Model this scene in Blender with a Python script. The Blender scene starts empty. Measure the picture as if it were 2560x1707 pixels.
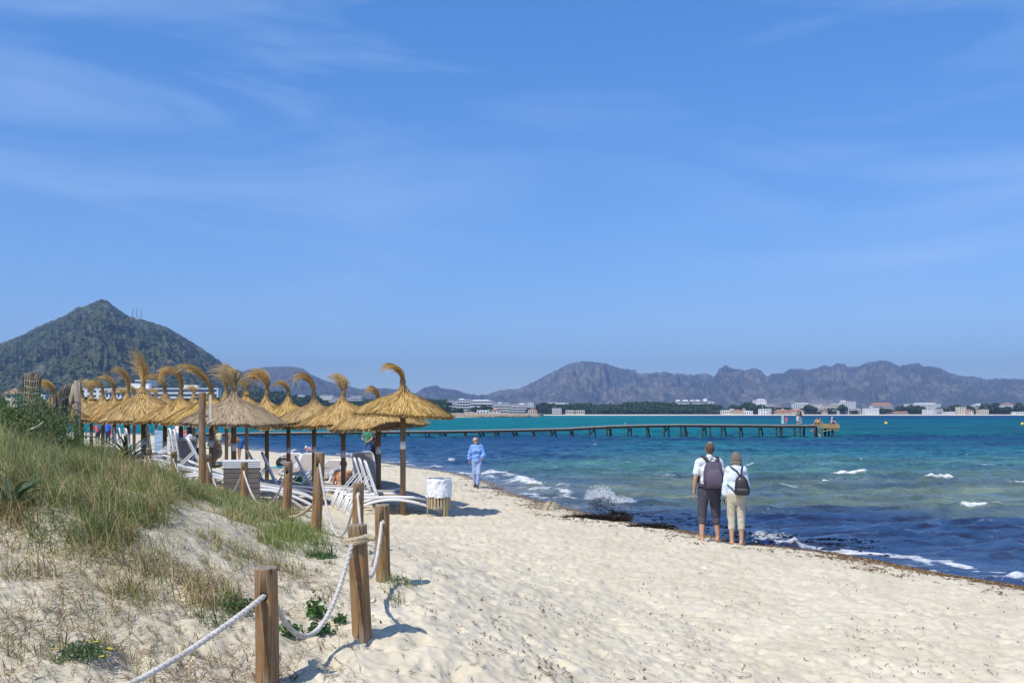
import bpy, bmesh, math, random
import numpy as np
from mathutils import Vector, Matrix, Euler, Quaternion
R = math.radians
random.seed(7); RNG = np.random.default_rng(7)
scene = bpy.context.scene
COL = scene.collection
# ---------------------------------------------------------------- camera
F = 2489.0; CX = 1280.0; HY = 1034.0; CH = 2.5      # focal length and horizon in photo pixels, eye height above the sea
cam_d = bpy.data.cameras.new('camera'); cam = bpy.data.objects.new('camera', cam_d); COL.objects.link(cam)
cam_d.sensor_width = 36.0; cam_d.lens = 36.0 * F / 2560.0
cam_d.shift_y = (HY - 853.5) / 2560.0
cam_d.clip_start = 0.1; cam_d.clip_end = 60000
cam.location = (0, 0, CH); cam.rotation_euler = (R(90), 0, 0)
scene.camera = cam
# ---------------------------------------------------------------- world, sun, exposure
SUN_EL = 55.0; SUN_AZ = 219.5                        # azimuth clockwise from +Y
w = bpy.data.worlds.new('World'); scene.world = w; w.use_nodes = True
nt = w.node_tree; nt.nodes.clear()
def wn(t, **k):
    n = nt.nodes.new(t)
    for a, b in k.items(): setattr(n, a, b)
    return n
wout = wn('ShaderNodeOutputWorld'); bg = wn('ShaderNodeBackground'); sky = wn('ShaderNodeTexSky')
sky.sky_type = 'NISHITA'; sky.sun_disc = False; sky.sun_elevation = R(SUN_EL); sky.sun_rotation = R(SUN_AZ)
sky.altitude = 0; sky.air_density = 0.75; sky.dust_density = 0.0; sky.ozone_density = 3.2
tc = wn('ShaderNodeTexCoord'); mp = wn('ShaderNodeMapping'); nt.links.new(tc.outputs['Generated'], mp.inputs[0])
mp.inputs['Rotation'].default_value = (0, R(17), R(40)); mp.inputs['Scale'].default_value = (1.0, 1.2, 6.5)
n1 = wn('ShaderNodeTexNoise'); n1.inputs['Scale'].default_value = 1.9; n1.inputs['Detail'].default_value = 7; n1.inputs['Roughness'].default_value = 0.55
n1.inputs['Distortion'].default_value = 0.7
nt.links.new(mp.outputs[0], n1.inputs['Vector'])
n2 = wn('ShaderNodeTexNoise'); n2.inputs['Scale'].default_value = 2.1; n2.inputs['Detail'].default_value = 3
nt.links.new(tc.outputs['Generated'], n2.inputs['Vector'])
r1 = wn('ShaderNodeMapRange'); r1.inputs[1].default_value = 0.42; r1.inputs[2].default_value = 0.82; r1.inputs[3].default_value = 0; r1.inputs[4].default_value = 0.46
nt.links.new(n1.outputs['Fac'], r1.inputs[0])
r2 = wn('ShaderNodeMapRange'); r2.inputs[1].default_value = 0.32; r2.inputs[2].default_value = 0.56
nt.links.new(n2.outputs['Fac'], r2.inputs[0])
mm = wn('ShaderNodeMath', operation='MULTIPLY'); nt.links.new(r1.outputs[0], mm.inputs[0]); nt.links.new(r2.outputs[0], mm.inputs[1])
tint = wn('ShaderNodeMix', data_type='RGBA', blend_type='MULTIPLY'); tint.inputs[0].default_value = 1.0
sx = wn('ShaderNodeSeparateXYZ'); nt.links.new(tc.outputs['Generated'], sx.inputs[0])
el = wn('ShaderNodeMapRange'); el.inputs[1].default_value = 0.0; el.inputs[2].default_value = 0.42; nt.links.new(sx.outputs[2], el.inputs[0])
tr_ = wn('ShaderNodeMix', data_type='RGBA'); tr_.inputs[6].default_value = (.84, .87, 1.00, 1); tr_.inputs[7].default_value = (.62, 1.22, 1.70, 1); nt.links.new(el.outputs[0], tr_.inputs[0])
eh = wn('ShaderNodeMapRange'); eh.inputs[1].default_value = 0.42; eh.inputs[2].default_value = 0.75; nt.links.new(sx.outputs[2], eh.inputs[0])
th_ = wn('ShaderNodeMix', data_type='RGBA'); th_.inputs[7].default_value = (1.25, 1.20, 1.20, 1); nt.links.new(eh.outputs[0], th_.inputs[0]); nt.links.new(tr_.outputs[2], th_.inputs[6]); nt.links.new(th_.outputs[2], tint.inputs[7])
nt.links.new(sky.outputs[0], tint.inputs[6])
cm = wn('ShaderNodeMix', data_type='RGBA'); nt.links.new(mm.outputs[0], cm.inputs[0]); nt.links.new(tint.outputs[2], cm.inputs[6])
cm.inputs[7].default_value = (5.2, 6.6, 9.0, 1)
nt.links.new(cm.outputs[2], bg.inputs[0]); nt.links.new(bg.outputs[0], wout.inputs[0])
bg.inputs[1].default_value = 0.106
sl = bpy.data.lights.new('sun', 'SUN'); so = bpy.data.objects.new('sun', sl); COL.objects.link(so)
sl.energy = 3.6; sl.angle = R(0.5); sl.color = (1.0, 0.935, 0.82)
sd = Vector((math.sin(R(SUN_AZ)) * math.cos(R(SUN_EL)), math.cos(R(SUN_AZ)) * math.cos(R(SUN_EL)), math.sin(R(SUN_EL))))
so.rotation_euler = sd.to_track_quat('Z', 'Y').to_euler()
scene.view_settings.view_transform = 'Standard'; scene.view_settings.look = 'None'
scene.view_settings.exposure = 0.35; scene.view_settings.gamma = 1.0
cy = scene.cycles
cy.max_bounces = 6; cy.diffuse_bounces = 3; cy.glossy_bounces = 2; cy.transmission_bounces = 2; cy.volume_bounces = 0; cy.transparent_max_bounces = 8
cy.caustics_reflective = False; cy.caustics_refractive = False
cy.use_denoising = True
# ---------------------------------------------------------------- helpers
def PX(px, D): return (px - CX) * D / F
def PZ(py, D): return CH - (py - HY) * D / F
def tag(o, label=None, cat=None, group=None, kind=None):
    if label: o['label'] = label
    if cat: o['category'] = cat
    if group: o['group'] = group
    if kind: o['kind'] = kind
    return o
def empty(name, loc, rz=0, **k):
    o = bpy.data.objects.new(name, None); COL.objects.link(o); o.location = loc; o.rotation_euler = (0, 0, rz)
    o.empty_display_size = 0.1
    return tag(o, **k)
def copy_tree(o, parent=None):
    c = o.copy(); COL.objects.link(c); c.parent = parent
    for ch in list(o.children): copy_tree(ch, c)
    return c
class MB:
    """collects pieces of one mesh"""
    def __init__(s): s.v = []; s.f = []; s.c = []; s.n = 0; s.m = []
    def add(s, v, f, col=None, mi=0):
        v = np.asarray(v, float).reshape(-1, 3)
        s.v.append(v); s.f.append((np.asarray(f, np.int64) + s.n) if not isinstance(f, list) else [[i + s.n for i in q] for q in f])
        s.m.append(mi)
        s.c.append(np.tile(np.asarray(col if col is not None else (1, 1, 1), float), (len(v), 1)) if col is None or np.ndim(col) == 1 else np.asarray(col))
        s.n += len(v); return s
    def box(s, c, d, rz=0, rot=None, **k):
        x, y, z = [q / 2 for q in d]
        p = np.array([(-x, -y, -z), (x, -y, -z), (x, y, -z), (-x, y, -z), (-x, -y, z), (x, -y, z), (x, y, z), (-x, y, z)])
        if rot is not None: p = p @ np.array(Euler(rot).to_matrix()).T
        elif rz: p = p @ np.array(Matrix.Rotation(rz, 3, 'Z')).T
        return s.add(p + np.array(c), [[3, 2, 1, 0], [4, 5, 6, 7], [0, 1, 5, 4], [1, 2, 6, 5], [2, 3, 7, 6], [3, 0, 4, 7]], **k)
    def tube(s, pts, rad, n=8, caps=True, **k):
        pts = np.asarray(pts, float); m = len(pts); rad = np.broadcast_to(np.asarray(rad, float), (m,))
        t = np.gradient(pts, axis=0); t /= np.linalg.norm(t, axis=1)[:, None] + 1e-9
        up = np.array((0, 0, 1.)) if abs(t[0][2]) < .9 else np.array((1., 0, 0))
        V = []; a = np.cross(t[0], up); a /= np.linalg.norm(a)
        th = np.arange(n) * 2 * math.pi / n
        for i in range(m):
            a = a - t[i] * a.dot(t[i]); a /= np.linalg.norm(a) + 1e-9; b = np.cross(t[i], a)
            V.append(pts[i] + rad[i] * (np.cos(th)[:, None] * a + np.sin(th)[:, None] * b))
        V = np.concatenate(V); fc = []
        for i in range(m - 1):
            for j in range(n):
                q = (j + 1) % n; fc.append([i * n + j, i * n + q, (i + 1) * n + q, (i + 1) * n + j])
        if caps: fc.append(list(range(n))[::-1]); fc.append([(m - 1) * n + j for j in range(n)])
        return s.add(V, fc, **k)
    def lathe(s, prof, c=(0, 0, 0), n=24, **k):
        th = np.arange(n) * 2 * math.pi / n; V = []
        for r, z in prof: V.append(np.stack([c[0] + r * np.cos(th), c[1] + r * np.sin(th), np.full(n, c[2] + z)], 1))
        fc = []
        for i in range(len(prof) - 1):
            for j in range(n):
                q = (j + 1) % n; fc.append([i * n + j, i * n + q, (i + 1) * n + q, (i + 1) * n + j])
        fc.append(list(range(n))[::-1]); fc.append([(len(prof) - 1) * n + j for j in range(n)])
        return s.add(np.concatenate(V), fc, **k)
    def mesh(s, name, mats, smooth=False, cols=False):
        me = bpy.data.meshes.new(name)
        V = np.concatenate(s.v)
        if all(isinstance(q, np.ndarray) for q in s.f):
            me.vertices.add(len(V)); me.vertices.foreach_set('co', V.ravel())
            sizes = np.concatenate([np.full(len(q), q.shape[1]) for q in s.f]); L = np.concatenate([q.ravel() for q in s.f])
            me.loops.add(len(L)); me.loops.foreach_set('vertex_index', L.astype(np.int32))
            me.polygons.add(len(sizes)); st = np.concatenate([[0], np.cumsum(sizes)[:-1]])
            me.polygons.foreach_set('loop_start', st.astype(np.int32))
            me.update(calc_edges=True)
        else:
            fl = []
            for q in s.f: fl += [list(map(int, x)) for x in q]
            me.from_pydata(V.tolist(), [], fl)
        mats = mats if isinstance(mats, (list, tuple)) else [mats]
        for m in mats: me.materials.append(m)
        if len(mats) > 1:
            mi = np.concatenate([np.full(len(q), k) for q, k in zip(s.f, s.m)]); me.polygons.foreach_set('material_index', mi.astype(np.int32))
        if cols:
            at = me.color_attributes.new('col', 'FLOAT_COLOR', 'POINT')
            at.data.foreach_set('color', np.hstack([np.concatenate(s.c), np.ones((len(V), 1))]).ravel())
        me.polygons.foreach_set('use_smooth', np.full(len(me.polygons), smooth)); me.update(); me.validate()
        return me
    def build(s, name, mats, parent=None, smooth=False, cols=False):
        return link(name, s.mesh(name, mats, smooth, cols), parent)
def link(name, me, parent=None):
    o = bpy.data.objects.new(name, me); COL.objects.link(o)
    if parent: o.parent = parent
    return o
# noise
_P = np.random.default_rng(3).permutation(1024); _P = np.concatenate([_P, _P])
_ang = np.random.default_rng(4).random(1024) * 2 * math.pi
def pn(x, y):
    xi = np.floor(x).astype(np.int64); yi = np.floor(y).astype(np.int64); xf = x - xi; yf = y - yi
    u = xf * xf * xf * (xf * (xf * 6 - 15) + 10); v = yf * yf * yf * (yf * (yf * 6 - 15) + 10)
    def g(a, b):
        h = _ang[_P[(_P[(xi + a) & 1023] + yi + b) & 1023]]
        return np.cos(h) * (xf - a) + np.sin(h) * (yf - b)
    return 1.5 * ((g(0, 0) * (1 - u) + g(1, 0) * u) * (1 - v) + (g(0, 1) * (1 - u) + g(1, 1) * u) * v)
def fbm(x, y, o=4, gain=.5):
    x = np.asarray(x, float); y = np.asarray(y, float)
    s = 0; a = 1
    for i in range(o): s = s + a * pn(x + 17.3 * i, y - 9.1 * i); x = x * 2.03; y = y * 2.03; a *= gain
    return s
def sst(a, b, x): t = np.clip((x - a) / (b - a), 0, 1); return t * t * (3 - 2 * t)
# materials
MATS = {}
def nodes(name):
    m = bpy.data.materials.new(name); m.use_nodes = True; t = m.node_tree; p = t.nodes['Principled BSDF']
    return m, t, p
def N(t, ty, ins=None, **k):
    n = t.nodes.new(ty)
    for a, b in k.items(): setattr(n, a, b)
    for a, b in (ins or {}).items():
        if isinstance(b, bpy.types.NodeSocket): t.links.new(b, n.inputs[a])
        else: n.inputs[a].default_value = b
    return n
def mat(name, c, rough=.7, var=.12, scale=8, bump=0, bscale=40, stretch=(1, 1, 1), c2=None, spec=.5, metal=0, sheen=0, detail=4, lo=.35, hi=.65):
    """principled with noise-mixed colour and optional bump, object coordinates"""
    if name in MATS: return MATS[name]
    m, t, p = nodes(name); tc = N(t, 'ShaderNodeTexCoord'); mp = N(t, 'ShaderNodeMapping', {0: tc.outputs['Object'], 'Scale': stretch})
    nz = N(t, 'ShaderNodeTexNoise', {'Vector': mp.outputs[0], 'Scale': scale, 'Detail': detail, 'Roughness': .6})
    mr = N(t, 'ShaderNodeMapRange', {0: nz.outputs['Fac'], 1: lo, 2: hi})
    ca = tuple(min(1, q * (1 - var)) for q in c) + (1,); cb = (tuple(c2) + (1,)) if c2 else tuple(min(1, q * (1 + var)) for q in c) + (1,)
    mx = N(t, 'ShaderNodeMix', {0: mr.outputs[0], 6: ca, 7: cb}, data_type='RGBA')
    t.links.new(mx.outputs[2], p.inputs['Base Color']); p.inputs['Roughness'].default_value = rough
    p.inputs['Specular IOR Level'].default_value = spec; p.inputs['Metallic'].default_value = metal
    if bump:
        nb = N(t, 'ShaderNodeTexNoise', {'Vector': mp.outputs[0], 'Scale': bscale, 'Detail': 4})
        bp = N(t, 'ShaderNodeBump', {'Height': nb.outputs['Fac'], 'Strength': bump, 'Distance': .02}); t.links.new(bp.outputs[0], p.inputs['Normal'])
    MATS[name] = m; return m
def vcmat(name, rough=.6, trans=0, spec=.3, bump=0, bscale=60):
    if name in MATS: return MATS[name]
    m, t, p = nodes(name); a = N(t, 'ShaderNodeVertexColor', layer_name='col')
    t.links.new(a.outputs[0], p.inputs['Base Color']); p.inputs['Roughness'].default_value = rough; p.inputs['Specular IOR Level'].default_value = spec
    if trans:
        tr = N(t, 'ShaderNodeBsdfTranslucent', {0: a.outputs[0]}); ms = N(t, 'ShaderNodeMixShader', {0: trans, 1: p.outputs[0], 2: tr.outputs[0]})
        t.links.new(ms.outputs[0], t.nodes['Material Output'].inputs[0])
    MATS[name] = m; return m
# ---------------------------------------------------------------- land form
WL = np.array([(40, -60), (22, -20), (14, 0), (10.5, 8), (8.6, 12), (7.35, 14.3), (6.8, 15.2), (5.97, 17.4), (4.6, 18.9), (3.85, 20.8), (3.1, 22), (2.3, 23.7), (1.44, 26.6), (.31, 30), (-.55, 35.4), (-2.1, 41), (-4.5, 45.7), (-6.5, 50.6), (-9.4, 57), (-12.5, 60), (-16.5, 65.5), (-26, 86), (-38, 110), (-52, 124), (-78, 150), (-125, 215), (-170, 310), (-185, 400), (-195, 520), (-185, 640), (-63, 660), (-10, 700), (12, 760), (30, 1300), (60, 1500), (800, 1600), (9000, 1700)], float)
WPOLY = np.vstack([WL, [(9000, -60)]])
FL = np.array([(-8, -40), (-3.4, -3), (-2.7, 1), (-2.1, 3.2), (-1.23, 5.0), (-.87, 5.9), (-1.0, 7.8), (-1.54, 10), (-2.2, 11), (-2.94, 13), (-4.09, 15.2), (-5.18, 17), (-6.28, 18.5), (-7.66, 21), (-9.9, 25), (-17.5, 36), (-48, 80), (-110, 130), (-220, 240)], float)
FPOLY = np.vstack([FL, [(-600, 240), (-600, -40)]])
def pdist(x, y, P):
    d = np.full(x.shape, 1e18)
    for (ax, ay), (bx, by) in zip(P[:-1], P[1:]):
        dx, dy = bx - ax, by - ay; t = np.clip(((x - ax) * dx + (y - ay) * dy) / (dx * dx + dy * dy), 0, 1)
        d = np.minimum(d, (x - ax - t * dx) ** 2 + (y - ay - t * dy) ** 2)
    return np.sqrt(d)
def inside(x, y, P):
    r = np.zeros(x.shape, bool)
    for (ax, ay), (bx, by) in zip(P, np.roll(P, -1, 0)):
        if ay == by: continue
        r ^= ((ay > y) != (by > y)) & (x < (bx - ax) * (y - ay) / (by - ay) + ax)
    return r
def shore(x, y):      # positive inland, negative out at sea
    d = pdist(x, y, WL); return np.where(inside(x, y, WPOLY), -d, d)
_du = np.array([-50, -3.2, -2.2, -1.2, -.5, 0, .8, 2, 3.5, 5, 8, 14, 40, 80]); _dz = np.array([0, 0, .12, .38, .60, .70, .86, 1.23, 1.55, 1.86, 2.06, 1.8, 1.1, 0])
def gz(x, y, fine=True):
    x = np.asarray(x, float); y = np.asarray(y, float); d = shore(x, y)
    dl = np.maximum(d, 0)
    z = .15 * (1 - np.exp(-dl / .7)) + .033 * np.minimum(dl, 30) + .004 * np.clip(dl - 30, 0, 400)
    z = np.where(d < 0, -.16 * np.minimum(-d, 3) - .03 * np.clip(-d - 3, 0, 60), z)
    u = pdist(x, y, FL); u = np.where(inside(x, y, FPOLY), u, -u)
    dn = np.interp(u, _du, _dz)
    far = 1 - sst(60, 220, np.hypot(x, y))
    lump = fbm(x * .55, y * .55, 3) * .13 * sst(-.5, 2, u)
    z = z + (dn + lump) * far
    z = z - .10 * np.exp(-((x + 1.1) ** 2 + (y - 4.7) ** 2) / .6)
    if fine:
        m = sst(.2, 1.5, d) * (1 - .6 * sst(0, 1.5, u)) * (1 - sst(60, 120, np.hypot(x, y)))
        n = fbm(x * 1.1, y * 1.1, 2) * .030 + fbm(x * 5.2 + 9, y * 5.2, 3, .6) * .017
        foot = np.maximum(0, fbm(x * 4.6 + 40, y * 4.6 + 7, 2)) ** 1.4 * -.050
        rid = (1 - np.abs(fbm(x * 3.6 - 4, y * 3.6 + 31, 2))) ** 3 * .018
        z = z + m * (n + foot + rid)
    return z
def gz1(x, y): return float(gz(np.array([x]), np.array([y]))[0])
def hit(px, py):
    """first ground point along the ray through a photo pixel"""
    D = np.geomspace(2.5, 400, 1500); x = (px - CX) / F * D; z = CH - (py - HY) / F * D
    g = np.maximum(gz(x, D), 0); k = np.nonzero(z <= g)[0]
    k = k[0] if len(k) else len(D) - 1
    return float(x[k]), float(D[k]), float(g[k])
def fan(cols, rows):
    a = np.concatenate([np.linspace(-180, -40, 30)[:-1], np.linspace(-40, -31, 12)[:-1], np.linspace(-31, 31, cols), np.linspace(31, 40, 12)[1:], np.linspace(40, 180, 30)[1:]])
    A, Rr = np.meshgrid(np.radians(a), rows); return Rr * np.sin(A), Rr * np.cos(A)
def gridfaces(nr, nc):
    i = np.arange(nr - 1)[:, None] * nc + np.arange(nc - 1)[None]; i = i.ravel()
    return np.stack([i, i + 1, i + nc + 1, i + nc], 1)
def inv_rows(r0, r1, n): return 1 / np.linspace(1 / r0, 1 / r1, n)
# footprints trodden into the sand
FOOT = []
gf = np.random.default_rng(17)
for k in range(26):
    D0 = gf.uniform(6.5, 24); p0 = PX(gf.uniform(1050, 2300), D0); a = gf.normal(1.75, .35) if gf.random() < .75 else gf.uniform(0, 6.28); q = np.array((p0, D0))
    for i in range(gf.integers(8, 26)):
        a += gf.normal(0, .06); q = q + .68 * np.array((math.cos(a), math.sin(a))); sd_ = (-1) ** i * .10; FOOT.append((q[0] - math.sin(a) * sd_, q[1] + math.cos(a) * sd_, a + gf.normal(0, .1), gf.uniform(.018, .034)))
def press(X, Y, Z):
    sh = X.shape; X = X.ravel(); Y = Y.ravel(); Z = Z.ravel().copy(); o = np.argsort(Y); ys = Y[o]
    for fx, fy, a, dp in FOOT:
        if fy < 5 or fy > 32: continue
        i0, i1 = np.searchsorted(ys, (fy - .28, fy + .28)); j = o[i0:i1]; j = j[np.abs(X[j] - fx) < .28]
        if not len(j): continue
        dx, dy = X[j] - fx, Y[j] - fy; u = (dx * math.cos(a) + dy * math.sin(a)) / .155; v = (-dx * math.sin(a) + dy * math.cos(a)) / .062; r = np.sqrt(u * u + v * v)
        Z[j] += -dp * np.exp(-r ** 4) + dp * .45 * np.exp(-((r - 1.35) / .35) ** 2)
    return Z.reshape(sh)
# ground sheet
rows = np.concatenate([np.geomspace(.3, 4, 25)[:-1], inv_rows(4, 60, 520)[:-1], np.geomspace(60, 30000, 90)])
gx, gy = fan(720, rows); g_z = gz(gx, gy)
g_z = np.where(shore(gx, gy) > .8, press(gx, gy, g_z), g_z)
nr, nc = gx.shape
far_in = shore(gx, gy)
rr = np.hypot(gx, gy)
g_z = np.where(rr > 4000, np.where(far_in > 0, 6, g_z), g_z)
g_z = np.where((rr > 300) & (far_in > 60), np.minimum(g_z + .006 * (far_in - 60), 14), g_z)
mb = MB()
wet = 1 - sst(.15, .9, far_in + fbm(gx * .9, gy * .9, 3) * .35)
uu = pdist(gx, gy, FL); uu = np.where(inside(gx, gy, FPOLY), uu, -uu)
veg = np.clip(sst(20, 60, far_in) * sst(90, 160, rr), 0, 1)
C = np.stack([wet, veg, sst(-.6, 1.5, uu) * (1 - sst(200, 400, rr))], -1).reshape(-1, 3)
mb.add(np.stack([gx, gy, g_z], -1).reshape(-1, 3), gridfaces(nr, nc), col=C)
def sand_mat():
    m, t, p = nodes('sand'); tc = N(t, 'ShaderNodeTexCoord'); O = tc.outputs['Object']
    a = N(t, 'ShaderNodeVertexColor', layer_name='col'); sp = N(t, 'ShaderNodeSeparateColor', {0: a.outputs[0]})
    n1 = N(t, 'ShaderNodeTexNoise', {'Vector': O, 'Scale': 1.3, 'Detail': 6, 'Roughness': .65})
    n2 = N(t, 'ShaderNodeTexNoise', {'Vector': O, 'Scale': 9, 'Detail': 5, 'Roughness': .7})
    c1 = N(t, 'ShaderNodeMix', {0: N(t, 'ShaderNodeMapRange', {0: n1.outputs[0], 1: .35, 2: .65}).outputs[0], 6: (.60, .535, .405, 1), 7: (.73, .665, .53, 1)}, data_type='RGBA')
    c2 = N(t, 'ShaderNodeMix', {0: N(t, 'ShaderNodeMapRange', {0: n2.outputs[0], 1: .40, 2: .70, 4: .55}).outputs[0], 6: c1.outputs[2], 7: (.51, .45, .34, 1)}, data_type='RGBA')
    n3 = N(t, 'ShaderNodeTexNoise', {'Vector': O, 'Scale': 38, 'Detail': 3, 'Roughness': .8})
    c3 = N(t, 'ShaderNodeMix', {0: N(t, 'ShaderNodeMapRange', {0: n3.outputs[0], 1: .66, 2: .72, 4: .5}).outputs[0], 6: c2.outputs[2], 7: (.22, .17, .11, 1)}, data_type='RGBA')
    n5 = N(t, 'ShaderNodeTexNoise', {'Vector': O, 'Scale': 3.2, 'Detail': 7, 'Roughness': .75})
    dm = N(t, 'ShaderNodeMath', {0: sp.outputs[2], 1: N(t, 'ShaderNodeMapRange', {0: n5.outputs[0], 1: .45, 2: .68, 4: .75}).outputs[0]}, operation='MULTIPLY')
    c3 = N(t, 'ShaderNodeMix', {0: dm.outputs[0], 6: c3.outputs[2], 7: (.34, .29, .20, 1)}, data_type='RGBA')
    c4 = N(t, 'ShaderNodeMix', {0: sp.outputs[0], 6: c3.outputs[2], 7: (.24, .185, .13, 1)}, data_type='RGBA')
    c5 = N(t, 'ShaderNodeMix', {0: sp.outputs[1], 6: c4.outputs[2], 7: (.05, .06, .03, 1)}, data_type='RGBA')
    t.links.new(c5.outputs[2], p.inputs['Base Color'])
    rg = N(t, 'ShaderNodeMapRange', {0: sp.outputs[0], 3: .95, 4: .35}); t.links.new(rg.outputs[0], p.inputs['Roughness']); p.inputs['Specular IOR Level'].default_value = .25
    b1 = N(t, 'ShaderNodeTexNoise', {'Vector': O, 'Scale': 11, 'Detail': 6, 'Roughness': .65})
    b2 = N(t, 'ShaderNodeTexVoronoi', {'Vector': N(t, 'ShaderNodeMapping', {0: O, 'Scale': (1, 1, 1)}).outputs[0], 'Scale': 9}, feature='SMOOTH_F1')
    ad = N(t, 'ShaderNodeMath', {0: b1.outputs[0], 1: b2.outputs[0]}, operation='ADD')
    bp = N(t, 'ShaderNodeBump', {'Height': ad.outputs[0], 'Strength': .34, 'Distance': .05}); t.links.new(bp.outputs[0], p.inputs['Normal'])
    return m
mb_ground = mb.build('beach_ground', sand_mat(), smooth=True, cols=True)
tag(mb_ground, 'pale trodden sand of the beach and dune', kind='structure')

# ---------------------------------------------------------------- sea
rows = np.concatenate([np.geomspace(6, 12, 10)[:-1], inv_rows(12, 150, 820)[:-1], np.geomspace(150, 40000, 60)])
wx, wy = fan(760, rows); wr = np.hypot(wx, wy); d = -shore(wx, wy)
ca, sa = math.cos(R(12)), math.sin(R(12))
p_, q_ = wx * ca + wy * sa, -wx * sa + wy * ca
warp = fbm(wx * .12, wy * .12, 2)
def rid(n): return (1 - np.abs(n)) ** 2 * 2 - 1
amp = sst(.2, 5, d)
wz = (rid(fbm(p_ * .13 + warp * .5, q_ * .40, 2)) * .12 + rid(fbm(p_ * .33 + 5, q_ * .95 + warp, 2)) * .055 + fbm(p_ * 1.0, q_ * 2.2, 3) * .045 + fbm(p_ * 3.2, q_ * 6.5, 2) * .012) * (.18 + .82 * amp)
wz *= 1 - .85 * sst(90, 400, wr)
wz = wz - .02
foam = np.zeros_like(wz)
# (photo x from, to, y at the foot of the crest, height m, strength)
CAPS = [(2057, 2185, 1187, .20, 1), (2185, 2215, 1185, .10, .6), (2046, 2122, 1203, .18, 1), (2293, 2398, 1204, .20, 1), (2512, 2640, 1219, .20, 1), (2200, 2242, 1237, .14, .9), (2368, 2512, 1270, .20, .9), (2411, 2432, 1140, .12, .9), (2143, 2160, 1153, .1, .8), (1562, 1604, 1161, .12, .9), (2230, 2310, 1150, .08, .75), (2420, 2500, 1163, .10, .8), (1620, 1700, 1196, .07, .7), (1930, 2010, 1222, .09, .75), (2060, 2140, 1250, .09, .7), (2280, 2380, 1290, .10, .6), (2420, 2540, 1316, .12, .55), (1478, 1500, 1114, .1, .7), (1855, 1900, 1169, .22, 1), (1560, 1580, 1118, .1, .5),
        (1116, 1142, 1153, .16, .9), (1142, 1170, 1150, .1, .5), (1073, 1113, 1170, .13, .9), (955, 998, 1160, .16, .9), (1015, 1060, 1176, .12, .9), (640, 668, 1129, .25, .8), (726, 752, 1130, .2, .8), (770, 800, 1124, .2, .8), (800, 850, 1120, .12, .6), (830, 900, 1141, .25, .9), (1020, 1040, 1119, .14, .7), (905, 925, 1108, .12, .6),
        (1470, 1560, 1258, .22, .8), (1875, 1945, 1360, .16, 1), (1935, 2005, 1372, .17, 1), (1985, 2050, 1378, .12, 1), (2060, 2180, 1400, .07, 1), (2130, 2235, 1408, .06, .9), (2180, 2330, 1420, .05, .8), (2260, 2360, 1434, .04, .9), (2475, 2640, 1462, .20, 1), (2200, 2420, 1428, .03, .7)]
rg = np.random.default_rng(11)
for k in range(70):
    yy = 1041 + 95 * rg.random() ** 1.6; xx = rg.uniform(620, 2600); L = rg.uniform(2, 5)
    CAPS.append((xx, xx + L, yy, .05 + .08 * rg.random(), .35 + .35 * rg.random()))
for k in range(60):
    yy = 1052 + 28 * rg.random(); xx = rg.uniform(200, 420); CAPS.append((xx, xx + rg.uniform(3, 9), yy, .2, .9))
for (x0, x1, y0, hh, st) in CAPS:
    if y0 > 1340: st *= .74
    elif y0 > 1110: st *= .90
    D = CH * F / (y0 - HY); xc = PX((x0 + x1) / 2, D); hl = max((x1 - x0) / 2 * D / F, .15); dep = max(.30, D * D / (CH * F) * 1.2)
    tl = rg.uniform(-.12, .12)
    q = (wy - D - tl * (wx - xc)); xx = (wx - xc) / hl
    near = (np.abs(xx) < 1.6) & (np.abs(q) < dep * 4)
    if not near.any(): continue
    edge = 1 - sst(.55, 1.15, np.abs(xx[near] + .25 * fbm(wx[near] * .9, wy[near] * .9 + x0, 2)))
    pr = np.exp(-(q[near] / dep) ** 2)
    wz[near] += hh * 1.15 * pr * edge * (.75 + .35 * fbm(wx[near] * 3, wy[near] * 3, 2))
    back = np.exp(-(np.clip(q[near], 0, 9) / (dep * 1.6)) ** 2) * np.exp(-(np.clip(-q[near], 0, 9) / (dep * .8)) ** 2)
    foam[near] = np.maximum(foam[near], st * edge * back)
# swash foam along the waterline
dd = d + fbm(wx * .5, wy * .5, 3) * .7
sw = np.exp(-((dd - .75) / .60) ** 2) * np.clip(.52 + .8 * fbm(wx * .35 + 3, wy * .35, 2) + .75 * fbm(wx * 2.2, wy * 2.2, 3), 0, 1) * (1 - sst(80, 200, wr))
D_ = CH * F / np.maximum(.5, 0) if False else None
ang = wx / np.maximum(wy, .1) * F + CX          # bearing, in photo pixels
yy_ = HY + CH * F / np.maximum(wy, 1)
band = np.exp(-((d - 1.45 - .8 * fbm(wx * .35, wy * .35 + 4, 2)) / .75) ** 2) * sst(1190, 1240, ang) * (1 - sst(1400, 1500, ang)) * np.clip(.8 + .9 * fbm(wx * .8, wy * .8, 3), 0, 1.1)
foam = np.maximum(foam, np.clip(band, 0, 1) * .84); wz = wz + .13 * np.clip(band, 0, 1) * (1 + .5 * fbm(wx * 2.5, wy * 2.5, 2))
quiet = sst(1420, 1500, ang) * (1 - sst(1860, 1900, ang))
foam = np.maximum(foam, np.clip(sw * 1.05, 0, .80) * (1 - .9 * quiet))
wz = np.where(d < .8, np.maximum(wz, -.02 + .03 * np.clip(d, 0, 1)), wz)
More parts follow.
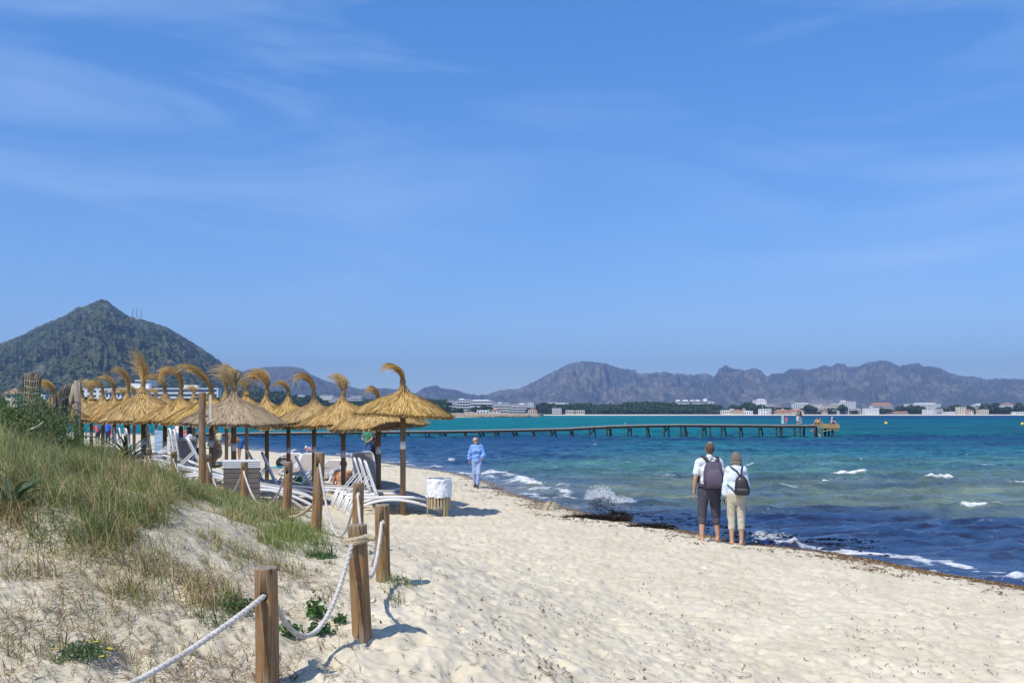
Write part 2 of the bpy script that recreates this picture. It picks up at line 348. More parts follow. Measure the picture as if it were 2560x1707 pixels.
# what lies under and floats in the water: sand, sea-grass meadow, drifting dead sea-grass; navy also has reflected sky painted in
def L3(a, b, t): return a + (b - a) * t[..., None]
nz1 = fbm(wx * .05, wy * .035, 4, .6); nz2 = fbm(wx * .02 + 9, wy * .03, 3); nz3 = fbm(wx * .18, wy * .5, 3)
teal = np.array((.012, .130, .175)); turq = np.array((.006, .17, .21)); navy = np.array((.012, .048, .145)); green = np.array((.060, .175, .165)); olive = np.array((.115, .165, .150)); brown = np.array((.016, .020, .055)); deep = np.array((.004, .07, .17)); sandw = np.array((.24, .21, .16))
c = np.broadcast_to(teal, wx.shape + (3,)).copy()
yv = yy_
c = L3(c, turq, (1 - sst(1070, 1092, yv + 8 * nz1)) * (1 - sst(1600, 2200, ang)) )
c = L3(c, np.array((.005, .115, .19)), (1 - sst(1052, 1072, yv + 6 * nz1)) * sst(1600, 2200, ang))
c = L3(c, deep, (1 - sst(1041, 1050, yv + 3 * nz1)) * sst(1500, 2000, ang))
c = L3(c, green, sst(1118, 1150, yv + 14 * nz2))
c = L3(c, olive, sst(1165, 1215, yv + 18 * nz2))
for (yc, hw, x0) in ((1071, 2.2, 2000), (1092, 4.5, 1960), (1112, 4, 1800), (1100, 3.5, 1500)):
    c = L3(c, navy * 1.1, .85 * np.exp(-((yv - yc + 5 * nz1) / hw) ** 2) * sst(x0, x0 + 250, ang))
lf = 1 - sst(1330, 1750, ang + 160 * nz1 + (yv - 1110) * 1.5)
c = L3(c, navy * 1.15, .80 * lf * sst(1080, 1096, yv + 7 * nz1) * (1 - .8 * sst(1132, 1175, yv) * sst(1150, 1330, ang)))
c = L3(c, navy, .8 * np.clip(nz3 * 1.1 - .2, 0, 1) * sst(1085, 1100, yv) * (1 - sst(1125, 1150, yv)))
edge = 1264 + (ang - 1500) * .028 + 26 * nz2 + 13 * nz3 + 7 * fbm(wx * .7, wy * 1.6, 3)
dk = sst(-30, 22, yv - edge) * sst(1440, 1540, ang + (yv - 1240) * 1.0)
c = L3(c, brown * .4 + navy * 1.02, .88 * dk)
c = L3(c, brown * 1.3, dk * np.clip(fbm(wx * .8, wy * 2.1, 3) * 2.0, 0, .9))
c = L3(c, sandw, .75 * np.exp(-np.clip(d, 0, 9) / 1.1) * (1 - .95 * dk))
blot = np.clip(fbm(wx * 1.6 + 3, wy * 3.4, 4, .7) * 2.2 - .1, 0, 1) * sst(1435, 1500, ang) * (1 - sst(2050, 2250, ang)) * np.exp(-np.clip(d - .3, 0, 9) / 1.5)
c = L3(c, np.array((.012, .008, .006)), blot * .95)
msk = (gz(wx, wy, False) < .12) | (wr > 3000)
fc = gridfaces(*wx.shape); keep = msk.ravel()[fc].any(1); fc = fc[keep]
used = np.unique(fc); remap = np.full(wx.size, -1); remap[used] = np.arange(len(used))
mb = MB(); mb.add(np.stack([wx, wy, wz], -1).reshape(-1, 3)[used], remap[fc], col=c.reshape(-1, 3)[used])
def sea_mat():
    m, t, p = nodes('sea_water'); tc = N(t, 'ShaderNodeTexCoord'); O = tc.outputs['Object']
    a = N(t, 'ShaderNodeVertexColor', layer_name='col'); fo = N(t, 'ShaderNodeAttribute', attribute_name='foam')
    mp = N(t, 'ShaderNodeMapping', {0: O, 'Rotation': (0, 0, R(-12)), 'Scale': (.45, 1.2, 1)})
    w1 = N(t, 'ShaderNodeTexNoise', {'Vector': mp.outputs[0], 'Scale': 1.1, 'Detail': 6, 'Roughness': .62, 'Distortion': .6})
    w2 = N(t, 'ShaderNodeTexNoise', {'Vector': mp.outputs[0], 'Scale': .22, 'Detail': 5, 'Roughness': .6, 'Distortion': .4})
    cd = N(t, 'ShaderNodeMix', {0: N(t, 'ShaderNodeMapRange', {0: w2.outputs[0], 1: .35, 2: .68}).outputs[0], 6: (.50, .58, .74, 1), 7: (1.40, 1.34, 1.20, 1)}, data_type='RGBA')  # wave light and dark painted in: noise streaks multiply the water colour
    w3 = N(t, 'ShaderNodeTexNoise', {'Vector': mp.outputs[0], 'Scale': .75, 'Detail': 5, 'Roughness': .65})
    cd = N(t, 'ShaderNodeMix', {0: 1.0, 6: cd.outputs[2], 7: N(t, 'ShaderNodeMix', {0: N(t, 'ShaderNodeMapRange', {0: w3.outputs[0], 1: .36, 2: .66}).outputs[0], 6: (.66, .70, .78, 1), 7: (1.35, 1.3, 1.22, 1)}, data_type='RGBA').outputs[2]}, data_type='RGBA', blend_type='MULTIPLY')
    mc = N(t, 'ShaderNodeMix', {0: 1.0, 6: a.outputs[0], 7: cd.outputs[2]}, data_type='RGBA', blend_type='MULTIPLY')
    fn = N(t, 'ShaderNodeTexNoise', {'Vector': O, 'Scale': 6, 'Detail': 7, 'Roughness': .75})
    f2 = N(t, 'ShaderNodeTexNoise', {'Vector': O, 'Scale': 2.2, 'Detail': 5, 'Roughness': .7})
    fa = N(t, 'ShaderNodeMix', {0: .5, 2: fn.outputs[0], 3: f2.outputs[0]}, data_type='FLOAT')
    th = N(t, 'ShaderNodeMath', {0: fo.outputs['Fac'], 1: fa.outputs[0]}, operation='ADD')
    fm = N(t, 'ShaderNodeMapRange', {0: th.outputs[0], 1: .94, 2: 1.22})
    bc = N(t, 'ShaderNodeMix', {0: fm.outputs[0], 6: mc.outputs[2], 7: (.80, .83, .87, 1)}, data_type='RGBA')
    t.links.new(bc.outputs[2], p.inputs['Base Color'])
    t.links.new(N(t, 'ShaderNodeMapRange', {0: fm.outputs[0], 3: .16, 4: .9}).outputs[0], p.inputs['Roughness'])
    ro = N(t, 'ShaderNodeAttribute', attribute_name='gloss'); rq = N(t, 'ShaderNodeMapRange', {0: ro.outputs['Fac'], 1: .72, 2: .06, 3: .15, 4: .60})
    t.links.new(N(t, 'ShaderNodeMath', {0: rq.outputs[0], 1: fm.outputs[0]}, operation='MAXIMUM').outputs[0], p.inputs['Roughness'])
    p.inputs['IOR'].default_value = 1.33
    sp_ = N(t, 'ShaderNodeAttribute', attribute_name='gloss'); t.links.new(sp_.outputs['Fac'], p.inputs['Specular IOR Level'])
    hb = N(t, 'ShaderNodeMath', {0: w1.outputs[0], 1: fn.outputs[0], 2: 0}, operation='ADD')
    bp1 = N(t, 'ShaderNodeBump', {'Height': w2.outputs[0], 'Strength': .9, 'Distance': .9})
    bp = N(t, 'ShaderNodeBump', {'Height': w1.outputs[0], 'Strength': .9, 'Distance': .30, 'Normal': bp1.outputs[0]}); t.links.new(bp.outputs[0], p.inputs['Normal'])
    return m
sea = mb.build('sea', sea_mat(), smooth=True, cols=True)
at = sea.data.attributes.new('foam', 'FLOAT', 'POINT'); at.data.foreach_set('value', (foam * .80).ravel()[used].astype(np.float32))
gl = .78 - .70 * sst(28, 130, wr)      # short steep chop offshore mirrors less of the low sky
at = sea.data.attributes.new('gloss', 'FLOAT', 'POINT'); at.data.foreach_set('value', gl.ravel()[used].astype(np.float32))
tag(sea, 'choppy blue and turquoise sea', kind='structure')

# ---------------------------------------------------------------- mountains
def mountain(name, prof, Dr, Df, Db, rough, mt, label, seed=0, nc=420, nrw=70, base=3.0, spread=1.0):
    prof = np.array(prof, float); px = np.linspace(prof[0, 0], prof[-1, 0], nc)
    jag = fbm(px * .09 + seed, px * 0 + seed, 4, .6) * rough[1]
    hpx = np.interp(px, prof[:, 0], HY - prof[:, 1]); hpx = hpx + jag * np.minimum(1, hpx / 30)
    X0 = PX(px, Dr); H = hpx * Dr / F + CH
    v = np.concatenate([np.linspace(0, 1, nrw), np.linspace(1, 2, 16)[1:]])
    Y = np.where(v <= 1, Df + (Dr - Df) * v, Dr + (Db - Dr) * (v - 1))
    XX = X0[None] * (Y[:, None] / Dr); YY = Y[:, None] + 0 * XX      # spurs spread towards the back
    g = np.where(v <= 1, v ** .95, np.maximum(0, 1 - (v - 1) ** 1.3))[:, None]
    k = 1.0 / Dr * 60
    rdg = (1 - np.abs(fbm(XX * k * .35 + seed, YY * k * .12 + seed, 5, .55))) - .62
    rd2 = (1 - np.abs(fbm(XX * k * 1.2 + seed + 5, YY * k * .5, 4, .6))) - .6
    bell = (np.clip(v, 0, 1) * np.clip(1 - v, 0, 1))[:, None] * 4
    Z = H[None] * g + bell * (H[None] * (rdg * rough[0] + rd2 * rough[0] * .45))
    cap = H[None] * np.minimum(1, YY / Dr * 1.0) - 0.0
    Z = np.where(v[:, None] < 1, np.minimum(Z, (H[None] - CH) * (YY / Dr) * .985 + CH), Z)
    Z = np.maximum(Z, base - 2)
    mb = MB(); mb.add(np.stack([XX, YY, Z], -1).reshape(-1, 3), gridfaces(*XX.shape))
    o = mb.build(name, mt, smooth=True); tag(o, label, kind='structure'); return o
def rock_mat(name, rock, scrub, s, bd, thr=(.42, .58), s2=None, green=None, st=1.0, dots=0):
    m, t, p = nodes(name); tc = N(t, 'ShaderNodeTexCoord'); O = tc.outputs['Object']
    mp = N(t, 'ShaderNodeMapping', {0: O, 'Scale': (1, .5, 1.25)})
    a = N(t, 'ShaderNodeTexNoise', {'Vector': mp.outputs[0], 'Scale': s, 'Detail': 8, 'Roughness': .72})
    b = N(t, 'ShaderNodeTexNoise', {'Vector': mp.outputs[0], 'Scale': s * .12, 'Detail': 4, 'Roughness': .6})
    sm = N(t, 'ShaderNodeMath', {0: a.outputs[0], 1: N(t, 'ShaderNodeMath', {0: b.outputs[0], 1: .6}, operation='MULTIPLY').outputs[0]}, operation='ADD')
    f = N(t, 'ShaderNodeMapRange', {0: sm.outputs[0], 1: thr[0] + .3, 2: thr[1] + .3})
    c1 = N(t, 'ShaderNodeMix', {0: f.outputs[0], 6: rock + (1,), 7: scrub + (1,)}, data_type='RGBA')
    out = c1.outputs[2]
    if green:
        g = N(t, 'ShaderNodeTexNoise', {'Vector': mp.outputs[0], 'Scale': s * .2, 'Detail': 5, 'Roughness': .6})
        out = N(t, 'ShaderNodeMix', {0: N(t, 'ShaderNodeMapRange', {0: g.outputs[0], 1: .47, 2: .6, 4: .8}).outputs[0], 6: out, 7: green + (1,)}, data_type='RGBA').outputs[2]
    if dots:
        vd = N(t, 'ShaderNodeTexVoronoi', {'Vector': N(t, 'ShaderNodeMapping', {0: O, 'Scale': (1, .45, 1.5)}).outputs[0], 'Scale': dots, 'Randomness': 1.0})
        dn = N(t, 'ShaderNodeTexNoise', {'Vector': O, 'Scale': dots * .16, 'Detail': 4})
        dd_ = N(t, 'ShaderNodeMath', {0: vd.outputs['Distance'], 1: N(t, 'ShaderNodeMapRange', {0: dn.outputs[0], 1: .3, 2: .7, 3: .20, 4: .62}).outputs[0]}, operation='LESS_THAN')
        out = N(t, 'ShaderNodeMix', {0: dd_.outputs[0], 6: out, 7: (.012, .022, .014, 1)}, data_type='RGBA').outputs[2]
    t.links.new(out, p.inputs['Base Color']); p.inputs['Roughness'].default_value = .95; p.inputs['Specular IOR Level'].default_value = .1
    bb = N(t, 'ShaderNodeTexNoise', {'Vector': mp.outputs[0], 'Scale': s * .5, 'Detail': 8, 'Roughness': .7})
    bp = N(t, 'ShaderNodeBump', {'Height': bb.outputs[0], 'Strength': st, 'Distance': bd}); t.links.new(bp.outputs[0], p.inputs['Normal'])
    return m
HILL = [(-500, 985), (-300, 940), (-160, 900), (-60, 872), (0, 858), (35, 846), (68, 831), (90, 818), (122, 805), (163, 788), (191, 769), (215, 764), (237, 754), (253, 748), (265, 749), (280, 761), (300, 776), (321, 790), (343, 795), (381, 806), (417, 817), (449, 836), (490, 861), (531, 888), (561, 910), (599, 926), (621, 945), (660, 972), (700, 992), (760, 1008), (840, 1020)]
MID = [(540, 990), (580, 945), (610, 926), (643, 921), (664, 917), (732, 916), (757, 921), (776, 935), (813, 951), (851, 962), (874, 965), (898, 972), (961, 970), (1002, 974), (1038, 983), (1080, 1000), (1140, 1020)]
RNGE = [(900, 1020), (980, 1005), (1020, 992), (1040, 982), (1062, 968), (1089, 962), (1104, 970), (1135, 973), (1164, 982), (1195, 987), (1217, 986), (1243, 977), (1268, 973), (1294, 972), (1327, 958), (1354, 944), (1385, 928), (1422, 909), (1445, 906), (1451, 902), (1482, 904), (1515, 908), (1542, 918), (1560, 922), (1589, 924), (1593, 934), (1626, 932), (1666, 929), (1686, 935), (1693, 933), (1732, 937), (1766, 933), (1783, 940), (1794, 933), (1797, 920), (1814, 913), (1828, 920), (1865, 925), (1889, 919), (1900, 924), (1916, 941), (1934, 933), (1958, 933), (1973, 922), (2002, 921), (2024, 924), (2060, 913), (2079, 916), (2092, 908), (2111, 909), (2120, 917), (2145, 915), (2171, 905), (2205, 900), (2222, 903), (2247, 915), (2273, 910), (2296, 907), (2309, 916), (2326, 915), (2351, 920), (2373, 931), (2400, 939), (2438, 941), (2470, 949), (2485, 945), (2560, 948), (2700, 955), (2900, 965), (3200, 980)]
mountain('hill', HILL, 3000, 1500, 3900, (.22, 2.0), rock_mat('hill_scrub', (.20, .19, .155), (.035, .055, .03), .09, 10, (.34, .54), green=(.095, .115, .045), dots=.085), 'conical scrub covered hill', 2, nc=500)
mountain('mountain_ridge', MID, 7000, 4500, 8500, (.25, .8), rock_mat('ridge_rock', (.14, .125, .105), (.06, .062, .05), .02, 30, (.44, .58)), 'smooth ridge between the hill and the range', 12, nc=260)
mountain('mountains', RNGE, 9000, 5200, 11500, (.52, 1.6), rock_mat('range_rock', (.28, .25, .22), (.095, .10, .095), .016, 60, (.38, .56), st=1.0), 'long rugged mountain range', 30, nc=900, nrw=110)
# ---------------------------------------------------------------- rope fence
def postwood():
    m, t, p = nodes('post_wood'); O = N(t, 'ShaderNodeTexCoord').outputs['Object']; mp = N(t, 'ShaderNodeMapping', {0: O, 'Scale': (7, 7, .45)})
    a = N(t, 'ShaderNodeTexNoise', {'Vector': mp.outputs[0], 'Scale': 7, 'Detail': 8, 'Roughness': .65}); b = N(t, 'ShaderNodeTexNoise', {'Vector': O, 'Scale': 3.5, 'Detail': 4, 'Roughness': .6})
    c1 = N(t, 'ShaderNodeMix', {0: N(t, 'ShaderNodeMapRange', {0: a.outputs[0], 1: .36, 2: .66}).outputs[0], 6: (.40, .235, .105, 1), 7: (.16, .09, .042, 1)}, data_type='RGBA')
    c2 = N(t, 'ShaderNodeMix', {0: N(t, 'ShaderNodeMapRange', {0: b.outputs[0], 1: .44, 2: .66, 4: .75}).outputs[0], 6: c1.outputs[2], 7: (.36, .29, .21, 1)}, data_type='RGBA')
    v = N(t, 'ShaderNodeTexVoronoi', {'Vector': N(t, 'ShaderNodeMapping', {0: O, 'Scale': (1, 1, .055)}).outputs[0], 'Scale': 26, 'Randomness': 1.0}, feature='DISTANCE_TO_EDGE')
    ck = N(t, 'ShaderNodeMapRange', {0: v.outputs['Distance'], 1: .012, 2: .035, 3: .85, 4: 0}); cm_ = N(t, 'ShaderNodeMath', {0: ck.outputs[0], 1: N(t, 'ShaderNodeMapRange', {0: b.outputs[0], 1: .40, 2: .52}).outputs[0]}, operation='MULTIPLY')
    c3 = N(t, 'ShaderNodeMix', {0: cm_.outputs[0], 6: c2.outputs[2], 7: (.045, .028, .018, 1)}, data_type='RGBA'); t.links.new(c3.outputs[2], p.inputs['Base Color']); p.inputs['Roughness'].default_value = .8; p.inputs['Specular IOR Level'].default_value = .3
    bp = N(t, 'ShaderNodeBump', {'Height': a.outputs[0], 'Strength': .8, 'Distance': .02}); t.links.new(bp.outputs[0], p.inputs['Normal']); return m
wood = postwood() #, (.40, .235, .105), .75, 0, 7, .7, 30, (7, 7, .45), c2=(.17, .095, .045), lo=.38, hi=.66, detail=7)
wood_grey = mat('grey_wood', (.42, .35, .27), .85, 0, 6, .6, 40, (5, 5, .6), c2=(.21, .17, .13))
dark = mat('dark_hole', (.012, .010, .008), .9, .1)
rope_m = mat('rope', (.68, .66, .64), .85, 0, 14, .5, 90, c2=(.50, .46, .42), spec=.2)
rope_old = mat('old_rope', (.56, .49, .36), .9, 0, 14, .5, 90, c2=(.40, .32, .21), spec=.2)
def apply_mods(o):
    dg = bpy.context.evaluated_depsgraph_get(); me = bpy.data.meshes.new_from_object(o.evaluated_get(dg)); old = o.data
    o.modifiers.clear(); o.data = me; me.name = o.name; return o
def post_mesh(h, r, hole_z=None, hole_ang=-90, seed=0):
    rg = random.Random(seed); n = 28; th = np.arange(n) * 2 * math.pi / n; V = []
    prof = [(-.35, 1), (0, 1.0), (h * .25, 1.0), (h * .5, .995), (h * .75, .985), (h - .012, .98), (h - .004, .965), (h, .90)]
    crack = rg.randrange(n) if seed not in (1, 2, 3) else {1: 19, 2: 21, 3: 22}[seed]
    for z, s in prof:
        rr = r * s * (1 + .018 * np.sin(3 * th + seed) + .012 * np.sin(5 * th + 2 * seed + z * 3)); rr[crack] *= .86 if z > h * .1 else 1
        V.append(np.stack([rr * np.cos(th) + .004 * math.sin(z * 5 + seed), rr * np.sin(th), np.full(n, z)], 1))
    fc = []
    for i in range(len(prof) - 1):
        for j in range(n): q = (j + 1) % n; fc.append([i * n + j, i * n + q, (i + 1) * n + q, (i + 1) * n + j])
    fc.append(list(range(n))[::-1]); fc.append([(len(prof) - 1) * n + j for j in range(n)])
    mb = MB(); mb.add(np.concatenate(V), fc); return mb
# px, D, top py, radius, tilt (x,y), hole below top, rope exit bearing
POSTS = [('near', 666, 4.93, 1417, .0575, (0, 0)), ('b', 904, 5.85, 1310, .0575, (-.035, 0)), ('c', 958, 7.8, 1260, .0575, (-.01, 0)), ('d', 896, 10.1, 1205, .057, (0, 0)),
         ('e', 790, 11.1, 1130, .058, (.045, 0)), ('f', 716, 13.1, 1154, .058, (.04, 0)), ('g', 611, 15.2, 1154, .056, (0, 0)), ('h', 522, 17.0, 1135, .057, (0, 0)), ('i', 435, 18.6, 1128, .058, (0, 0)), ('j', 372, 21.2, 1121, .058, (0, 0)), ('k', 312, 25.5, 1112, .058, (0, 0)), ('z', 0, 0, 0, .0575, (0, 0))]
PLAB = ['nearest rope fence post, rising out of the bottom edge of the picture', 'leaning second rope fence post, with a loop of old rope tied round it', 'third fence post with a grass tuft growing at its foot', 'fence post standing half hidden directly behind the looped post',
        'tall fence post with two ropes crossing on its front', 'fence post standing right of the grey planter box with a small frayed hole', 'fence post standing in front of the grey planter box', 'short fence post just right of the tall sign post', 'fence post between the tall sign post and the agave like plant', 'low fence post just right of the long leaved plant', 'farthest small fence post behind the long leaved plant', '']
POSTI = []
for k, (nm, px, D, ty, r, tilt) in enumerate(POSTS[:-1]):
    x = PX(px, D); g = gz1(x, D); top = PZ(ty, D); h = top - g
    zh = h - (.135 if k not in (3,) else .115)
    o = post_mesh(h, r, seed=k + 1).build('fence_post', [wood, dark], smooth=True)
    hr = .021
    mb = MB(); mb.tube([(0, -.5, zh), (0, .5, zh)], hr, 14); cut = mb.build('cutter', dark)
    o.data.polygons.foreach_set('use_smooth', np.array([p.normal.z < .5 for p in o.data.polygons]))
    capm = wood_grey; o.data.materials.append(capm)
    if k not in (1,):
        md = o.modifiers.new('hole', 'BOOLEAN'); md.object = cut; md.operation = 'DIFFERENCE'; md.solver = 'EXACT'; md.material_mode = 'TRANSFER'
        bpy.context.view_layer.update(); apply_mods(o)
    bpy.data.objects.remove(cut)
    rz = {0: .62, 2: .12, 3: -.1}.get(k, .0)
    mi = len(o.data.materials); o.data.materials.append(capm) if capm.name not in [q.name for q in o.data.materials if q] else None
    ci = [q.name for q in o.data.materials].index(capm.name)
    for p_ in o.data.polygons:
        if p_.center.z > h - .008: p_.material_index = ci
    o.location = (x, D, g); o.rotation_euler = (tilt[1], tilt[0], 0)
    tag(o, PLAB[k], 'post', 'posts of the rope fence along the dune')
    POSTI.append((x + tilt[0] * zh, D, g + zh, r))
def rope_path(a, b, low, n=70):
    a = np.array(a); b = np.array(b); t = np.linspace(0, 1, n)[:, None]; p = a + (b - a) * t
    # parabola whose lowest point has height low
    za, zb = a[2], b[2]; s = max(.001, low)
    A = math.sqrt(max(za - s, 1e-4)); B = math.sqrt(max(zb - s, 1e-4)); t0 = A / (A + B); K = (A + B) ** 2
    p[:, 2] = s + K * (t[:, 0] - t0) ** 2
    return p
def rope_mesh(path, r=.0125, twist=72, strands=3, n=15, seg=.012):
    P = np.asarray(path, float); L = np.concatenate([[0], np.cumsum(np.linalg.norm(np.diff(P, axis=0), axis=1))]); m = max(8, int(L[-1] / seg)); m = min(m, 620)
    s = np.linspace(0, L[-1], m); P = np.stack([np.interp(s, L, P[:, i]) for i in range(3)], 1)
    t = np.gradient(P, axis=0); t /= np.linalg.norm(t, axis=1)[:, None]; a = np.cross(t[0], (0.3, .2, 1)); V = []; th = np.arange(n) * 2 * math.pi / n
    for i in range(m):
        a = a - t[i] * a.dot(t[i]); a /= np.linalg.norm(a); b = np.cross(t[i], a)
        rr = r * (1 - .34 * (1 - np.abs(np.cos(strands * (th - s[i] * twist) / 2))) ** 1.0) * 1.08
        V.append(P[i] + rr[:, None] * (np.cos(th)[:, None] * a + np.sin(th)[:, None] * b))
    i = np.arange(m - 1)[:, None] * n; j = np.arange(n)[None]; q = (j + 1) % n
    fc = np.stack([(i + j).ravel(), (i + q).ravel(), (i + n + q).ravel(), (i + n + j).ravel()], 1)
    mb = MB(); mb.add(np.concatenate(V), fc); return mb
def rope(path, label, m=rope_m, r=.0135, seg=.010):
    o = rope_mesh(path, r, seg=seg).build('rope', m, smooth=True); tag(o, label, 'rope', 'ropes hanging between the fence posts'); return o
def fr(k, off=-1): x, y, z, r = POSTI[k]; return (x, y + off * r * .9, z)
# span from the post outside the frame to the nearest one
p1 = fr(0); q = (-2.25, 3.05, 1.36)
rope(list(rope_path(q, p1, 1.30, 90)) + [(p1[0], p1[1] + .05, p1[2] + .004)], 'thick white rope sweeping out of the bottom left corner up to the nearest post', seg=.0035)
def lowz(py, D): return PZ(py, D)
a = (POSTI[0][0] + .01, POSTI[0][1] + .045, POSTI[0][2] - .01); bb = fr(1); bz = PZ(1352, 5.8)
b2 = (bb[0] - .025, bb[1] - .015, bz)
rope(rope_path(a, b2, lowz(1580, 5.4)), 'white rope hanging in a deep curve between the nearest post and the looped leaning post', seg=.0035)
# loop round the second post
x, y, z, r = POSTI[1]; zz = PZ(1352, 5.85); ts = np.linspace(0, 2 * math.pi, 50)
loop = [(x - .004 + (r + .013) * math.sin(t), y - (r + .016) * math.cos(t), zz + .012 * math.sin(t) + .003 * t) for t in np.linspace(-1.2, 2 * math.pi + .9, 70)]
tail = [(x - (r + .012) - .0 - .010 * i, y - .03 - .004 * i, zz - .002 * i * i) for i in range(7)]
o = rope_mesh(loop + [(x + r + .045, y - .05, zz + .02)], .0155, seg=.004).build('rope_loop', rope_old, smooth=True)
tag(o, 'loop of old beige rope tied round the leaning second post', 'rope', 'ropes hanging between the fence posts')
rope(rope_path((x - .01, y + .06, zz - .03), fr(2), lowz(1452, 6.6)), 'white rope from the looped post up to the third post', seg=.008)
rope(rope_path((POSTI[2][0] - .02, POSTI[2][1] + .05, POSTI[2][2]), fr(3), lowz(1400, 9.2)), 'white rope dropping behind the looped post from the post hidden behind it')
rope(rope_path((POSTI[3][0] - .03, POSTI[3][1] + .04, POSTI[3][2]), (fr(4)[0] + .015, fr(4)[1], fr(4)[2]), lowz(1338, 10.6)), 'white rope hanging in a long narrow curve right of the tall post', rope_m)
rope(rope_path((POSTI[4][0] + .03, POSTI[4][1] - .075, lowz(1240, 11.0)), (PX(702, 12.6), 12.6, lowz(1292, 12.6)), lowz(1293, 12.4)), 'twisted rope crossing the front of the tall post and trailing left', rope_old, .017)
rope(rope_path((POSTI[5][0] - .03, POSTI[5][1] + .02, POSTI[5][2] - .02), fr(6), lowz(1265, 14.2)), 'white rope hanging in front of the planter, right of the post there')
rope(rope_path((POSTI[6][0] - .03, POSTI[6][1] + .03, POSTI[6][2]), fr(7), lowz(1238, 16.2)), 'white rope sagging left of the grey planter to the short post')
rope(rope_path((POSTI[7][0] - .03, POSTI[7][1] + .03, POSTI[7][2]), fr(8), lowz(1210, 17.8)), 'white rope sagging behind the tall sign post')
rope(rope_path((POSTI[8][0] - .03, POSTI[8][1] + .03, POSTI[8][2]), fr(9), lowz(1186, 20)), 'white rope sagging just right of the long leaved plant')
rope(rope_path((POSTI[9][0] - .03, POSTI[9][1] + .03, POSTI[9][2]), fr(10), lowz(1160, 23.5)), 'farthest white rope, half hidden behind the long leaved plant')
# tall sign post
D = 16.6; x = PX(505.5, D); g = gz1(x, D)
sp_ = empty('sign_post', (x, D, g), label='tall brown wooden post with a narrow white board fixed on its right side', cat='signpost')
post_mesh(PZ(981, D) - g, .060, seed=12).build('post', wood, sp_, smooth=True)
mb = MB(); mb.box((.085, .16, PZ(1020, D) - g), (.022, .30, .44), rz=.31); mb.build('sign_board', mat('white_board', (.8, .81, .83), .5, .03), sp_)
for zq in (1000, 1040):
    mb = MB(); mb.box((.06, .04, PZ(zq, D) - g), (.05, .05, .03)); mb.build('bracket', mat('steel', (.35, .36, .38), .4, .05, metal=.8), sp_)

# ---------------------------------------------------------------- planter box
D = 18.2; px0, px1 = 553, 655; xw = PX((px0 + px1) / 2, D); g = gz1(xw, D) - .05; top = PZ(1148, D)
pl = empty('planter_box', (xw, D, g), R(16), label='grey weathered plank planter box with white slatted top frame behind the fence', cat='planter')
slatm = mat('weathered_plank', (.135, .115, .105), .85, 0, 5, .5, 30, (.7, .7, 7), c2=(.22, .19, .17)); whitep = mat('white_paint', (.78, .79, .80), .5, .05)
Wd, H = .62, top - g; Dp = .44
mb = MB(); nrow = 7; hh = (H - .14) / nrow
for i in range(nrow):
    z = hh * (i + .5)
    mb.box((0, -Dp / 2, z), (Wd, .02, hh - .008)); mb.box((0, Dp / 2, z), (Wd, .02, hh - .008)); mb.box((-Wd / 2, 0, z), (.02, Dp - .022, hh - .008)); mb.box((Wd / 2, 0, z), (.02, Dp - .022, hh - .008))
mb.build('plank_side', slatm, pl)
mb = MB(); mb.box((0, 0, (H - .14) / 2), (Wd - .03, Dp - .03, H - .16)); mb.build('liner', dark, pl)
mb = MB()
for i in range(4):
    z = H - .13 + .034 * i; e = .014
    mb.box((0, -Dp / 2 - .005, z), (Wd + .04, .03, .024)); mb.box((0, Dp / 2 + .005, z), (Wd + .04, .03, .024)); mb.box((-Wd / 2 - .005, 0, z), (.03, Dp - .021, .024)); mb.box((Wd / 2 + .005, 0, z), (.03, Dp - .021, .024))
mb.box((0, 0, H - .02), (Wd - .02, Dp - .02, .014)); mb.build('top_frame', whitep, pl)

# ---------------------------------------------------------------- litter bin
D = 21.3; x = PX(1097, D); g = gz1(x, D); H = PZ(1197, D) - g; r = .245
bn = empty('litter_bin', (x, D, g), R(8), label='round wooden slat litter bin with a crumpled white bag folded over its rim', cat='bin')
slat = mat('bin_slat', (.42, .34, .20), .75, .15, 6, .4, 40, (4, 4, .5))
for i in range(22):
    a = i * 2 * math.pi / 22; leg = i in (3, 4, 11, 18, 19)
    z0 = -.05 if leg else .17
    mb = MB(); mb.box((r * math.cos(a), r * math.sin(a), (z0 + H * .93) / 2), (.018, .046, H * .93 - z0), rz=a); mb.build('leg' if leg else 'slat', slat, bn)
for zq in (.2, H - .2):
    mb = MB(); mb.lathe([(r - .012, zq), (r - .012, zq + .025)], n=22); mb.build('hoop', mat('steel', (.3, .3, .3)), bn)
n = 64; th = np.arange(n) * 2 * math.pi / n; V = []; zs = np.linspace(H * .52, H + .005, 16)
for i, z in enumerate(zs):
    k = fbm(np.cos(th) * 2.3 + 3, np.sin(th) * 2.3 + z * 7, 4, .65) * .022 * (1 if 0 < i else .4)
    rr = r + .026 + k * (1 - .5 * (i == 15)) + .010 * np.sin(8 * th + z * 20) * (1 - i / 15.); V.append(np.stack([rr * np.cos(th), rr * np.sin(th), z + .010 * np.sin(5 * th) + .008 * np.sin(11 * th) + 0 * th], 1))
for rr0, z in ((r - .01, H + .012), (r - .03, H - .02), (r - .035, H * .6)): V.append(np.stack([rr0 * np.cos(th), rr0 * np.sin(th), z + .006 * np.sin(6 * th)], 1))
V = np.concatenate(V); m = 19; i = np.arange(m - 1)[:, None] * n; j = np.arange(n)[None]; q = (j + 1) % n
mb = MB(); mb.add(V, np.stack([(i + j).ravel(), (i + q).ravel(), (i + n + q).ravel(), (i + n + j).ravel()], 1)); mb.build('bin_bag', mat('plastic_bag', (.80, .82, .87), .35, .04, 20, .3, 25), bn, smooth=True)

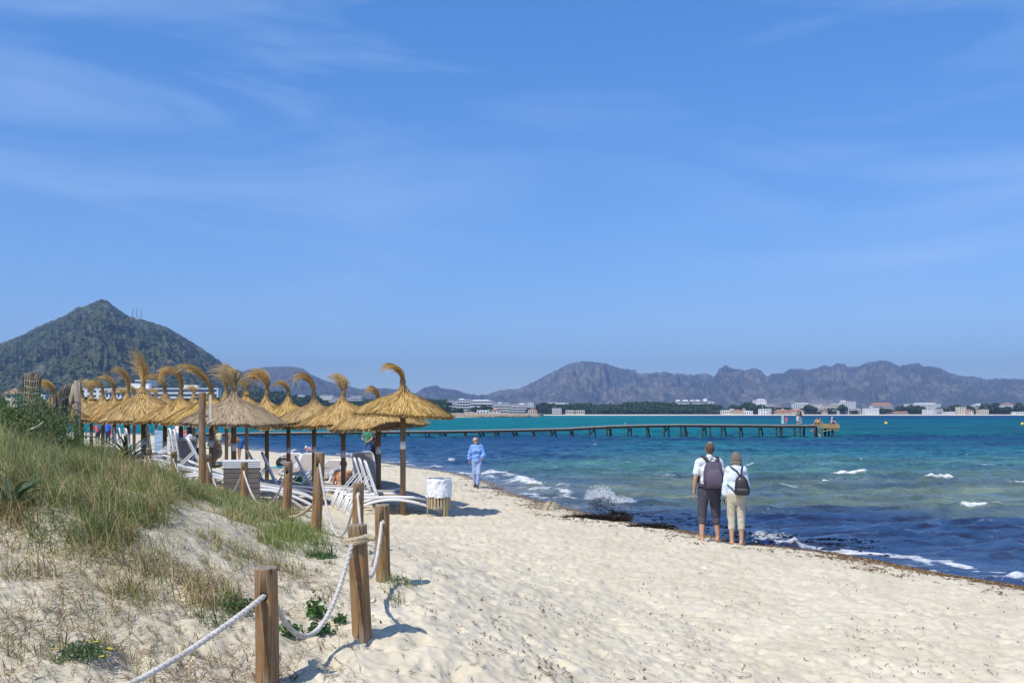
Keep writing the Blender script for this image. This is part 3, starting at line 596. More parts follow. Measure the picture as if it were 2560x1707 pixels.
# ---------------------------------------------------------------- reed fence
D = 19.0; x1 = PX(192, D); g = gz1(x1, D); reed = mat('reed', (.40, .33, .24), .85, 0, 9, .5, 60, (8, 8, .4), c2=(.13, .105, .08))
rf = empty('reed_fence', (x1, D, g), label='collapsed reed screen fence tied with wire between leaning poles on the dune', cat='fence')
def loc(px, py, DD): return (PX(px, DD) - x1, DD - D, PZ(py, DD) - g)
mb = MB(); mb.tube([loc(192, 1130, 19), loc(194, 1020, 19), loc(193, 951, 19)], [.062, .060, .056], 14); mb.build('pole', wood_grey, rf, smooth=True)
mb = MB(); mb.tube([loc(158, 1090, 18.9), loc(186, 960, 19.0)], [.05, .04], 12); mb.build('pole', wood_grey, rf, smooth=True)
mb = MB(); mb.tube([loc(73, 1070, 18.0), loc(77, 985, 18.0)], [.045, .04], 12); mb.build('pole', wood, rf, smooth=True)
rg = np.random.default_rng(5)
def stick(mb, p0, p1, r):
    cc = np.array((.42, .34, .24)) * rg.uniform(.25, 1.25)
    p0 = np.array(p0); p1 = np.array(p1); mid = (p0 + p1) / 2 + rg.normal(0, .012, 3); mb.tube([p0, mid, p1], [r, r, r * .8], 5, col=cc)
mb = MB()
for i in range(95):
    a = rg.random() * 6.3; rr = .13 * math.sqrt(rg.random()); cx_, cy_ = rr * math.cos(a), rr * math.sin(a)
    b0 = loc(70, 1120, 17.9); t0 = loc(81, 930 + rg.uniform(0, 16), 17.9)
    stick(mb, (b0[0] + cx_ * .8, b0[1] + cy_, b0[2]), (t0[0] + cx_ * 1.3, t0[1] + cy_, t0[2]), .011)
mb.build('reed_roll', vcmat('reed_sticks', .85), rf, cols=True)
mb = MB()
top = [(96, 984), (106, 1000), (118, 1008), (130, 1000), (142, 985), (154, 973), (168, 966), (186, 958)]
bot = [(100, 1066), (109, 1078), (119, 1086), (128, 1090), (137, 1090), (146, 1086), (154, 1080), (164, 1076)]
tp = np.array(top, float); bp_ = np.array(bot, float)
for k in range(120):
    t = k / 119.; i = t * 7; tx = np.interp(i, range(8), tp[:, 0]); ty = np.interp(i, range(8), tp[:, 1]) + rg.uniform(-6, 4); bx = np.interp(i, range(8), bp_[:, 0]); by = np.interp(i, range(8), bp_[:, 1]) + rg.uniform(-3, 8)
    DD = 18.2 + .8 * t + .12 * math.sin(t * 9)
    stick(mb, loc(bx, by, DD), loc(tx + rg.uniform(-2, 2), ty, DD + .05), .009)
mb.build('reed_panel', vcmat('reed_sticks'), rf, cols=True)
wire = mat('wire', (.42, .40, .38), .6, .1)
def wln(pts, n='wire'): mb = MB(); mb.tube(pts, .006, 5); mb.build(n, wire, rf, smooth=True)
for f_ in (.25, .6):
    pts = []
    for k in range(24):
        t = k / 23.; i = t * 7; a = np.array(loc(np.interp(i, range(8), tp[:, 0]), np.interp(i, range(8), tp[:, 1]), 18.14 + .8 * t)); b = np.array(loc(np.interp(i, range(8), bp_[:, 0]), np.interp(i, range(8), bp_[:, 1]), 18.1 + .8 * t + .12 * math.sin(t * 9))); pts.append(a + (b - a) * f_ + (0, -.03, .02 * math.sin(k * 2)))
    wln(pts)
wln([loc(198, 955, 18.95), loc(200, 990, 18.95), loc(199, 1040, 18.95), loc(200, 1085, 18.95)])
for py in (1000, 1020, 1036): wln([loc(184, py, 18.93), loc(192, py + 1, 18.91), loc(199, py, 18.93)])
for py in (950, 965, 980, 1000): wln([loc(64, py, 17.74), loc(80, py + 4, 17.72), loc(97, py + 2, 17.74)])
# ---------------------------------------------------------------- straw umbrellas
pole_m = mat('umbrella_pole', (.30, .205, .11), .8, 0, 4, .4, 40, (6, 6, .5), c2=(.19, .13, .075))
band_m = mat('white_band', (.72, .72, .71), .6, .05); rib_m = mat('rib_metal', (.05, .035, .03), .6, .1); tie_m = mat('tie', (.30, .22, .12), .8, .2)
straw = vcmat('straw', .75, .18, .25)
def ramp(n, g, grey=0, lo=.7):
    k = g.random(n)[:, None]; a = np.array((.46, .27, .075)); b = np.array((.84, .62, .25)); c = a + (b - a) * k
    dk = (g.random(n) < .12)[:, None]; c = np.where(dk, np.array((.22, .12, .04)), c)
    if grey: c = c * (1 - grey) + grey * (np.array((.30, .235, .165)) + np.array((.30, .25, .19)) * k)
    return c
def canopy_mesh(seed, grey=0, lop=0):
    g = np.random.default_rng(seed); mb = MB()
    n = 72; th = np.arange(n) * 2 * math.pi / n
    prof = [(.05, .58), (.065, .50), (.11, .435), (.24, .375), (.46, .285), (.70, .17), (.90, .045), (1.03, -.055), (1.0, -.085), (.90, -.035), (.6, .16), (.3, .27), (.05, .36)]
    V = []; wob = 1 + .03 * np.sin(2 * th + seed) + .025 * np.sin(5 * th + seed * 2) 
    for k, (r, z) in enumerate(prof):
        rr = r * (1 + (wob - 1) * min(1, r * 1.5)) + fbm(np.cos(th) * 5 + seed, np.sin(th) * 5 + r * 9, 3) * .018 * (r > .15)
        V.append(np.stack([rr * np.cos(th), rr * np.sin(th), z + fbm(np.cos(th) * 4, np.sin(th) * 4 + seed + r * 4, 3) * .022 + lop * rr * np.cos(th)], 1))
    i = np.arange(len(prof) - 1)[:, None] * n; j = np.arange(n)[None]; q = (j + 1) % n
    V = np.concatenate(V); base = ramp(1, g, grey)[0] * 0 + np.array((.36, .235, .10)) * (1 - grey) + grey * np.array((.22, .17, .12))
    mb.add(V, np.stack([(i + j).ravel(), (i + q).ravel(), (i + n + q).ravel(), (i + n + j).ravel()], 1), col=base)
    pr = np.array(prof[:8]); S = 3600
    a = g.random(S) * 2 * math.pi; r0 = .04 + .90 * g.random(S) ** .8; L = .16 + .22 * g.random(S); r1 = np.minimum(r0 + L, 1.045 + .045 * g.random(S)); wd = .0035 + .005 * g.random(S) + .004 * r0
    da = g.normal(0, .05, S)
    def pt(a, r, lift):
        ww = 1 + .03 * np.sin(2 * a + seed) + .025 * np.sin(5 * a + seed * 2); rr = r * (1 + (ww - 1) * np.minimum(1, r * 1.5))
        z = np.interp(r, pr[:, 0], pr[:, 1]) + fbm(np.cos(a) * 4, np.sin(a) * 4 + seed + r * 4, 3) * .022 + lop * rr * np.cos(a)
        return np.stack([rr * np.cos(a), rr * np.sin(a), z + lift], 1)
    tang = lambda a: np.stack([-np.sin(a), np.cos(a), 0 * a], 1)
    l0 = .004 + .012 * g.random(S); l1 = .008 + .026 * g.random(S) ** 2
    p0 = pt(a, r0, l0); pm = pt(a + da * .5, (r0 + r1) / 2, (l0 + l1) / 2 + .006); p1 = pt(a + da, r1, l1)
    w0 = tang(a) * wd[:, None]; V = np.stack([p0 - w0, p0 + w0, pm - w0, pm + w0, p1 - w0 * .6, p1 + w0 * .6], 1).reshape(-1, 3)
    b = (np.arange(S) * 6)[:, None]; fc = np.concatenate([b + np.array([0, 1, 3, 2]), b + np.array([2, 3, 5, 4])]); cc = np.repeat(ramp(S, g, grey), 6, 0)
    mb.add(V, fc, col=cc)
    # ragged fringe under the rim
    S = 1500; a = g.random(S) * 2 * math.pi; p0 = pt(a, .95 + .05 * g.random(S), 0) ; dr = g.normal(.03, .03, S); dz = -.05 - .05 * g.random(S)
    p1 = p0 + np.stack([np.cos(a) * dr, np.sin(a) * dr, dz], 1) + g.normal(0, .008, (S, 3)); w0 = tang(a) * .0055
    V = np.stack([p0 - w0, p0 + w0, p1 + w0, p1 - w0], 1).reshape(-1, 3); fc = (np.arange(S) * 4)[:, None] + np.arange(4)
    mb.add(V, fc, col=np.repeat(ramp(S, g, grey) * np.where(g.random(S) < .5, .75, 1)[:, None], 4, 0))
    return mb.mesh('thatch', straw, cols=True)
CAN = [canopy_mesh(k, (.0, .22, .10, .34)[k]) for k in range(4)]; CANG = canopy_mesh(9, .85)
def plume_mesh(seed, up, sweep, droop, spread=.10, S=420, grey=0, lean=0.0):
    """bundle of long straws above the tie: rises 'up', is blown 'sweep' to -x and droops"""
    g = np.random.default_rng(seed + 50); ex = 1.5 + .9 * ((seed * 37) % 10) / 10; mb = MB(); K = 12; t = np.linspace(0, 1, K)
    ln = .45 + .5 * g.random(S) + .25 * (g.random(S) < .15); a = g.random(S) * 2 * math.pi; rr = g.random(S) ** .5
    fx = g.normal(0, 1, S); fz = np.clip(g.normal(0, 1, S), -1.6, 2.2)
    T = t[None] * ln[:, None]
    ang = (T ** ex)[:, :] * (1 + (.26 + spread) * fz[:, None])
    th = ang * droop                      # bending angle along the straw
    ds = (up ** 2 + sweep ** 2) ** .5 * ln[:, None] / (K - 1) * (.98 + .14 * math.sin(seed * 2.7))
    dx = -np.sin(np.clip(th, 0, 3.0)) * ds; dz = np.cos(np.clip(th, 0, 3.0)) * ds
    X = np.cumsum(dx, 1) - dx[:, :1]; Z = np.cumsum(dz, 1) - dz[:, :1]
    sp = (spread * 1.9 + .05) * (T ** 1.45); Yv = (rr * np.sin(a))[:, None] * .045 * (1 + 0 * T) + fx[:, None] * sp * .9
    X = X + (rr * np.cos(a))[:, None] * .04 + lean * T + g.normal(0, .02, (S, 1)) * T; Z = Z + fz[:, None] * sp * .55 - np.abs(fx)[:, None] * sp * .25
    P = np.stack([X, Yv, Z], -1); wd = (.0034 + .003 * g.random(S))[:, None] * (1 - .55 * t[None])
    tn = np.gradient(P, axis=1); sd = np.cross(tn, g.normal(0, 1, (S, 1, 3)) + 0 * tn); sd /= np.linalg.norm(sd, axis=2)[..., None] + 1e-9
    A = P - sd * wd[..., None]; B = P + sd * wd[..., None]; V = np.stack([A, B], 2).reshape(-1, 3)
    i = (np.arange(S) * K * 2)[:, None] + (np.arange(K - 1) * 2)[None]; i = i.ravel()
    cc = np.repeat(ramp(S, g, grey) * (.9), K * 2, 0)
    mb.add(V, np.stack([i, i + 1, i + 3, i + 2], 1), col=cc)
    # neck between thatch and tie
    n = 18; tq = np.arange(n) * 2 * math.pi / n; V = []
    for r, z in ((.13, -.21), (.085, -.12), (.062, -.05), (.052, 0), (.06, .04), (.045, .12)): V.append(np.stack([r * np.cos(tq) * (1 + .06 * np.sin(5 * tq)), r * np.sin(tq), np.full(n, z)], 1))
    i = np.arange(5)[:, None] * n; j = np.arange(n)[None]; q = (j + 1) % n
    mb.add(np.concatenate(V), np.stack([(i + j).ravel(), (i + q).ravel(), (i + n + q).ravel(), (i + n + j).ravel()], 1), col=np.array((.42, .27, .11)) * (1 - grey) + grey * np.array((.28, .22, .15)))
    return mb.mesh('plume', straw, cols=True)
ribm = MB()
for k in range(10):
    a = k * 2 * math.pi / 10; ribm.tube([(.05 * math.cos(a), .05 * math.sin(a), -.03), (.9 * math.cos(a), .9 * math.sin(a), -.075)], .010, 5)
    ribm.tube([(.25 * math.cos(a), .25 * math.sin(a), -.03), (.05 * math.cos(a), .05 * math.sin(a), -.12)], .008, 5)
tq = np.linspace(0, 2 * math.pi, 49); ribm.tube(np.stack([.97 * np.cos(tq), .97 * np.sin(tq), 0 * tq - .09], 1), .012, 5, caps=False)
RIBM = ribm.mesh('ribs', rib_m)
tiem = MB()
for z in (-.01, .015, .05): tiem.tube(np.stack([.062 * np.cos(tq), .062 * np.sin(tq), 0 * tq + z + .006 * np.sin(tq * 2)], 1), .008, 5, caps=False)
TIEM = tiem.mesh('tie', tie_m)
# px pole, D, rim py, radius m, canopy variant, tie py (0: default), plume (up, sweep, droop, spread), label
UMB = [
 (1007, 21.6, 1037, 1.06, 0, 957, (.40, .55, 2.4, .12, 0, .0), 'nearest straw umbrella on the right, standing apart beside the litter bin'),
 (946, 23.6, 1066, 1.16, 1, 1001, (.20, .40, 2.7, .08, 0, .02), 'low straw umbrella tucked under and behind the rightmost one, its rim below the others'),
 (858, 24.8, 1060, 1.12, 2, 985, (.62, .35, 1.9, .10, 0, .0), 'straw umbrella with a tall upright plume, left of the bin end canopies'),
 (785, 27.0, 1062, 1.08, 3, 988, (.30, .70, 2.3, .06, 0, .0), 'straw umbrella whose flat plume streams straight left above the tall post with two ropes'),
 (721, 28.6, 1061, 1.05, 0, 987, (.42, .55, 2.6, .08, 0, .0), 'straw umbrella with a dark hooked plume, above the post right of the planter'),
 (667, 28.8, 1057, 1.10, 1, 985, (.55, .95, 3.6, .13, 0, .0), 'straw umbrella whose plume makes a wide hoop falling back to the thatch'),
 (617, 36.5, 1050, 1.05, 2, 972, (.20, .45, 2.6, .10, 0, -.05), 'umbrella mostly hidden behind the grey thatch, only its short dark plume showing'),
 (584, 22.8, 1056, 1.16, 4, 973, (.55, .45, 2.3, .16, 1, .0), 'grey weathered straw umbrella above the planter box'),
 (566, 36.0, 1050, 1.05, 3, 974, (.55, .40, 2.2, .14, 0, .0), 'umbrella behind the grey weathered one, its blurry plume left of the grey plume'),
 (528, 25.4, 1052, 1.15, 0, 975, (.85, .65, 2.0, .16, 0, -.22), 'straw umbrella with a big windswept plume behind the tall sign post'),
 (485, 41.0, 1046, 1.10, 1, 982, (.25, .25, 1.8, .10, 0, .0), 'small far umbrella with a short curled plume just left of the sign post'),
 (452, 26.4, 1050, 1.15, 2, 983, (.50, 1.20, 3.3, .12, 0, .0), 'straw umbrella with a long plume arching low to the left over its neighbour'),
 (412, 28.5, 1047, 1.10, 3, 977, (.35, .60, 2.6, .10, 0, .0), 'straw umbrella with a knotted bulb and low plume left of the long arching one'),
 (390, 46.0, 1043, 1.10, 0, 990, (.40, .45, 2.4, .10, 0, .0), 'distant umbrella seen between the arching plumes'),
 (358, 26.8, 1048, 1.15, 1, 962, (.72, .40, 1.5, .26, 0, .05), 'straw umbrella with a plume fanned wide open like a brush'),
 (364, 46.5, 1043, 1.10, 2, 988, (.30, .35, 2.4, .10, 0, .0), 'distant umbrella right behind the fanned plume'),
 (335, 41.5, 1045, 1.05, 3, 985, (.35, .35, 2.0, .10, 0, .0), 'far umbrella just left of the fanned plume'),
 (320, 31.5, 1047, 1.12, 0, 980, (.75, .40, 2.0, .16, 0, .0), 'straw umbrella with a dark brushy plume in front of the hotel terrace'),
 (314, 38.0, 1045, 1.05, 1, 992, (.30, .40, 2.2, .08, 0, .0), 'umbrella hidden directly behind the dark brushy plume'),
 (285, 33.5, 1046, 1.08, 2, 985, (.45, .70, 2.5, .10, 0, .0), 'straw umbrella with a pale thin plume streaming left in front of the flat roofed hotel'),
 (257, 35.0, 1046, 1.08, 3, 983, (.45, .60, 2.3, .13, 0, .0), 'straw umbrella with a thick bent neck, third from the reed fence'),
 (228, 37.5, 1044, 1.05, 0, 985, (.52, .55, 2.3, .14, 0, .0), 'straw umbrella with a straight neck, second from the reed fence'),
 (205, 36.0, 1045, 1.05, 1, 990, (.40, .30, 1.9, .10, 0, .0), 'straw umbrella half hidden behind the grey pole of the reed fence'),
 (134, 31.0, 1052, 1.05, 2, 985, (.42, .55, 2.5, .16, 0, .0), 'lone umbrella seen only by its plume above the sagging reed screen')]
for k, (px, D, ry, rad, cv, ty, pl, lab) in enumerate(UMB):
    x = PX(px, D); g = gz1(x, D); rim = PZ(ry, D) - g
    pl = (pl[0], pl[1] * 1.08, pl[2] * (.80 if pl[2] < 3 else .95)) + tuple(pl[3:])
    u = empty('straw_umbrella', (x, D, g), label=lab, cat='umbrella', group='straw umbrellas along the beach')
    hz = rim + .06
    pr = .062 if D < 30 else .066
    mb = MB(); mb.tube([(0, 0, -.3), (.004, 0, hz * .5), (0, 0, hz + .3)], [pr, pr * .98, pr * .95], 12); mb.build('pole', pole_m, u, smooth=True)
    if k in (0, 1, 2, 3, 4, 7, 9, 11, 14, 17, 12, 10, 13, 15, 19, 21):
        bz = hz * (.68 if k in (0, 1) else .60 + .05 * math.sin(k * 3)); mb = MB(); mb.lathe([(pr + .003, bz - .085), (pr + .003, bz + .085)], n=14); mb.build('white_band', band_m, u, smooth=True)
    c = link('canopy', CANG if cv == 4 else CAN[cv], u); tz = PZ(ty, D) - g
    zs = max(.55, (tz - .10 - rim) / .60)
    c.scale = (rad, rad, zs); c.location = (.0, 0, rim + .05); c.rotation_euler = (R(2.6 * math.sin(k * 5)), R(2.8 * math.cos(k * 3)), k * 1.3)
    rb = link('ribs', RIBM, u); rb.scale = (rad, rad, 1); rb.location = (0, 0, rim + .05); rb.rotation_euler = c.rotation_euler
    p = link('plume', plume_mesh(k, pl[0], pl[1], pl[2], pl[3], grey=max(.45 * pl[4], (0, .15, .3, .05, .2)[k % 5]), lean=pl[5], S=760 if D < 33 else 420), u); p.location = (0, 0, tz); p.rotation_euler = (0, R(6 * math.sin(k * 4.1)), R(38 * math.sin(k * 2.3 + .4)))
    t = link('tie', TIEM, u); t.location = (0, 0, tz)
# ---------------------------------------------------------------- dune grass
grass_m = vcmat('grass_blade', .7, .25, .2)
G1 = np.array((.21, .25, .080)); G2 = np.array((.105, .155, .050)); GG = np.array((.24, .27, .17)); DR = np.array((.46, .37, .19)); BR = np.array((.24, .155, .075)); DG = np.array((.035, .085, .025))
PAL = {'g': ((G1, .36), (G2, .38), (GG, .10), (DR, .16)), 'm': ((G1, .32), (G2, .26), (GG, .12), (DR, .20), (BR, .10)), 'b': ((BR, .40), (DR, .38), (G2, .12), (G1, .1)), 's': ((GG, .25), (G1, .22), (DR, .3), (BR, .23)), 'd': ((DG, .5), (G2, .4), (G1, .1)), 'l': ((G1, .65), (np.array((.16, .21, .05)), .35))}
# photo-space patches: cx, cy, rx, ry, blades per m2, palette, blade length
PATCH = [(60, 1060, 260, 130, 1100, 'g', .27), (230, 1130, 190, 90, 1000, 'g', .25), (120, 1210, 260, 110, 1000, 'm', .26), (330, 1200, 130, 60, 800, 'm', .24), (60, 1180, 90, 60, 500, 'b', .40), (420, 1215, 120, 45, 500, 'g', .26),
         (320, 1285, 110, 62, 850, 'b', .27), (110, 1330, 200, 70, 750, 'g', .24), (210, 1310, 90, 50, 500, 'd', .24), (300, 1390, 190, 60, 520, 's', .17), (90, 1400, 160, 60, 520, 'm', .18), (330, 1440, 200, 60, 300, 'm', .15),
         (540, 1248, 110, 26, 650, 'g', .2), (660, 1290, 100, 30, 700, 'g', .20), (740, 1345, 90, 34, 800, 'l', .17), (800, 1375, 40, 26, 900, 'd', .14), (600, 1345, 130, 30, 260, 's', .14), (690, 1400, 140, 56, 380, 'm', .15), (780, 1410, 40, 22, 450, 'd', .10),
         (480, 1390, 170, 66, 420, 's', .17), (500, 1500, 90, 55, 620, 'g', .30), (470, 1445, 60, 40, 400, 'b', .26), (540, 1540, 70, 40, 500, 'd', .20), (250, 1480, 280, 70, 260, 's', .15), (420, 1560, 220, 90, 240, 's', .14), (120, 1560, 200, 80, 220, 's', .14),
         (50, 1665, 90, 60, 560, 'b', .22), (130, 1610, 80, 40, 200, 'b', .14), (360, 1650, 160, 50, 160, 's', .14), (700, 1500, 140, 60, 160, 's', .12), (740, 1640, 130, 50, 180, 's', .11), (560, 1640, 60, 40, 50, 's', .10),
         (985, 1470, 40, 30, 900, 'g', .20), (1000, 1500, 34, 22, 700, 'm', .15), (820, 1520, 60, 50, 150, 's', .12), (840, 1330, 50, 40, 60, 's', .1), (900, 1540, 60, 30, 30, 's', .1), (650, 1220, 60, 20, 250, 'm', .16), (470, 1240, 60, 22, 500, 'g', .2)]
def grass_points():
    g = np.random.default_rng(21); out = []
    n = 420000; D = np.exp(g.uniform(math.log(3.6), math.log(34), n)); px = g.uniform(-160, 1120, n)
    # area weight of a log-distance, uniform-bearing sample
    x = PX(px, D); z = gz(x, D); py = HY - (z - CH) * F / D
    u = pdist(x, D, FL); u = np.where(inside(x, D, FPOLY), u, -u)
    area = (1280 / F * D) * (D * math.log(34 / 3.6)) / n
    clump = fbm(x * 2.2, D * 2.2, 3); fine = fbm(x * 7 + 5, D * 7, 2)
    dens = np.zeros(n); pal = np.full(n, 's'); ln = np.full(n, .15); best = np.zeros(n)
    for cx, cy, rx, ry, de, pa, le in PATCH:
        q = 1 - ((px - cx) / rx) ** 2 - ((py - cy) / ry) ** 2 + .55 * clump
        wgt = np.clip(q * 1.6, 0, 1) * de; dens += wgt; s = wgt > best; best = np.where(s, wgt, best); pal[s] = pa; ln[s] = le
    dens = np.maximum(dens, 22 * (u > .2)) * (u > -.75) 
    dens *= np.where(dens < 300, np.clip(1.0 + 2.2 * fine + clump, 0, 3), np.clip(.85 + 1.3 * fine + .6 * clump, .12, 2.4))
    back = (u > 4.2) & (py < 1130); dens = np.where(back, np.maximum(dens, 500), dens); ln = np.where(back & (ln < .3), .3, ln); pal[back & (best < 50)] = 'g'
    ln = np.where(u < .7, np.minimum(ln, .15), np.where(u < 1.3, np.minimum(ln, .22), ln))
    lim = 1.0 * np.minimum(1, (12 / D)) ** .6
    keep = g.random(n) < dens * area * lim
    return x[keep], D[keep], z[keep], pal[keep], ln[keep]
def blades(mb, x, y, z, L, W, cols, seed, lean=.55, wind=(-.25, .05), K=4, flop=.8):
    g = np.random.default_rng(seed); n = len(x); L = L * (.55 + .8 * g.random(n)); a = g.random(n) * 2 * math.pi; ti = np.abs(g.normal(0, lean, n)) + .05
    dx = np.cos(a) * np.sin(ti) + wind[0] * g.random(n); dy = np.sin(a) * np.sin(ti) + wind[1]; dz = np.cos(ti)
    cu = flop * (.4 + g.random(n)); t = np.linspace(0, 1, K)[None]
    X = x[:, None] + L[:, None] * (dx[:, None] * t + cu[:, None] * dx[:, None] * t ** 2 * .7); Y = y[:, None] + L[:, None] * (dy[:, None] * t + cu[:, None] * dy[:, None] * t ** 2 * .7)
    Z = z[:, None] - .015 + L[:, None] * (dz[:, None] * t - cu[:, None] * .42 * t ** 2.2 * (ti[:, None] + .15))
    sx = -np.sin(a + g.normal(0, .6, n)); sy = np.cos(a + g.normal(0, .6, n)); w_ = W[:, None] * (1 - t ** 1.5 * .85)
    A = np.stack([X - sx[:, None] * w_, Y - sy[:, None] * w_, Z], -1); B = np.stack([X + sx[:, None] * w_, Y + sy[:, None] * w_, Z], -1)
    V = np.stack([A, B], 2).reshape(-1, 3); i = ((np.arange(n) * K * 2)[:, None] + (np.arange(K - 1) * 2)[None]).ravel()
    mb.add(V, np.stack([i, i + 1, i + 3, i + 2], 1), col=np.repeat(cols, K * 2, 0))
def pick(pal, g):
    c = np.zeros((len(pal), 3))
    for k, opts in PAL.items():
        s = np.nonzero(pal == k)[0]
        if len(s): j = g.choice(len(opts), len(s), p=[o[1] / sum(q[1] for q in opts) for o in opts]); c[s] = np.array([o[0] for o in opts])[j]
    return c * (.85 + .7 * g.random((len(pal), 1)))
x, y, z, pal, ln = grass_points(); g = np.random.default_rng(3); ln = .82 * ln * np.clip(.95 + 1.05 * fbm(x * 1.5, y * 1.5, 3), .38, 1.9); hz_ = fbm(x * .8 + 20, y * .8, 3); pal = np.where((hz_ > .30) & np.isin(pal, ['g', 'm']), 'b', pal); pal = np.where((hz_ < -.28) & np.isin(pal, ['m', 'b']), 'g', pal)
# tufts: each point becomes a few blades from one root
mult = np.where(ln > .17, 6, 4); idx = np.repeat(np.arange(len(x)), mult); sp = .02 + .05 * ln[idx]
bx = x[idx] + g.normal(0, 1, len(idx)) * sp; by = y[idx] + g.normal(0, 1, len(idx)) * sp
for nm, sel, lab in (('dune_grass', np.isin(pal[idx], ['g', 'd', 'l']), 'green windblown dune grass covering the slope behind the fence'), ('dry_grass', ~np.isin(pal[idx], ['g', 'd', 'l']), 'brown and straw coloured dry grass scattered over the dune sand')):
    mb = MB(); q = idx[sel]
    blades(mb, bx[sel], by[sel], z[q], ln[q], .0012 + .00012 * y[q] + .0012 * g.random(len(q)), pick(pal[q], g), 5, lean=1.0 if nm == 'dune_grass' else 1.15, flop=1.2)
    o = mb.build(nm, grass_m, cols=True); tag(o, lab, kind='stuff')
print('blades', len(idx))
# ---------------------------------------------------------------- plants that stand out
def strap_plant(name, px, py, n, L, W, label, cat, seed, col=(.030, .075, .035), flat=.9, dz=0):
    x, y, z = hit(px, py); g = np.random.default_rng(seed); u = empty(name, (x, y, z + dz), label=label, cat=cat); mb = MB()
    for k in range(n):
        a = g.random() * 6.28; l = L * (.6 + .5 * g.random()); el = g.uniform(.25, 1.35); K = 9; t = np.linspace(0, 1, K)
        r = l * np.cos(el) * t + l * .35 * t ** 2; zz = l * np.sin(el) * t - l * flat * .55 * t ** 2.4; w_ = W * np.sin(np.clip(t * 2.6 + .5, 0, 3.14)) ** .7 * (1 - t ** 3) + .0006
        P = np.stack([np.cos(a) * r, np.sin(a) * r, zz], 1); s = np.array((-math.sin(a), math.cos(a), .25 * g.normal()))
        A = P - s * w_[:, None]; B = P + s * w_[:, None]; M = P - np.array((0, 0, 1)) * w_[:, None] * .35
        V = np.stack([A, M, B], 1).reshape(-1, 3); i = (np.arange(K - 1) * 3)[:, None]
        mb.add(V, np.concatenate([i + [0, 1, 4, 3], i + [1, 2, 5, 4]]), col=np.array(col) * g.uniform(.7, 1.5))
    mb.build('leaves', vcmat('strap_leaf', .45, .15, .5), u, smooth=True, cols=True); return u
strap_plant('sea_daffodil', 318, 1172, 52, .95, .020, 'dark green long strap leaved plant standing on the dune edge before the loungers', 'plant', 1, dz=.10)
strap_plant('sea_daffodil', 25, 1275, 16, .50, .016, 'strap leaved plant in the grass at the left edge of the picture', 'plant', 2, col=(.05, .11, .06))
strap_plant('sea_daffodil', 60, 1262, 12, .34, .014, 'smaller pale strap leaved plant beside the one at the left edge', 'plant', 3, col=(.10, .15, .11))
def leafy(name, px, py, rx, rz, n, leaf, col, label, cat, seed, D=None, dz=0, flowers=0, ry=None, twigs=14, mtl=None):
    if D is None: x, y, z = hit(px, py)
    else: x, y = PX(px, D), D; z = gz1(x, y)
    g = np.random.default_rng(seed); u = empty(name, (x, y, z + dz), label=label, cat=cat); ry = ry or rx
    mb = MB(); v = g.normal(0, 1, (n, 3)); v /= np.linalg.norm(v, axis=1)[:, None]; v[:, 2] = np.abs(v[:, 2]); rr = g.random(n) ** .4 * (1 + .35 * fbm(v[:, 0] * 3 + seed, v[:, 1] * 3 + v[:, 2] * 2, 3))
    P = v * rr[:, None] * np.array((rx, ry, rz)); a = g.normal(0, 1, (n, 3)); a /= np.linalg.norm(a, axis=1)[:, None]; b = np.cross(a, g.normal(0, 1, (n, 3))); b /= np.linalg.norm(b, axis=1)[:, None]
    l = leaf * (.6 + .8 * g.random(n))[:, None]; V = np.stack([P - a * l, P - b * l * .5, P + a * l, P + b * l * .5], 1).reshape(-1, 3)
    mb.add(V, (np.arange(n) * 4)[:, None] + np.arange(4), col=np.repeat(np.array(col) * g.uniform(.55, 1.7, (n, 1)), 4, 0)); mb.build('foliage', vcmat('leaf', .6, .2, .3), u, cols=True)
    mb = MB()
    for k in range(twigs):
        d = v[k] * np.array((rx, ry, rz)) * .8; mb.tube([(0, 0, 0), d * .5 + (0, 0, .03 * rz), d], [.012 * rz + .002, .006 * rz + .0015, .001], 4)
    mb.build('stems', mat('twig', (.12, .085, .05), .9), u)
    if flowers:
        for k in range(flowers):
            d = v[k + 3] * np.array((rx, ry, rz)) * 1.02; mb = MB()
            for q in range(5): t = q * 1.2566; mb.add([d, d + np.array((math.cos(t) * .011, math.sin(t) * .011, .004)), d + np.array((math.cos(t + .5) * .013, math.sin(t + .5) * .013, .006)), d + np.array((math.cos(t + 1.1) * .010, math.sin(t + 1.1) * .010, .004))], [[0, 1, 2, 3]])
            mb.build('flower', mat('yellow_petal', (.75, .55, .02), .6), u)
    return u
leafy('flowering_herb', 205, 1640, .13, .07, 1500, .007, (.10, .16, .07), 'low bushy herb with small yellow flowers on bare dune sand', 'plant', 1, flowers=9)
leafy('bush', 10, 0, 1.0, .84, 26000, .015, (.11, .165, .055), 'tall green bush at the left edge of the picture on top of the dune', 'bush', 2, D=13.5, dz=-.05)
leafy('bush', 118, 0, .62, .28, 16000, .015, (.12, .19, .045), 'bright green rounded bush in front of the sagging reed screen', 'bush', 3, D=14.3, dz=-.05)
leafy('bush', 60, 0, .5, .24, 9000, .014, (.08, .125, .04), 'dark low bush between the edge bush and the bright green one', 'bush', 4, D=12.6, dz=-.05)
leafy('bush', 235, 0, .5, .2, 8000, .013, (.07, .11, .035), 'low dark bush at the foot of the reed fence pole', 'bush', 5, D=16.0, dz=-.05)
leafy('leafy_plant', 722, 1590, .08, .08, 260, .014, (.08, .16, .05), 'leafy green seedling cluster just right of the nearest post', 'plant', 6)
leafy('leafy_plant', 790, 1545, .07, .13, 200, .018, (.07, .16, .04), 'upright bright green weed under the rope curve', 'plant', 7)
leafy('leafy_plant', 800, 1585, .09, .05, 220, .016, (.04, .11, .035), 'low green weed at the lowest point of the nearest rope', 'plant', 8)
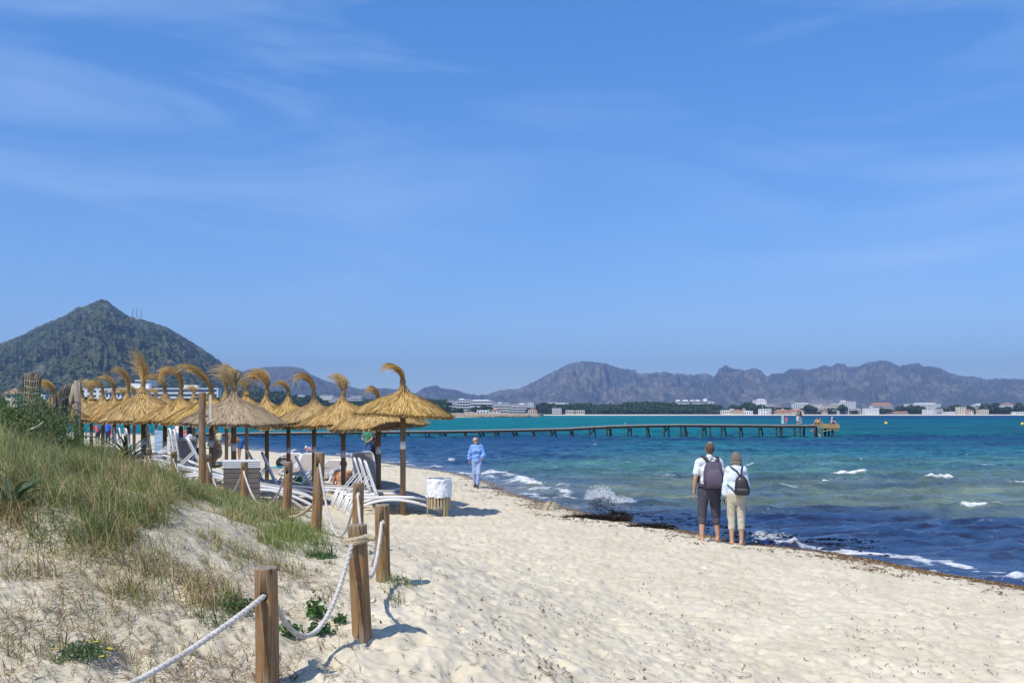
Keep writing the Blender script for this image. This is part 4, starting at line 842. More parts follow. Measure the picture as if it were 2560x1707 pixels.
leafy('leafy_plant', 600, 1530, .12, .07, 420, .011, (.08, .14, .05), 'spreading green weed behind the nearest post on its left', 'plant', 9)
leafy('leafy_plant', 800, 1395, .14, .04, 800, .010, (.06, .13, .04), 'dark green mat plant at the end of the grassy bank', 'plant', 10)
leafy('leafy_plant', 848, 1560, .05, .05, 120, .013, (.05, .13, .04), 'tiny green weed left of the looped post', 'plant', 11)
# driftwood stick lying in the bushes
x, y = PX(92, 13.2), 13.2; mb = MB(); z = PZ(1068, 13.2)
mb.tube([(PX(66, y), y, PZ(1080, y)), (PX(80, y), y - .05, PZ(1073, y)), (PX(92, y), y, PZ(1068, y)), (PX(100, y), y + .02, PZ(1060, y)), (PX(108, y), y, PZ(1055, y))], [.006, .013, .016, .012, .009], 7)
tag(mb.build('dead_branch', mat('bleached_wood', (.55, .52, .47), .8), smooth=True), 'pale bleached dead branch caught in the dune bushes', 'branch')
# ---------------------------------------------------------------- litter on the sand
def litter(n, px0, px1, D0, D1, seed, cond, L, W, cols, name, label, curl=1.2, lift=.004):
    g = np.random.default_rng(seed); D = 1 / g.uniform(1 / D1, 1 / D0, n); x = PX(g.uniform(px0, px1, n), D); d = shore(x, D); k = cond(x, D, d, g); x, y = x[k], D[k]; n = len(x)
    z = gz(x, y); K = 5; a = g.random(n) * 6.28; l = L * (.3 + g.random(n) ** 2 * 1.4); cur = g.normal(0, curl, n); t = np.linspace(0, 1, K)
    th = a[:, None] + cur[:, None] * t[None] * 2; X = x[:, None] + np.cumsum(np.cos(th), 1) * (l / K)[:, None]; Y = y[:, None] + np.cumsum(np.sin(th), 1) * (l / K)[:, None]
    Z = gz(X.ravel(), Y.ravel()).reshape(X.shape) + lift + np.abs(g.normal(0, .008, X.shape)); w_ = W * (.5 + g.random(n))[:, None] * (1 - .6 * np.abs(t[None] - .4))
    nx, ny = -np.sin(th), np.cos(th); A = np.stack([X - nx * w_, Y - ny * w_, Z], -1); M = np.stack([X, Y, Z + w_], -1); B = np.stack([X + nx * w_, Y + ny * w_, Z], -1)
    V = np.stack([A, M, B], 2).reshape(-1, 3); i = ((np.arange(n) * K * 3)[:, None] + (np.arange(K - 1) * 3)[None]).ravel()[:, None]
    cc = np.array(cols)[g.integers(0, len(cols), n)] * g.uniform(.6, 1.3, (n, 1))
    mb = MB(); mb.add(V, np.concatenate([i + [0, 1, 4, 3], i + [1, 2, 5, 4]]), col=np.repeat(cc, K * 3, 0)); o = mb.build(name, vcmat('litter', .85, 0, .2), cols=True); tag(o, label, kind='stuff')
LC = [(.20, .125, .06), (.13, .08, .04), (.27, .19, .11), (.09, .06, .04)]
litter(12000, 560, 2700, 3.5, 26, 1, lambda x, y, d, g: g.random(len(x)) < np.clip(.10 + 1.1 * np.clip(fbm(x * .7, y * .7, 3), 0, 1), 0, 1) * (d > .4), .06, .0030, LC, 'sand_litter', 'dry sea grass scraps and twigs scattered on the sand')
litter(170, 900, 2560, 6, 24, 8, lambda x, y, d, g: d > 1.2, .022, .010, [(.22, .17, .11), (.12, .09, .06), (.34, .27, .18)], 'pebbles', 'small brown pebbles and shells scattered on the sand', curl=.3)
litter(150000, 600, 2900, 11, 64, 2, lambda x, y, d, g: g.random(len(x)) < np.clip(np.exp(-((d - .50 - .3 * fbm(x * .6, y * .6, 2)) / .34) ** 2) * (1.3 + .8 * fbm(x * .9, y * .9, 2)) + .8 * np.exp(-((d - 1.5 - .6 * fbm(x * .3, y * .3, 2)) / .30) ** 2) * np.clip(fbm(x * 1.1 + 4, y * 1.1, 2) + .3, 0, 1), 0, 1), .11, .009, LC, 'wrack_line', 'brown dead sea grass washed up along the waterline', lift=.006)
litter(42000, -100, 900, 3.7, 13, 3, lambda x, y, d, g: (g.random(len(x)) < .12 + .5 * np.clip(fbm(x * 1.5, y * 1.5, 3), 0, 1)) & (inside(x, y, FPOLY) | (pdist(x, y, FL) < .8)), .10, .0016, [(.26, .19, .12), (.16, .11, .07), (.36, .28, .18)], 'dune_litter', 'dry stems and roots lying on the dune sand', curl=.6, lift=.006)
# dark heap of wet sea grass on the waterline, drifting weed, and a crusted rock
def heap(name, px, py, rx, ry, rz, n, seed, label, cat=None, kind=None, z0=None, cols=((.020, .012, .010), (.045, .028, .020), (.010, .007, .008)), L=.07):
    D = CH * F / (py - HY) if z0 is not None else None
    if D is None: x, y, z = hit(px, py)
    else: x, y, z = PX(px, D), D, z0
    g = np.random.default_rng(seed); mb = MB(); m = 40; k = 12; th = np.linspace(0, 2 * math.pi, m, endpoint=False); V = []
    for i in range(k):
        f = i / (k - 1.); r = math.cos(f * math.pi / 2) + .02; V.append(np.stack([rx * r * np.cos(th) * (1 + .22 * fbm(np.cos(th) * 2 + seed, np.sin(th) * 2 + f * 2, 3)), ry * r * np.sin(th) * (1 + .25 * fbm(np.cos(th) * 2 + 7, np.sin(th) * 2 + f, 3)), rz * math.sin(f * math.pi / 2) * (1 + .35 * fbm(np.cos(th) * 1.5 + seed, np.sin(th) * 1.5 + 3, 3)) - .04], 1))
    i = np.arange(k - 1)[:, None] * m; j = np.arange(m)[None]; q = (j + 1) % m; mb.add(np.concatenate(V), np.stack([(i + j).ravel(), (i + q).ravel(), (i + m + q).ravel(), (i + m + j).ravel()], 1), col=cols[0])
    a = g.random(n) * 6.28; rr = g.random(n) ** .5; px_, py_ = rx * rr * np.cos(a) * 1.06, ry * rr * np.sin(a) * 1.06; pz = rz * np.sqrt(np.clip(1 - rr ** 2, 0, 1)) * .95
    P = np.stack([px_, py_, pz], 1); d = g.normal(0, 1, (n, 3)) * (L, L, L * .4); e = np.cross(d, g.normal(0, 1, (n, 3))); e = e / (np.linalg.norm(e, axis=1)[:, None]) * L * .10
    V = np.stack([P - e, P + e, P + d + e * .5, P + d - e * .5], 1).reshape(-1, 3); mb.add(V, (np.arange(n) * 4)[:, None] + np.arange(4), col=np.repeat(np.array(cols)[g.integers(0, len(cols), n)], 4, 0))
    o = mb.build(name, vcmat('wet_weed', .45, 0, .5), smooth=False, cols=True); o.location = (x, y, z); tag(o, label, cat, kind=kind); return o
heap('seaweed_heap', 1545, 1298, .26, .13, .16, 1400, 1, 'dark wet heap of dead sea grass on the waterline left of the couple', 'seaweed')
heap('seaweed_bank', 1490, 1298, .75, .16, .08, 2000, 2, 'long low dark bank of sea grass left of the wet heap', 'seaweed')
heap('seaweed_bank', 1625, 1318, .5, .10, .05, 1100, 3, 'low dark sea grass bank right of the wet heap towards the couple', 'seaweed')
heap('rock', 1378, 1272, .22, .20, .20, 300, 4, 'pale sandy rock crusted with sea grass at the waterline', 'rock', cols=((.42, .36, .27), (.30, .24, .16), (.5, .44, .34)), L=.03)
heap('rock', 1342, 1268, .22, .12, .10, 260, 5, 'small low rock left of the pale sandy rock', 'rock', cols=((.36, .30, .22), (.26, .20, .13)), L=.03)
g = np.random.default_rng(9); mb = MB(); n = 15000
D = 1 / g.uniform(1 / 27, 1 / 15.5, n); x = PX(g.uniform(1440, 2330, n), D); d = -shore(x, D); bear = x / D * F + CX
pr = np.exp(-((d - .9 - .7 * fbm(x * .5, D * .5, 2)) / .55) ** 2) * np.clip(fbm(x * 1.2, D * 3.0, 3) * 1.6 + .35, 0, 1) * (1 - sst(2050, 2300, bear)); k = (g.random(n) < pr) & (d > 0); x, y = x[k], D[k]; n = len(x)
a = g.normal(0, .5, n); l = .02 + .05 * g.random(n); V = np.stack([np.stack([x - np.cos(a) * l, y - np.sin(a) * l, 0 * x + .03], 1), np.stack([x, y - .012, 0 * x + .055], 1), np.stack([x + np.cos(a) * l, y + np.sin(a) * l, 0 * x + .03], 1), np.stack([x, y + .014, 0 * x + .035], 1)], 1).reshape(-1, 3)
V[:, 2] += .03; mb.add(V, (np.arange(n) * 4)[:, None] + np.arange(4), col=(.012, .009, .010)); tag(mb.build('floating_weed', vcmat('wet_weed'), cols=True), 'black shreds of sea grass floating on the shallow water', kind='stuff')
# spray thrown up where the wave hits
def spray(px, py, D, rx, rz, n, seed, lab):
    g = np.random.default_rng(seed); x0 = PX(px, D); V = []
    th = g.random(n) * math.pi; rr = g.random(n) ** 1.1; X = x0 + rx * rr * np.cos(th) + g.normal(0, .03, n); Z = .05 + rz * rr * np.sin(th) * (.6 + .6 * g.random(n)); Y = D + g.normal(0, .12, n); s = .003 + .008 * g.random(n) ** 2
    for dx, dz in ((-1, 0), (0, -1), (1, 0), (0, 1)): V.append(np.stack([X + dx * s, Y + g.normal(0, .004, n), Z + dz * s], 1))
    mb = MB(); mb.add(np.stack(V, 1).reshape(-1, 3), (np.arange(n) * 4)[:, None] + np.arange(4)); tag(mb.build('sea_spray', mat('spray', (.85, .87, .9), .6, .02)), lab, kind='stuff')
spray(1500, 1255, 28.6, .46, .38, 5200, 1, 'white splash of the wave breaking left of the couple')
spray(1545, 1262, 27.6, .50, .18, 2400, 2, 'lower dark speckled splash beside the white one')
spray(1930, 1355, 19.9, .42, .08, 500, 3, 'small splash at the waterline right of the couple')
# ---------------------------------------------------------------- sun loungers
def fabric():
    m = mat('beige_mesh_fabric', (.56, .50, .46), .85, .06, 60, .3, 300); t = m.node_tree; p = t.nodes['Principled BSDF']
    tr = N(t, 'ShaderNodeBsdfTranslucent', {0: (.62, .56, .52, 1)}); ms = N(t, 'ShaderNodeMixShader', {0: .38, 1: p.outputs[0], 2: tr.outputs[0]}); t.links.new(ms.outputs[0], t.nodes['Material Output'].inputs[0]); return m
white = mat('white_resin', (.80, .81, .83), .38, .03, 5); beige = fabric()
LCACHE = {}
def lounger_parts(ang):
    """list of (name, mesh, sub-parts)"""
    if ang in LCACHE: return LCACHE[ang]
    W = .33; L = 1.22; H = .36; out = []
    def rail(y):
        mb = MB(); t = np.linspace(-.62, L, 26); z = H + .015 * np.sin((t + .3) * 2.2) - .10 * np.clip((t - .75) / .5, 0, 1) ** 2
        mb.tube(np.stack([t, 0 * t + y, z], 1), .030, 10); return mb.mesh('side_rail', white, True)
    def arch(y):
        mb = MB(); t = np.linspace(0, 1, 30); x = -.50 + 1.98 * t; z = .02 + .30 * np.sin(np.clip(t * 1.02, 0, 1) ** .8 * math.pi) ** .8
        mb.tube(np.stack([x, 0 * x + y, z], 1), np.full(30, .030), 10); return mb.mesh('arched_leg', white, True)
    for y in (-W, W): out.append(('side_rail', rail(y), [])); out.append(('arched_leg', arch(y * 1.06), []))
    mb = MB(); n = 16; x = np.linspace(.02, L - .02, n); zz = H + .022 + .015 * np.sin((x + .3) * 2.2) - .10 * np.clip((x - .75) / .5, 0, 1) ** 2
    V = np.concatenate([np.stack([x, 0 * x + s * (W - .02), zz], 1) for s in (-1, 1)] + [np.stack([x, 0 * x + s * (W - .02), zz - .012], 1) for s in (-1, 1)]); i = np.arange(n - 1)[:, None]
    mb.add(V, np.concatenate([i + [0, 1, n + 1, n], i + [2 * n, 3 * n, 3 * n + 1, 2 * n + 1]])); out.append(('seat_panel', mb.mesh('seat_panel', beige, True), []))
    mb = MB(); mb.tube([(L, -W, H - .10), (L, W, H - .10)], .028, 8); out.append(('foot_bar', mb.mesh('foot_bar', white, True), []))
    # raised back
    c, s = math.cos(R(ang)), math.sin(R(ang)); BL = .78; f = lambda u, v: (-u * c + .0, v, H + .03 + u * s)
    loop = [(0, -W + .01)] + [(u, -W + .01) for u in np.linspace(.1, BL - .12, 5)] + [(BL - .12 + .12 * math.sin(a), -W + .13 - .12 * math.cos(a)) for a in np.linspace(.2, 1.57, 5)] + [(BL - .12 + .12 * math.cos(a), W - .13 + .12 * math.sin(a)) for a in np.linspace(0, 1.4, 5)] + [(u, W - .01) for u in np.linspace(BL - .12, .1, 5)] + [(0, W - .01)]
    mb = MB(); mb.tube([f(u, v) for u, v in loop], .026, 8); bk = mb.mesh('backrest', white, True)
    mb = MB(); m = len(loop); nn = np.array((s, 0, c)) * .006; A = np.array([f(u * .99, v * .97) for u, v in loop]); mb.add(np.concatenate([A + nn, A - nn]), [list(range(m)), list(range(m, 2 * m))[::-1]]); out.append(('backrest', bk, [('back_panel', mb.mesh('back_panel', beige))]))
    mb = MB()
    for y in (-W + .05, W - .05): mb.tube([f(.45, y), (-.62 + .1, y, H - .02)], .014, 6)
    mb.tube([(-.54, -W + .05, H), (-.54, W - .05, H)], .016, 6); out.append(('back_strut', mb.mesh('back_strut', white, True), []))
    for y in (-W + .03, W - .03):
        mb = MB(); mb.tube([(-.60, y, H), (-.66, y, .18), (-.72, y, .0)], [.03, .026, .03], 8); mb.tube([(-.48, y, H - .02), (-.56, y, .16), (-.60, y, .0)], [.022, .02, .022], 8); mb.tube([(-.72, y, .02), (-.58, y, .02)], .02, 6); out.append(('head_leg', mb.mesh('head_leg', white, True), []))
    LCACHE[ang] = out; return out
LOUNG = [(941, 21.7, 4, 70, 'front white lounger beside the litter bin, back raised, long arched rail towards the bin'),
 (924, 22.4, 4, 70, 'second of the raised white loungers beside the bin, just left of the front one'),
 (908, 23.2, 4, 70, 'third raised white lounger beside the bin, grey slatted back leftmost of the three'),
 (917, 26.2, -50, 72, 'lounger turned to show its wide beige backrest behind the three raised ones'),
 (686, 23.4, 4, 62, 'white lounger right of the planter box with an upright narrow back'),
 (652, 24.4, 4, 58, 'white lounger just behind the planter box, back top peeping over it'),
 (640, 21.0, 3, 0, 'flat white lounger, its foot end sticking out right of the planter box'),
 (775, 24.0, 3, 60, 'white lounger behind the tall post with two ropes'),
 (712, 32.2, -100, 34, 'beige backed lounger facing inland with a dark bag and turquoise towel on it'),
 (765, 31.8, -96, 34, 'beige backed lounger facing inland with empty seat, a green bucket under it'),
 (828, 33.0, -96, 15, 'nearly flat lounger facing inland beside the seated man in blue trunks'),
 (425, 22.6, 4, 64, 'white lounger with the tallest back, left of the tall sign post'),
 (434, 23.4, 4, 64, 'white lounger close behind the tallest back, left of the tall sign post'),
 (366, 26.5, 4, 66, 'white lounger whose back rises beside the long leaved plant'),
 (497, 21.2, 4, 46, 'white lounger leaning low just left of the tall sign post'),
 (446, 25.4, -92, 62, 'lounger showing a broad beige back under the blue beach shelter'),
 (486, 26.5, -70, 35, 'lounger spread with a blue green towel left of the sign post'),
 (560, 25.2, 165, 38, 'lounger with a sloping beige back facing the other way, where the woman in cream leans'),
 (590, 21.8, 3, 8, 'lounger lying almost flat behind the planter box'),
 (284, 31.0, 5, 66, 'leftmost far white lounger back behind the dune grass'),
 (316, 30.0, 5, 66, 'far white lounger back just left of the long leaved plant'),
 (300, 30.6, 5, 66, 'far white lounger back between two others behind the dune grass'),
 (470, 23.0, 4, 10, 'flat white lounger between the rope posts left of the sign post'),
 (545, 22.5, 4, 12, 'flat white lounger right of the sign post, seen over the rope')]
LPOS = {}
for k, (px, D, hd, ang, lab) in enumerate(LOUNG):
    x = PX(px, D); h = R(hd) + (math.atan((CX - px) / F) if abs(hd) < 10 else 0); z = min(gz1(x, D), gz1(x + math.cos(h), D + math.sin(h)) + .05)
    s = math.atan2(gz1(x + 1.3 * math.cos(h), D + 1.3 * math.sin(h)) - gz1(x - .5 * math.cos(h), D - .5 * math.sin(h)), 1.8)
    z = (gz1(x - .5 * math.cos(h), D - .5 * math.sin(h)) * 1.3 + gz1(x + 1.3 * math.cos(h), D + 1.3 * math.sin(h)) * .5) / 1.8
    u = empty('sun_lounger', (x, D, z), label=lab, cat='sun lounger', group='white sun loungers under the straw umbrellas')
    u.rotation_euler = (0, -s, h); LPOS[k] = (x, D, z, h)
    for nm, me, sub in lounger_parts(ang):
        p = link(nm, me, u)
        for n2, m2 in sub: link(n2, m2, p)
def onl(k, lx, ly, lz): x, y, z, h = LPOS[k]; return (x + lx * math.cos(h) - ly * math.sin(h), y + lx * math.sin(h) + ly * math.cos(h), z + lz)
def cloth(name, c, sx, sy, rot, m, label, cat, seed=0, amp=.02, th=.012):
    n = 26; X, Y = np.meshgrid(np.linspace(-.5, .5, n), np.linspace(-.5, .5, n)); Z = fbm(X * 5 + seed, Y * 5, 3) * amp
    V = np.stack([X * sx, Y * sy, Z + th], -1).reshape(-1, 3); B = V - (0, 0, th); mb = MB(); f = gridfaces(n, n); mb.add(np.concatenate([V, B]), np.concatenate([f, f[:, ::-1] + n * n]))
    o = mb.build(name, m, smooth=True); o.location = c; o.rotation_euler = rot; return tag(o, label, cat)
tq = mat('turquoise_towel', (.03, .32, .36), .9, .2, 12, .3, 60); bt = mat('blue_green_towel', (.02, .16, .22), .9, .25, 9, .3, 60)
cloth('towel', onl(8, .35, 0, .40), .75, .6, (0, 0, LPOS[8][3]), tq, 'turquoise towel on the beige lounger with the dark bag', 'towel', 1, .05)
cloth('towel', onl(16, -.22, 0, .62), .9, .62, (0, R(38), LPOS[16][3]), bt, 'blue green towel hung over the lounger left of the sign post', 'towel', 3, .05)
cloth('towel', onl(22, .5, 0, .40), .6, .55, (0, 0, .1), mat('yellow_towel', (.75, .66, .32), .9, .1), 'pale yellow towel on the flat lounger left of the sign post', 'towel', 5, .04)
cloth('towel', onl(14, .3, -1.1, .05), .7, .4, (0, 0, .1), mat('orange_mat', (.70, .32, .18), .9, .1), 'orange beach towel lying on the sand right of the sign post', 'towel', 6, .03)
x, y, z = onl(8, -.05, -.05, .44); bag = empty('beach_bag', (x, y, z), .3, label='dark beach bag with a grey panel on the turquoise towel', cat='bag')
mb = MB(); n = 24; th = np.linspace(0, 2 * math.pi, n, endpoint=False); V = [np.stack([.25 * r * np.cos(th), .13 * r * np.sin(th), 0 * th + z_ + .02 * np.sin(3 * th)], 1) for r, z_ in ((.9, 0), (1.05, .07), (1, .16), (.8, .22), (.5, .25))]
i = np.arange(4)[:, None] * n; j = np.arange(n)[None]; q = (j + 1) % n; mb.add(np.concatenate(V), np.stack([(i + j).ravel(), (i + q).ravel(), (i + n + q).ravel(), (i + n + j).ravel()], 1)); mb.build('bag_body', mat('black_fabric', (.02, .02, .024), .8, .2), bag, smooth=True)
mb = MB(); a = np.linspace(0, math.pi, 14); mb.tube(np.stack([.20 * np.cos(a), 0 * a - .05, .15 + .17 * np.sin(a)], 1), .012, 6); mb.build('handle', mat('black_fabric', (0, 0, 0)), bag, smooth=True)
mb = MB(); mb.lathe([(.09, -.01), (.10, 0), (.09, .01)], n=20); o = mb.build('side_panel', mat('grey_panel', (.32, .30, .28), .8), bag); o.rotation_euler = (R(80), 0, 0); o.location = (.02, -.14, .11); o.scale = (1.4, .8, 1)
D = 30.2; x = PX(746, D); mb = MB(); mb.lathe([(.09, 0), (.12, .22), (.128, .22), (.128, .235), (.115, .235), (.085, .02)], n=20); o = mb.build('bucket', mat('green_plastic', (.06, .35, .12), .4, .05), smooth=True); o.location = (x, D, gz1(x, D)); tag(o, 'small green beach bucket on the sand between the inland facing loungers', 'bucket')
# blue beach shelter
D = 37.0; x = PX(424, D); g_ = gz1(x, D); sh = empty('beach_shelter', (x, D, g_), label='pale blue pop-up beach shelter behind the loungers', cat='beach shelter')
top = PZ(1075, D) - g_; mb = MB(); nu, nv = 22, 14; U, Vv = np.meshgrid(np.linspace(0, 1, nu), np.linspace(0, 1, nv)); X = -.05 + .75 * np.sin(U * math.pi / 2) * (.25 + .75 * Vv ** .0); 
X = .80 * np.sin(U * math.pi / 2); Z = top * np.cos(U * math.pi / 2) ** .8 * (1 - .12 * Vv ** 2); Y = (Vv - .5) * 1.5
V = np.stack([X, Y, Z], -1).reshape(-1, 3); f_ = gridfaces(nv, nu); m1 = mat('blue_nylon', (.20, .42, .72), .5, .12, 2); m2 = mat('pale_blue_nylon', (.42, .60, .85), .5, .08, 2)
mb.add(V, f_); mb.add(V * (.985, .985, .985), f_[:, ::-1]); mb.build('dome', m1, sh, smooth=True)
mb = MB(); mb.box((-.24, -.3, top / 2), (.42, .03, top * .98)); o = mb.build('side_wall', m2, sh)
mb = MB(); 
for yq in (-.75, 0, .75): mb.tube([(.80 * math.sin(a), yq, top * math.cos(a) ** .8 * (1 - .12 * (yq / .75 * .5 + .5) ** 2) + .01) for a in np.linspace(0, 1.57, 12)], .012, 5)
mb.build('tent_pole', mat('grey_pole', (.25, .25, .28), .5), sh, smooth=True)
# ---------------------------------------------------------------- people
skin = mat('skin', (.50, .27, .17), .6, .10, 6); skin_p = mat('pale_skin', (.62, .37, .27), .6, .08, 6); skin_t = mat('tanned_skin', (.40, .20, .12), .6, .1, 6)
def capsule(mb, a, ra, b, rb, n=12):
    a = np.array(a, float); b = np.array(b, float); d = b - a; L = np.linalg.norm(d)
    if L < 1e-6: d = np.array((0, 0, 1.)); L = 1e-6
    d = d / max(L, 1e-6); up = np.array((0, 0, 1.)) if abs(d[2]) < .9 else np.array((1., 0, 0)); u = np.cross(d, up); u /= np.linalg.norm(u); v = np.cross(d, u)
    th = np.arange(n) * 2 * math.pi / n; V = []
    prof = [(-ra * math.cos(t), ra * math.sin(t)) for t in (.12, .5, .95, 1.35)] + [(L + rb * math.sin(t), rb * math.cos(t)) for t in (.2, .6, 1.05, 1.45)]
    for s, r in prof: V.append(a + d * s + r * (np.cos(th)[:, None] * u + np.sin(th)[:, None] * v))
    m = len(prof); f = [[i * n + j, i * n + (j + 1) % n, (i + 1) * n + (j + 1) % n, (i + 1) * n + j] for i in range(m - 1) for j in range(n)] + [list(range(n))[::-1], [(m - 1) * n + j for j in range(n)]]
    mb.add(np.concatenate(V), f)
def ellip(mb, c, r, rot=(0, 0, 0), n=16):
    M = np.array(Euler(rot).to_matrix()); V = []; m = 11
    for i in range(m): t = .08 + (math.pi - .16) * i / (m - 1); th = np.arange(n) * 2 * math.pi / n; V.append(np.stack([r[0] * math.sin(t) * np.cos(th), r[1] * math.sin(t) * np.sin(th), np.full(n, -r[2] * math.cos(t))], 1))
    f = [[i * n + j, i * n + (j + 1) % n, (i + 1) * n + (j + 1) % n, (i + 1) * n + j] for i in range(m - 1) for j in range(n)] + [list(range(n))[::-1], [(m - 1) * n + j for j in range(n)]]
    mb.add(np.concatenate(V) @ M.T + np.array(c), f)
def fuse(mb, name, m, parent, vox=.012, smooth=3, wr=0, seed=0):
    o = mb.build(name, m, parent); md = o.modifiers.new('r', 'REMESH'); md.mode = 'VOXEL'; md.voxel_size = vox; md.use_smooth_shade = True
    if smooth: s = o.modifiers.new('s', 'SMOOTH'); s.iterations = smooth; s.factor = .5
    bpy.context.view_layer.update(); apply_mods(o); me = o.data
    if wr:
        n = len(me.vertices); co = np.empty(n * 3); me.vertices.foreach_get('co', co); co = co.reshape(-1, 3); no = np.empty(n * 3); me.vertices.foreach_get('normal', no); no = no.reshape(-1, 3)
        h = fbm(co[:, 0] * 9 + co[:, 2] * 5 + seed, co[:, 2] * 11 + co[:, 1] * 8, 3) ; co += no * (h * wr)[:, None]; me.vertices.foreach_set('co', co.ravel()); me.update()
    me.materials.clear(); me.materials.append(m); me.polygons.foreach_set('use_smooth', np.full(len(me.polygons), True)); return o
def lerp(a, b, t): return tuple(np.array(a) * (1 - t) + np.array(b) * t)
BASE = dict(pel=(0, 0, .95), chest=(0, .0, 1.28), neck=(0, -.01, 1.47), head=(0, .015, 1.63), shR=(.185, 0, 1.42), elR=(.25, -.02, 1.13), wrR=(.26, .06, .88), hdR=(.26, .09, .79), hipR=(.09, 0, .92), knR=(.10, .02, .49), anR=(.10, -.02, .08), toR=(.12, .17, .03))
for k_ in ('sh', 'el', 'wr', 'hd', 'hip', 'kn', 'an', 'to'): v_ = BASE[k_ + 'R']; BASE[k_ + 'L'] = (-v_[0], v_[1], v_[2])
def hand(mb, w, h, side, curl=.4, s=1.0):
    w = np.array(w); h = np.array(h); d = h - w; d /= np.linalg.norm(d) + 1e-9; x = np.array((0, 1., 0)) if abs(d[1]) < .8 else np.array((0, 0, 1.)); x = x - d * x.dot(d); x /= np.linalg.norm(x); nrm = np.cross(d, x) * side
    for o in (-.026, -.009, .009, .026): capsule(mb, w + d * .01 + x * o * .7 * s, .014 * s, w + d * .085 * s + x * o * s, .0125 * s, 8)
    for o, l in ((-.027, .058), (-.009, .070), (.009, .075), (.027, .066)):
        k0 = w + d * .09 * s + x * o * s; k1 = k0 + (d * .5 + nrm * -.12 * curl) * l * s; k2 = k1 + (d * .42 + nrm * -.5 * curl) * l * s; capsule(mb, k0, .0092 * s, k1, .0088 * s, 8); capsule(mb, k1, .0088 * s, k2, .0075 * s, 8)
    t0 = w + d * .025 * s + x * .022 * s; t1 = t0 + (d * .03 + x * .028) * s; t2 = t1 + (d * .035 + x * .006) * s; capsule(mb, t0, .012 * s, t1, .0105 * s, 8); capsule(mb, t1, .0105 * s, t2, .0085 * s, 8)
def person(label, loc, rz, H=1.75, pose=None, skinm=None, top=None, sleeve=0, bottom=None, leg=0, hair=None, hairlen=0, shoes=None, hat=None, female=False, fat=1.0, look=(0, 0), vox=.012, skirt=None, fingers=True, group=None, bald=0, topmat_wr=.008, topname='shirt', loose=.0, hem=.90):
    P = dict(BASE); P.update(pose or {}); s = H / 1.75; u = empty('person', loc, rz, label=label, cat='person', group=group); u.scale = (s, s, s)
    sk = skinm or skin; fw = fat; sw = .92 if female else 1.0
    pel, ch, nk, hd = [np.array(P[k]) for k in ('pel', 'chest', 'neck', 'head')]
    wst = pel * .45 + ch * .55 - (0, 0, .03)
    def torso(mb, e=0, low=False):
        tilt = (ch - pel); rx = -math.atan2(tilt[1], max(tilt[2], .01)); ry = math.atan2(tilt[0], max(tilt[2], .01))
        if not low: ellip(mb, pel + (0, -.01, -.01), (.165 * fw + e, .125 * fw + e, .14 + e), (rx * .5, ry, 0))
        else: capsule(mb, lerp(pel, ch, -.05), .145 * fw + e * .7, lerp(pel, ch, .4), .13 * fw + e)
        ellip(mb, wst, ((.135 if female else .145) * fw + e, .105 * fw + e, .17 + e), (rx, ry, 0))
        ellip(mb, ch, (.165 * sw * fw + e, .115 * fw + e, .19 + e), (rx, ry, 0)); capsule(mb, lerp(P['shL'], P['shR'], .12), .062 * sw + e, lerp(P['shR'], P['shL'], .12), .062 * sw + e); capsule(mb, lerp(ch, nk, .5), .09 + e, lerp(ch, nk, .8), .062 + e)
        if female:
            for q in (-1, 1): ellip(mb, ch + np.array((.075 * q, .085, -.01)), (.065 + e, .06 + e, .062 + e))
    mb = MB(); torso(mb); capsule(mb, nk - (0, 0, .06), .058 * sw, hd - (0, .01, .05), .053 * sw)
    lk = Euler((look[1], 0, look[0])); Mx = np.array(lk.to_matrix())
    def hp(v): return hd + Mx @ np.array(v, float)
    ellip(mb, hp((0, -.008, .02)), (.076, .095, .105), (look[1], 0, look[0])); ellip(mb, hp((0, .03, -.055)), (.055, .062, .062), (look[1], 0, look[0]))
    capsule(mb, hp((0, .088, .01)), .010, hp((0, .108, -.018)), .013, 8); capsule(mb, hp((-.02, .083, -.056)), .008, hp((.02, .083, -.056)), .008, 8); capsule(mb, hp((0, .075, -.098)), .016, hp((0, .07, -.09)), .016, 8)
    for q in (-1, 1): ellip(mb, hp((.077 * q, -.012, .0)), (.012, .022, .032)); capsule(mb, hp((.032 * q, .080, .032)), .012, hp((.05 * q, .070, .03)), .010, 8)
    for q, sd_ in (('R', 1), ('L', -1)):
        capsule(mb, P['sh' + q], .052 * sw * fw, lerp(P['sh' + q], P['el' + q], .45), .047 * sw * fw); capsule(mb, lerp(P['sh' + q], P['el' + q], .45), .046 * sw * fw, P['el' + q], .038 * sw)
        capsule(mb, P['el' + q], .038 * sw, lerp(P['el' + q], P['wr' + q], .35), .039 * sw); capsule(mb, lerp(P['el' + q], P['wr' + q], .35), .038 * sw, P['wr' + q], .026 * sw)
        if fingers: hand(mb, P['wr' + q], P['hd' + q], sd_)
        else: capsule(mb, P['wr' + q], .026, P['hd' + q], .034)
        capsule(mb, P['hip' + q], .092 * fw, lerp(P['hip' + q], P['kn' + q], .5), .075 * fw); capsule(mb, lerp(P['hip' + q], P['kn' + q], .5), .074 * fw, P['kn' + q], .054)
        capsule(mb, P['kn' + q], .054, lerp(P['kn' + q], P['an' + q], .32), .056); capsule(mb, lerp(P['kn' + q], P['an' + q], .32), .055, P['an' + q], .036)
        a = np.array(P['an' + q]); t = np.array(P['to' + q]); hl = a + (a - t) * .28; hl[2] = min(a[2] - .03, t[2] + .008 if t[2] < .1 else a[2] - .03)
        capsule(mb, a, .036, hl, .034); capsule(mb, hl, .034, lerp(hl, t, .65), .036); capsule(mb, lerp(hl, t, .6), .034, t, .024)
    body = fuse(mb, 'body', sk, u, vox if not fingers else min(vox, .0085), 2)
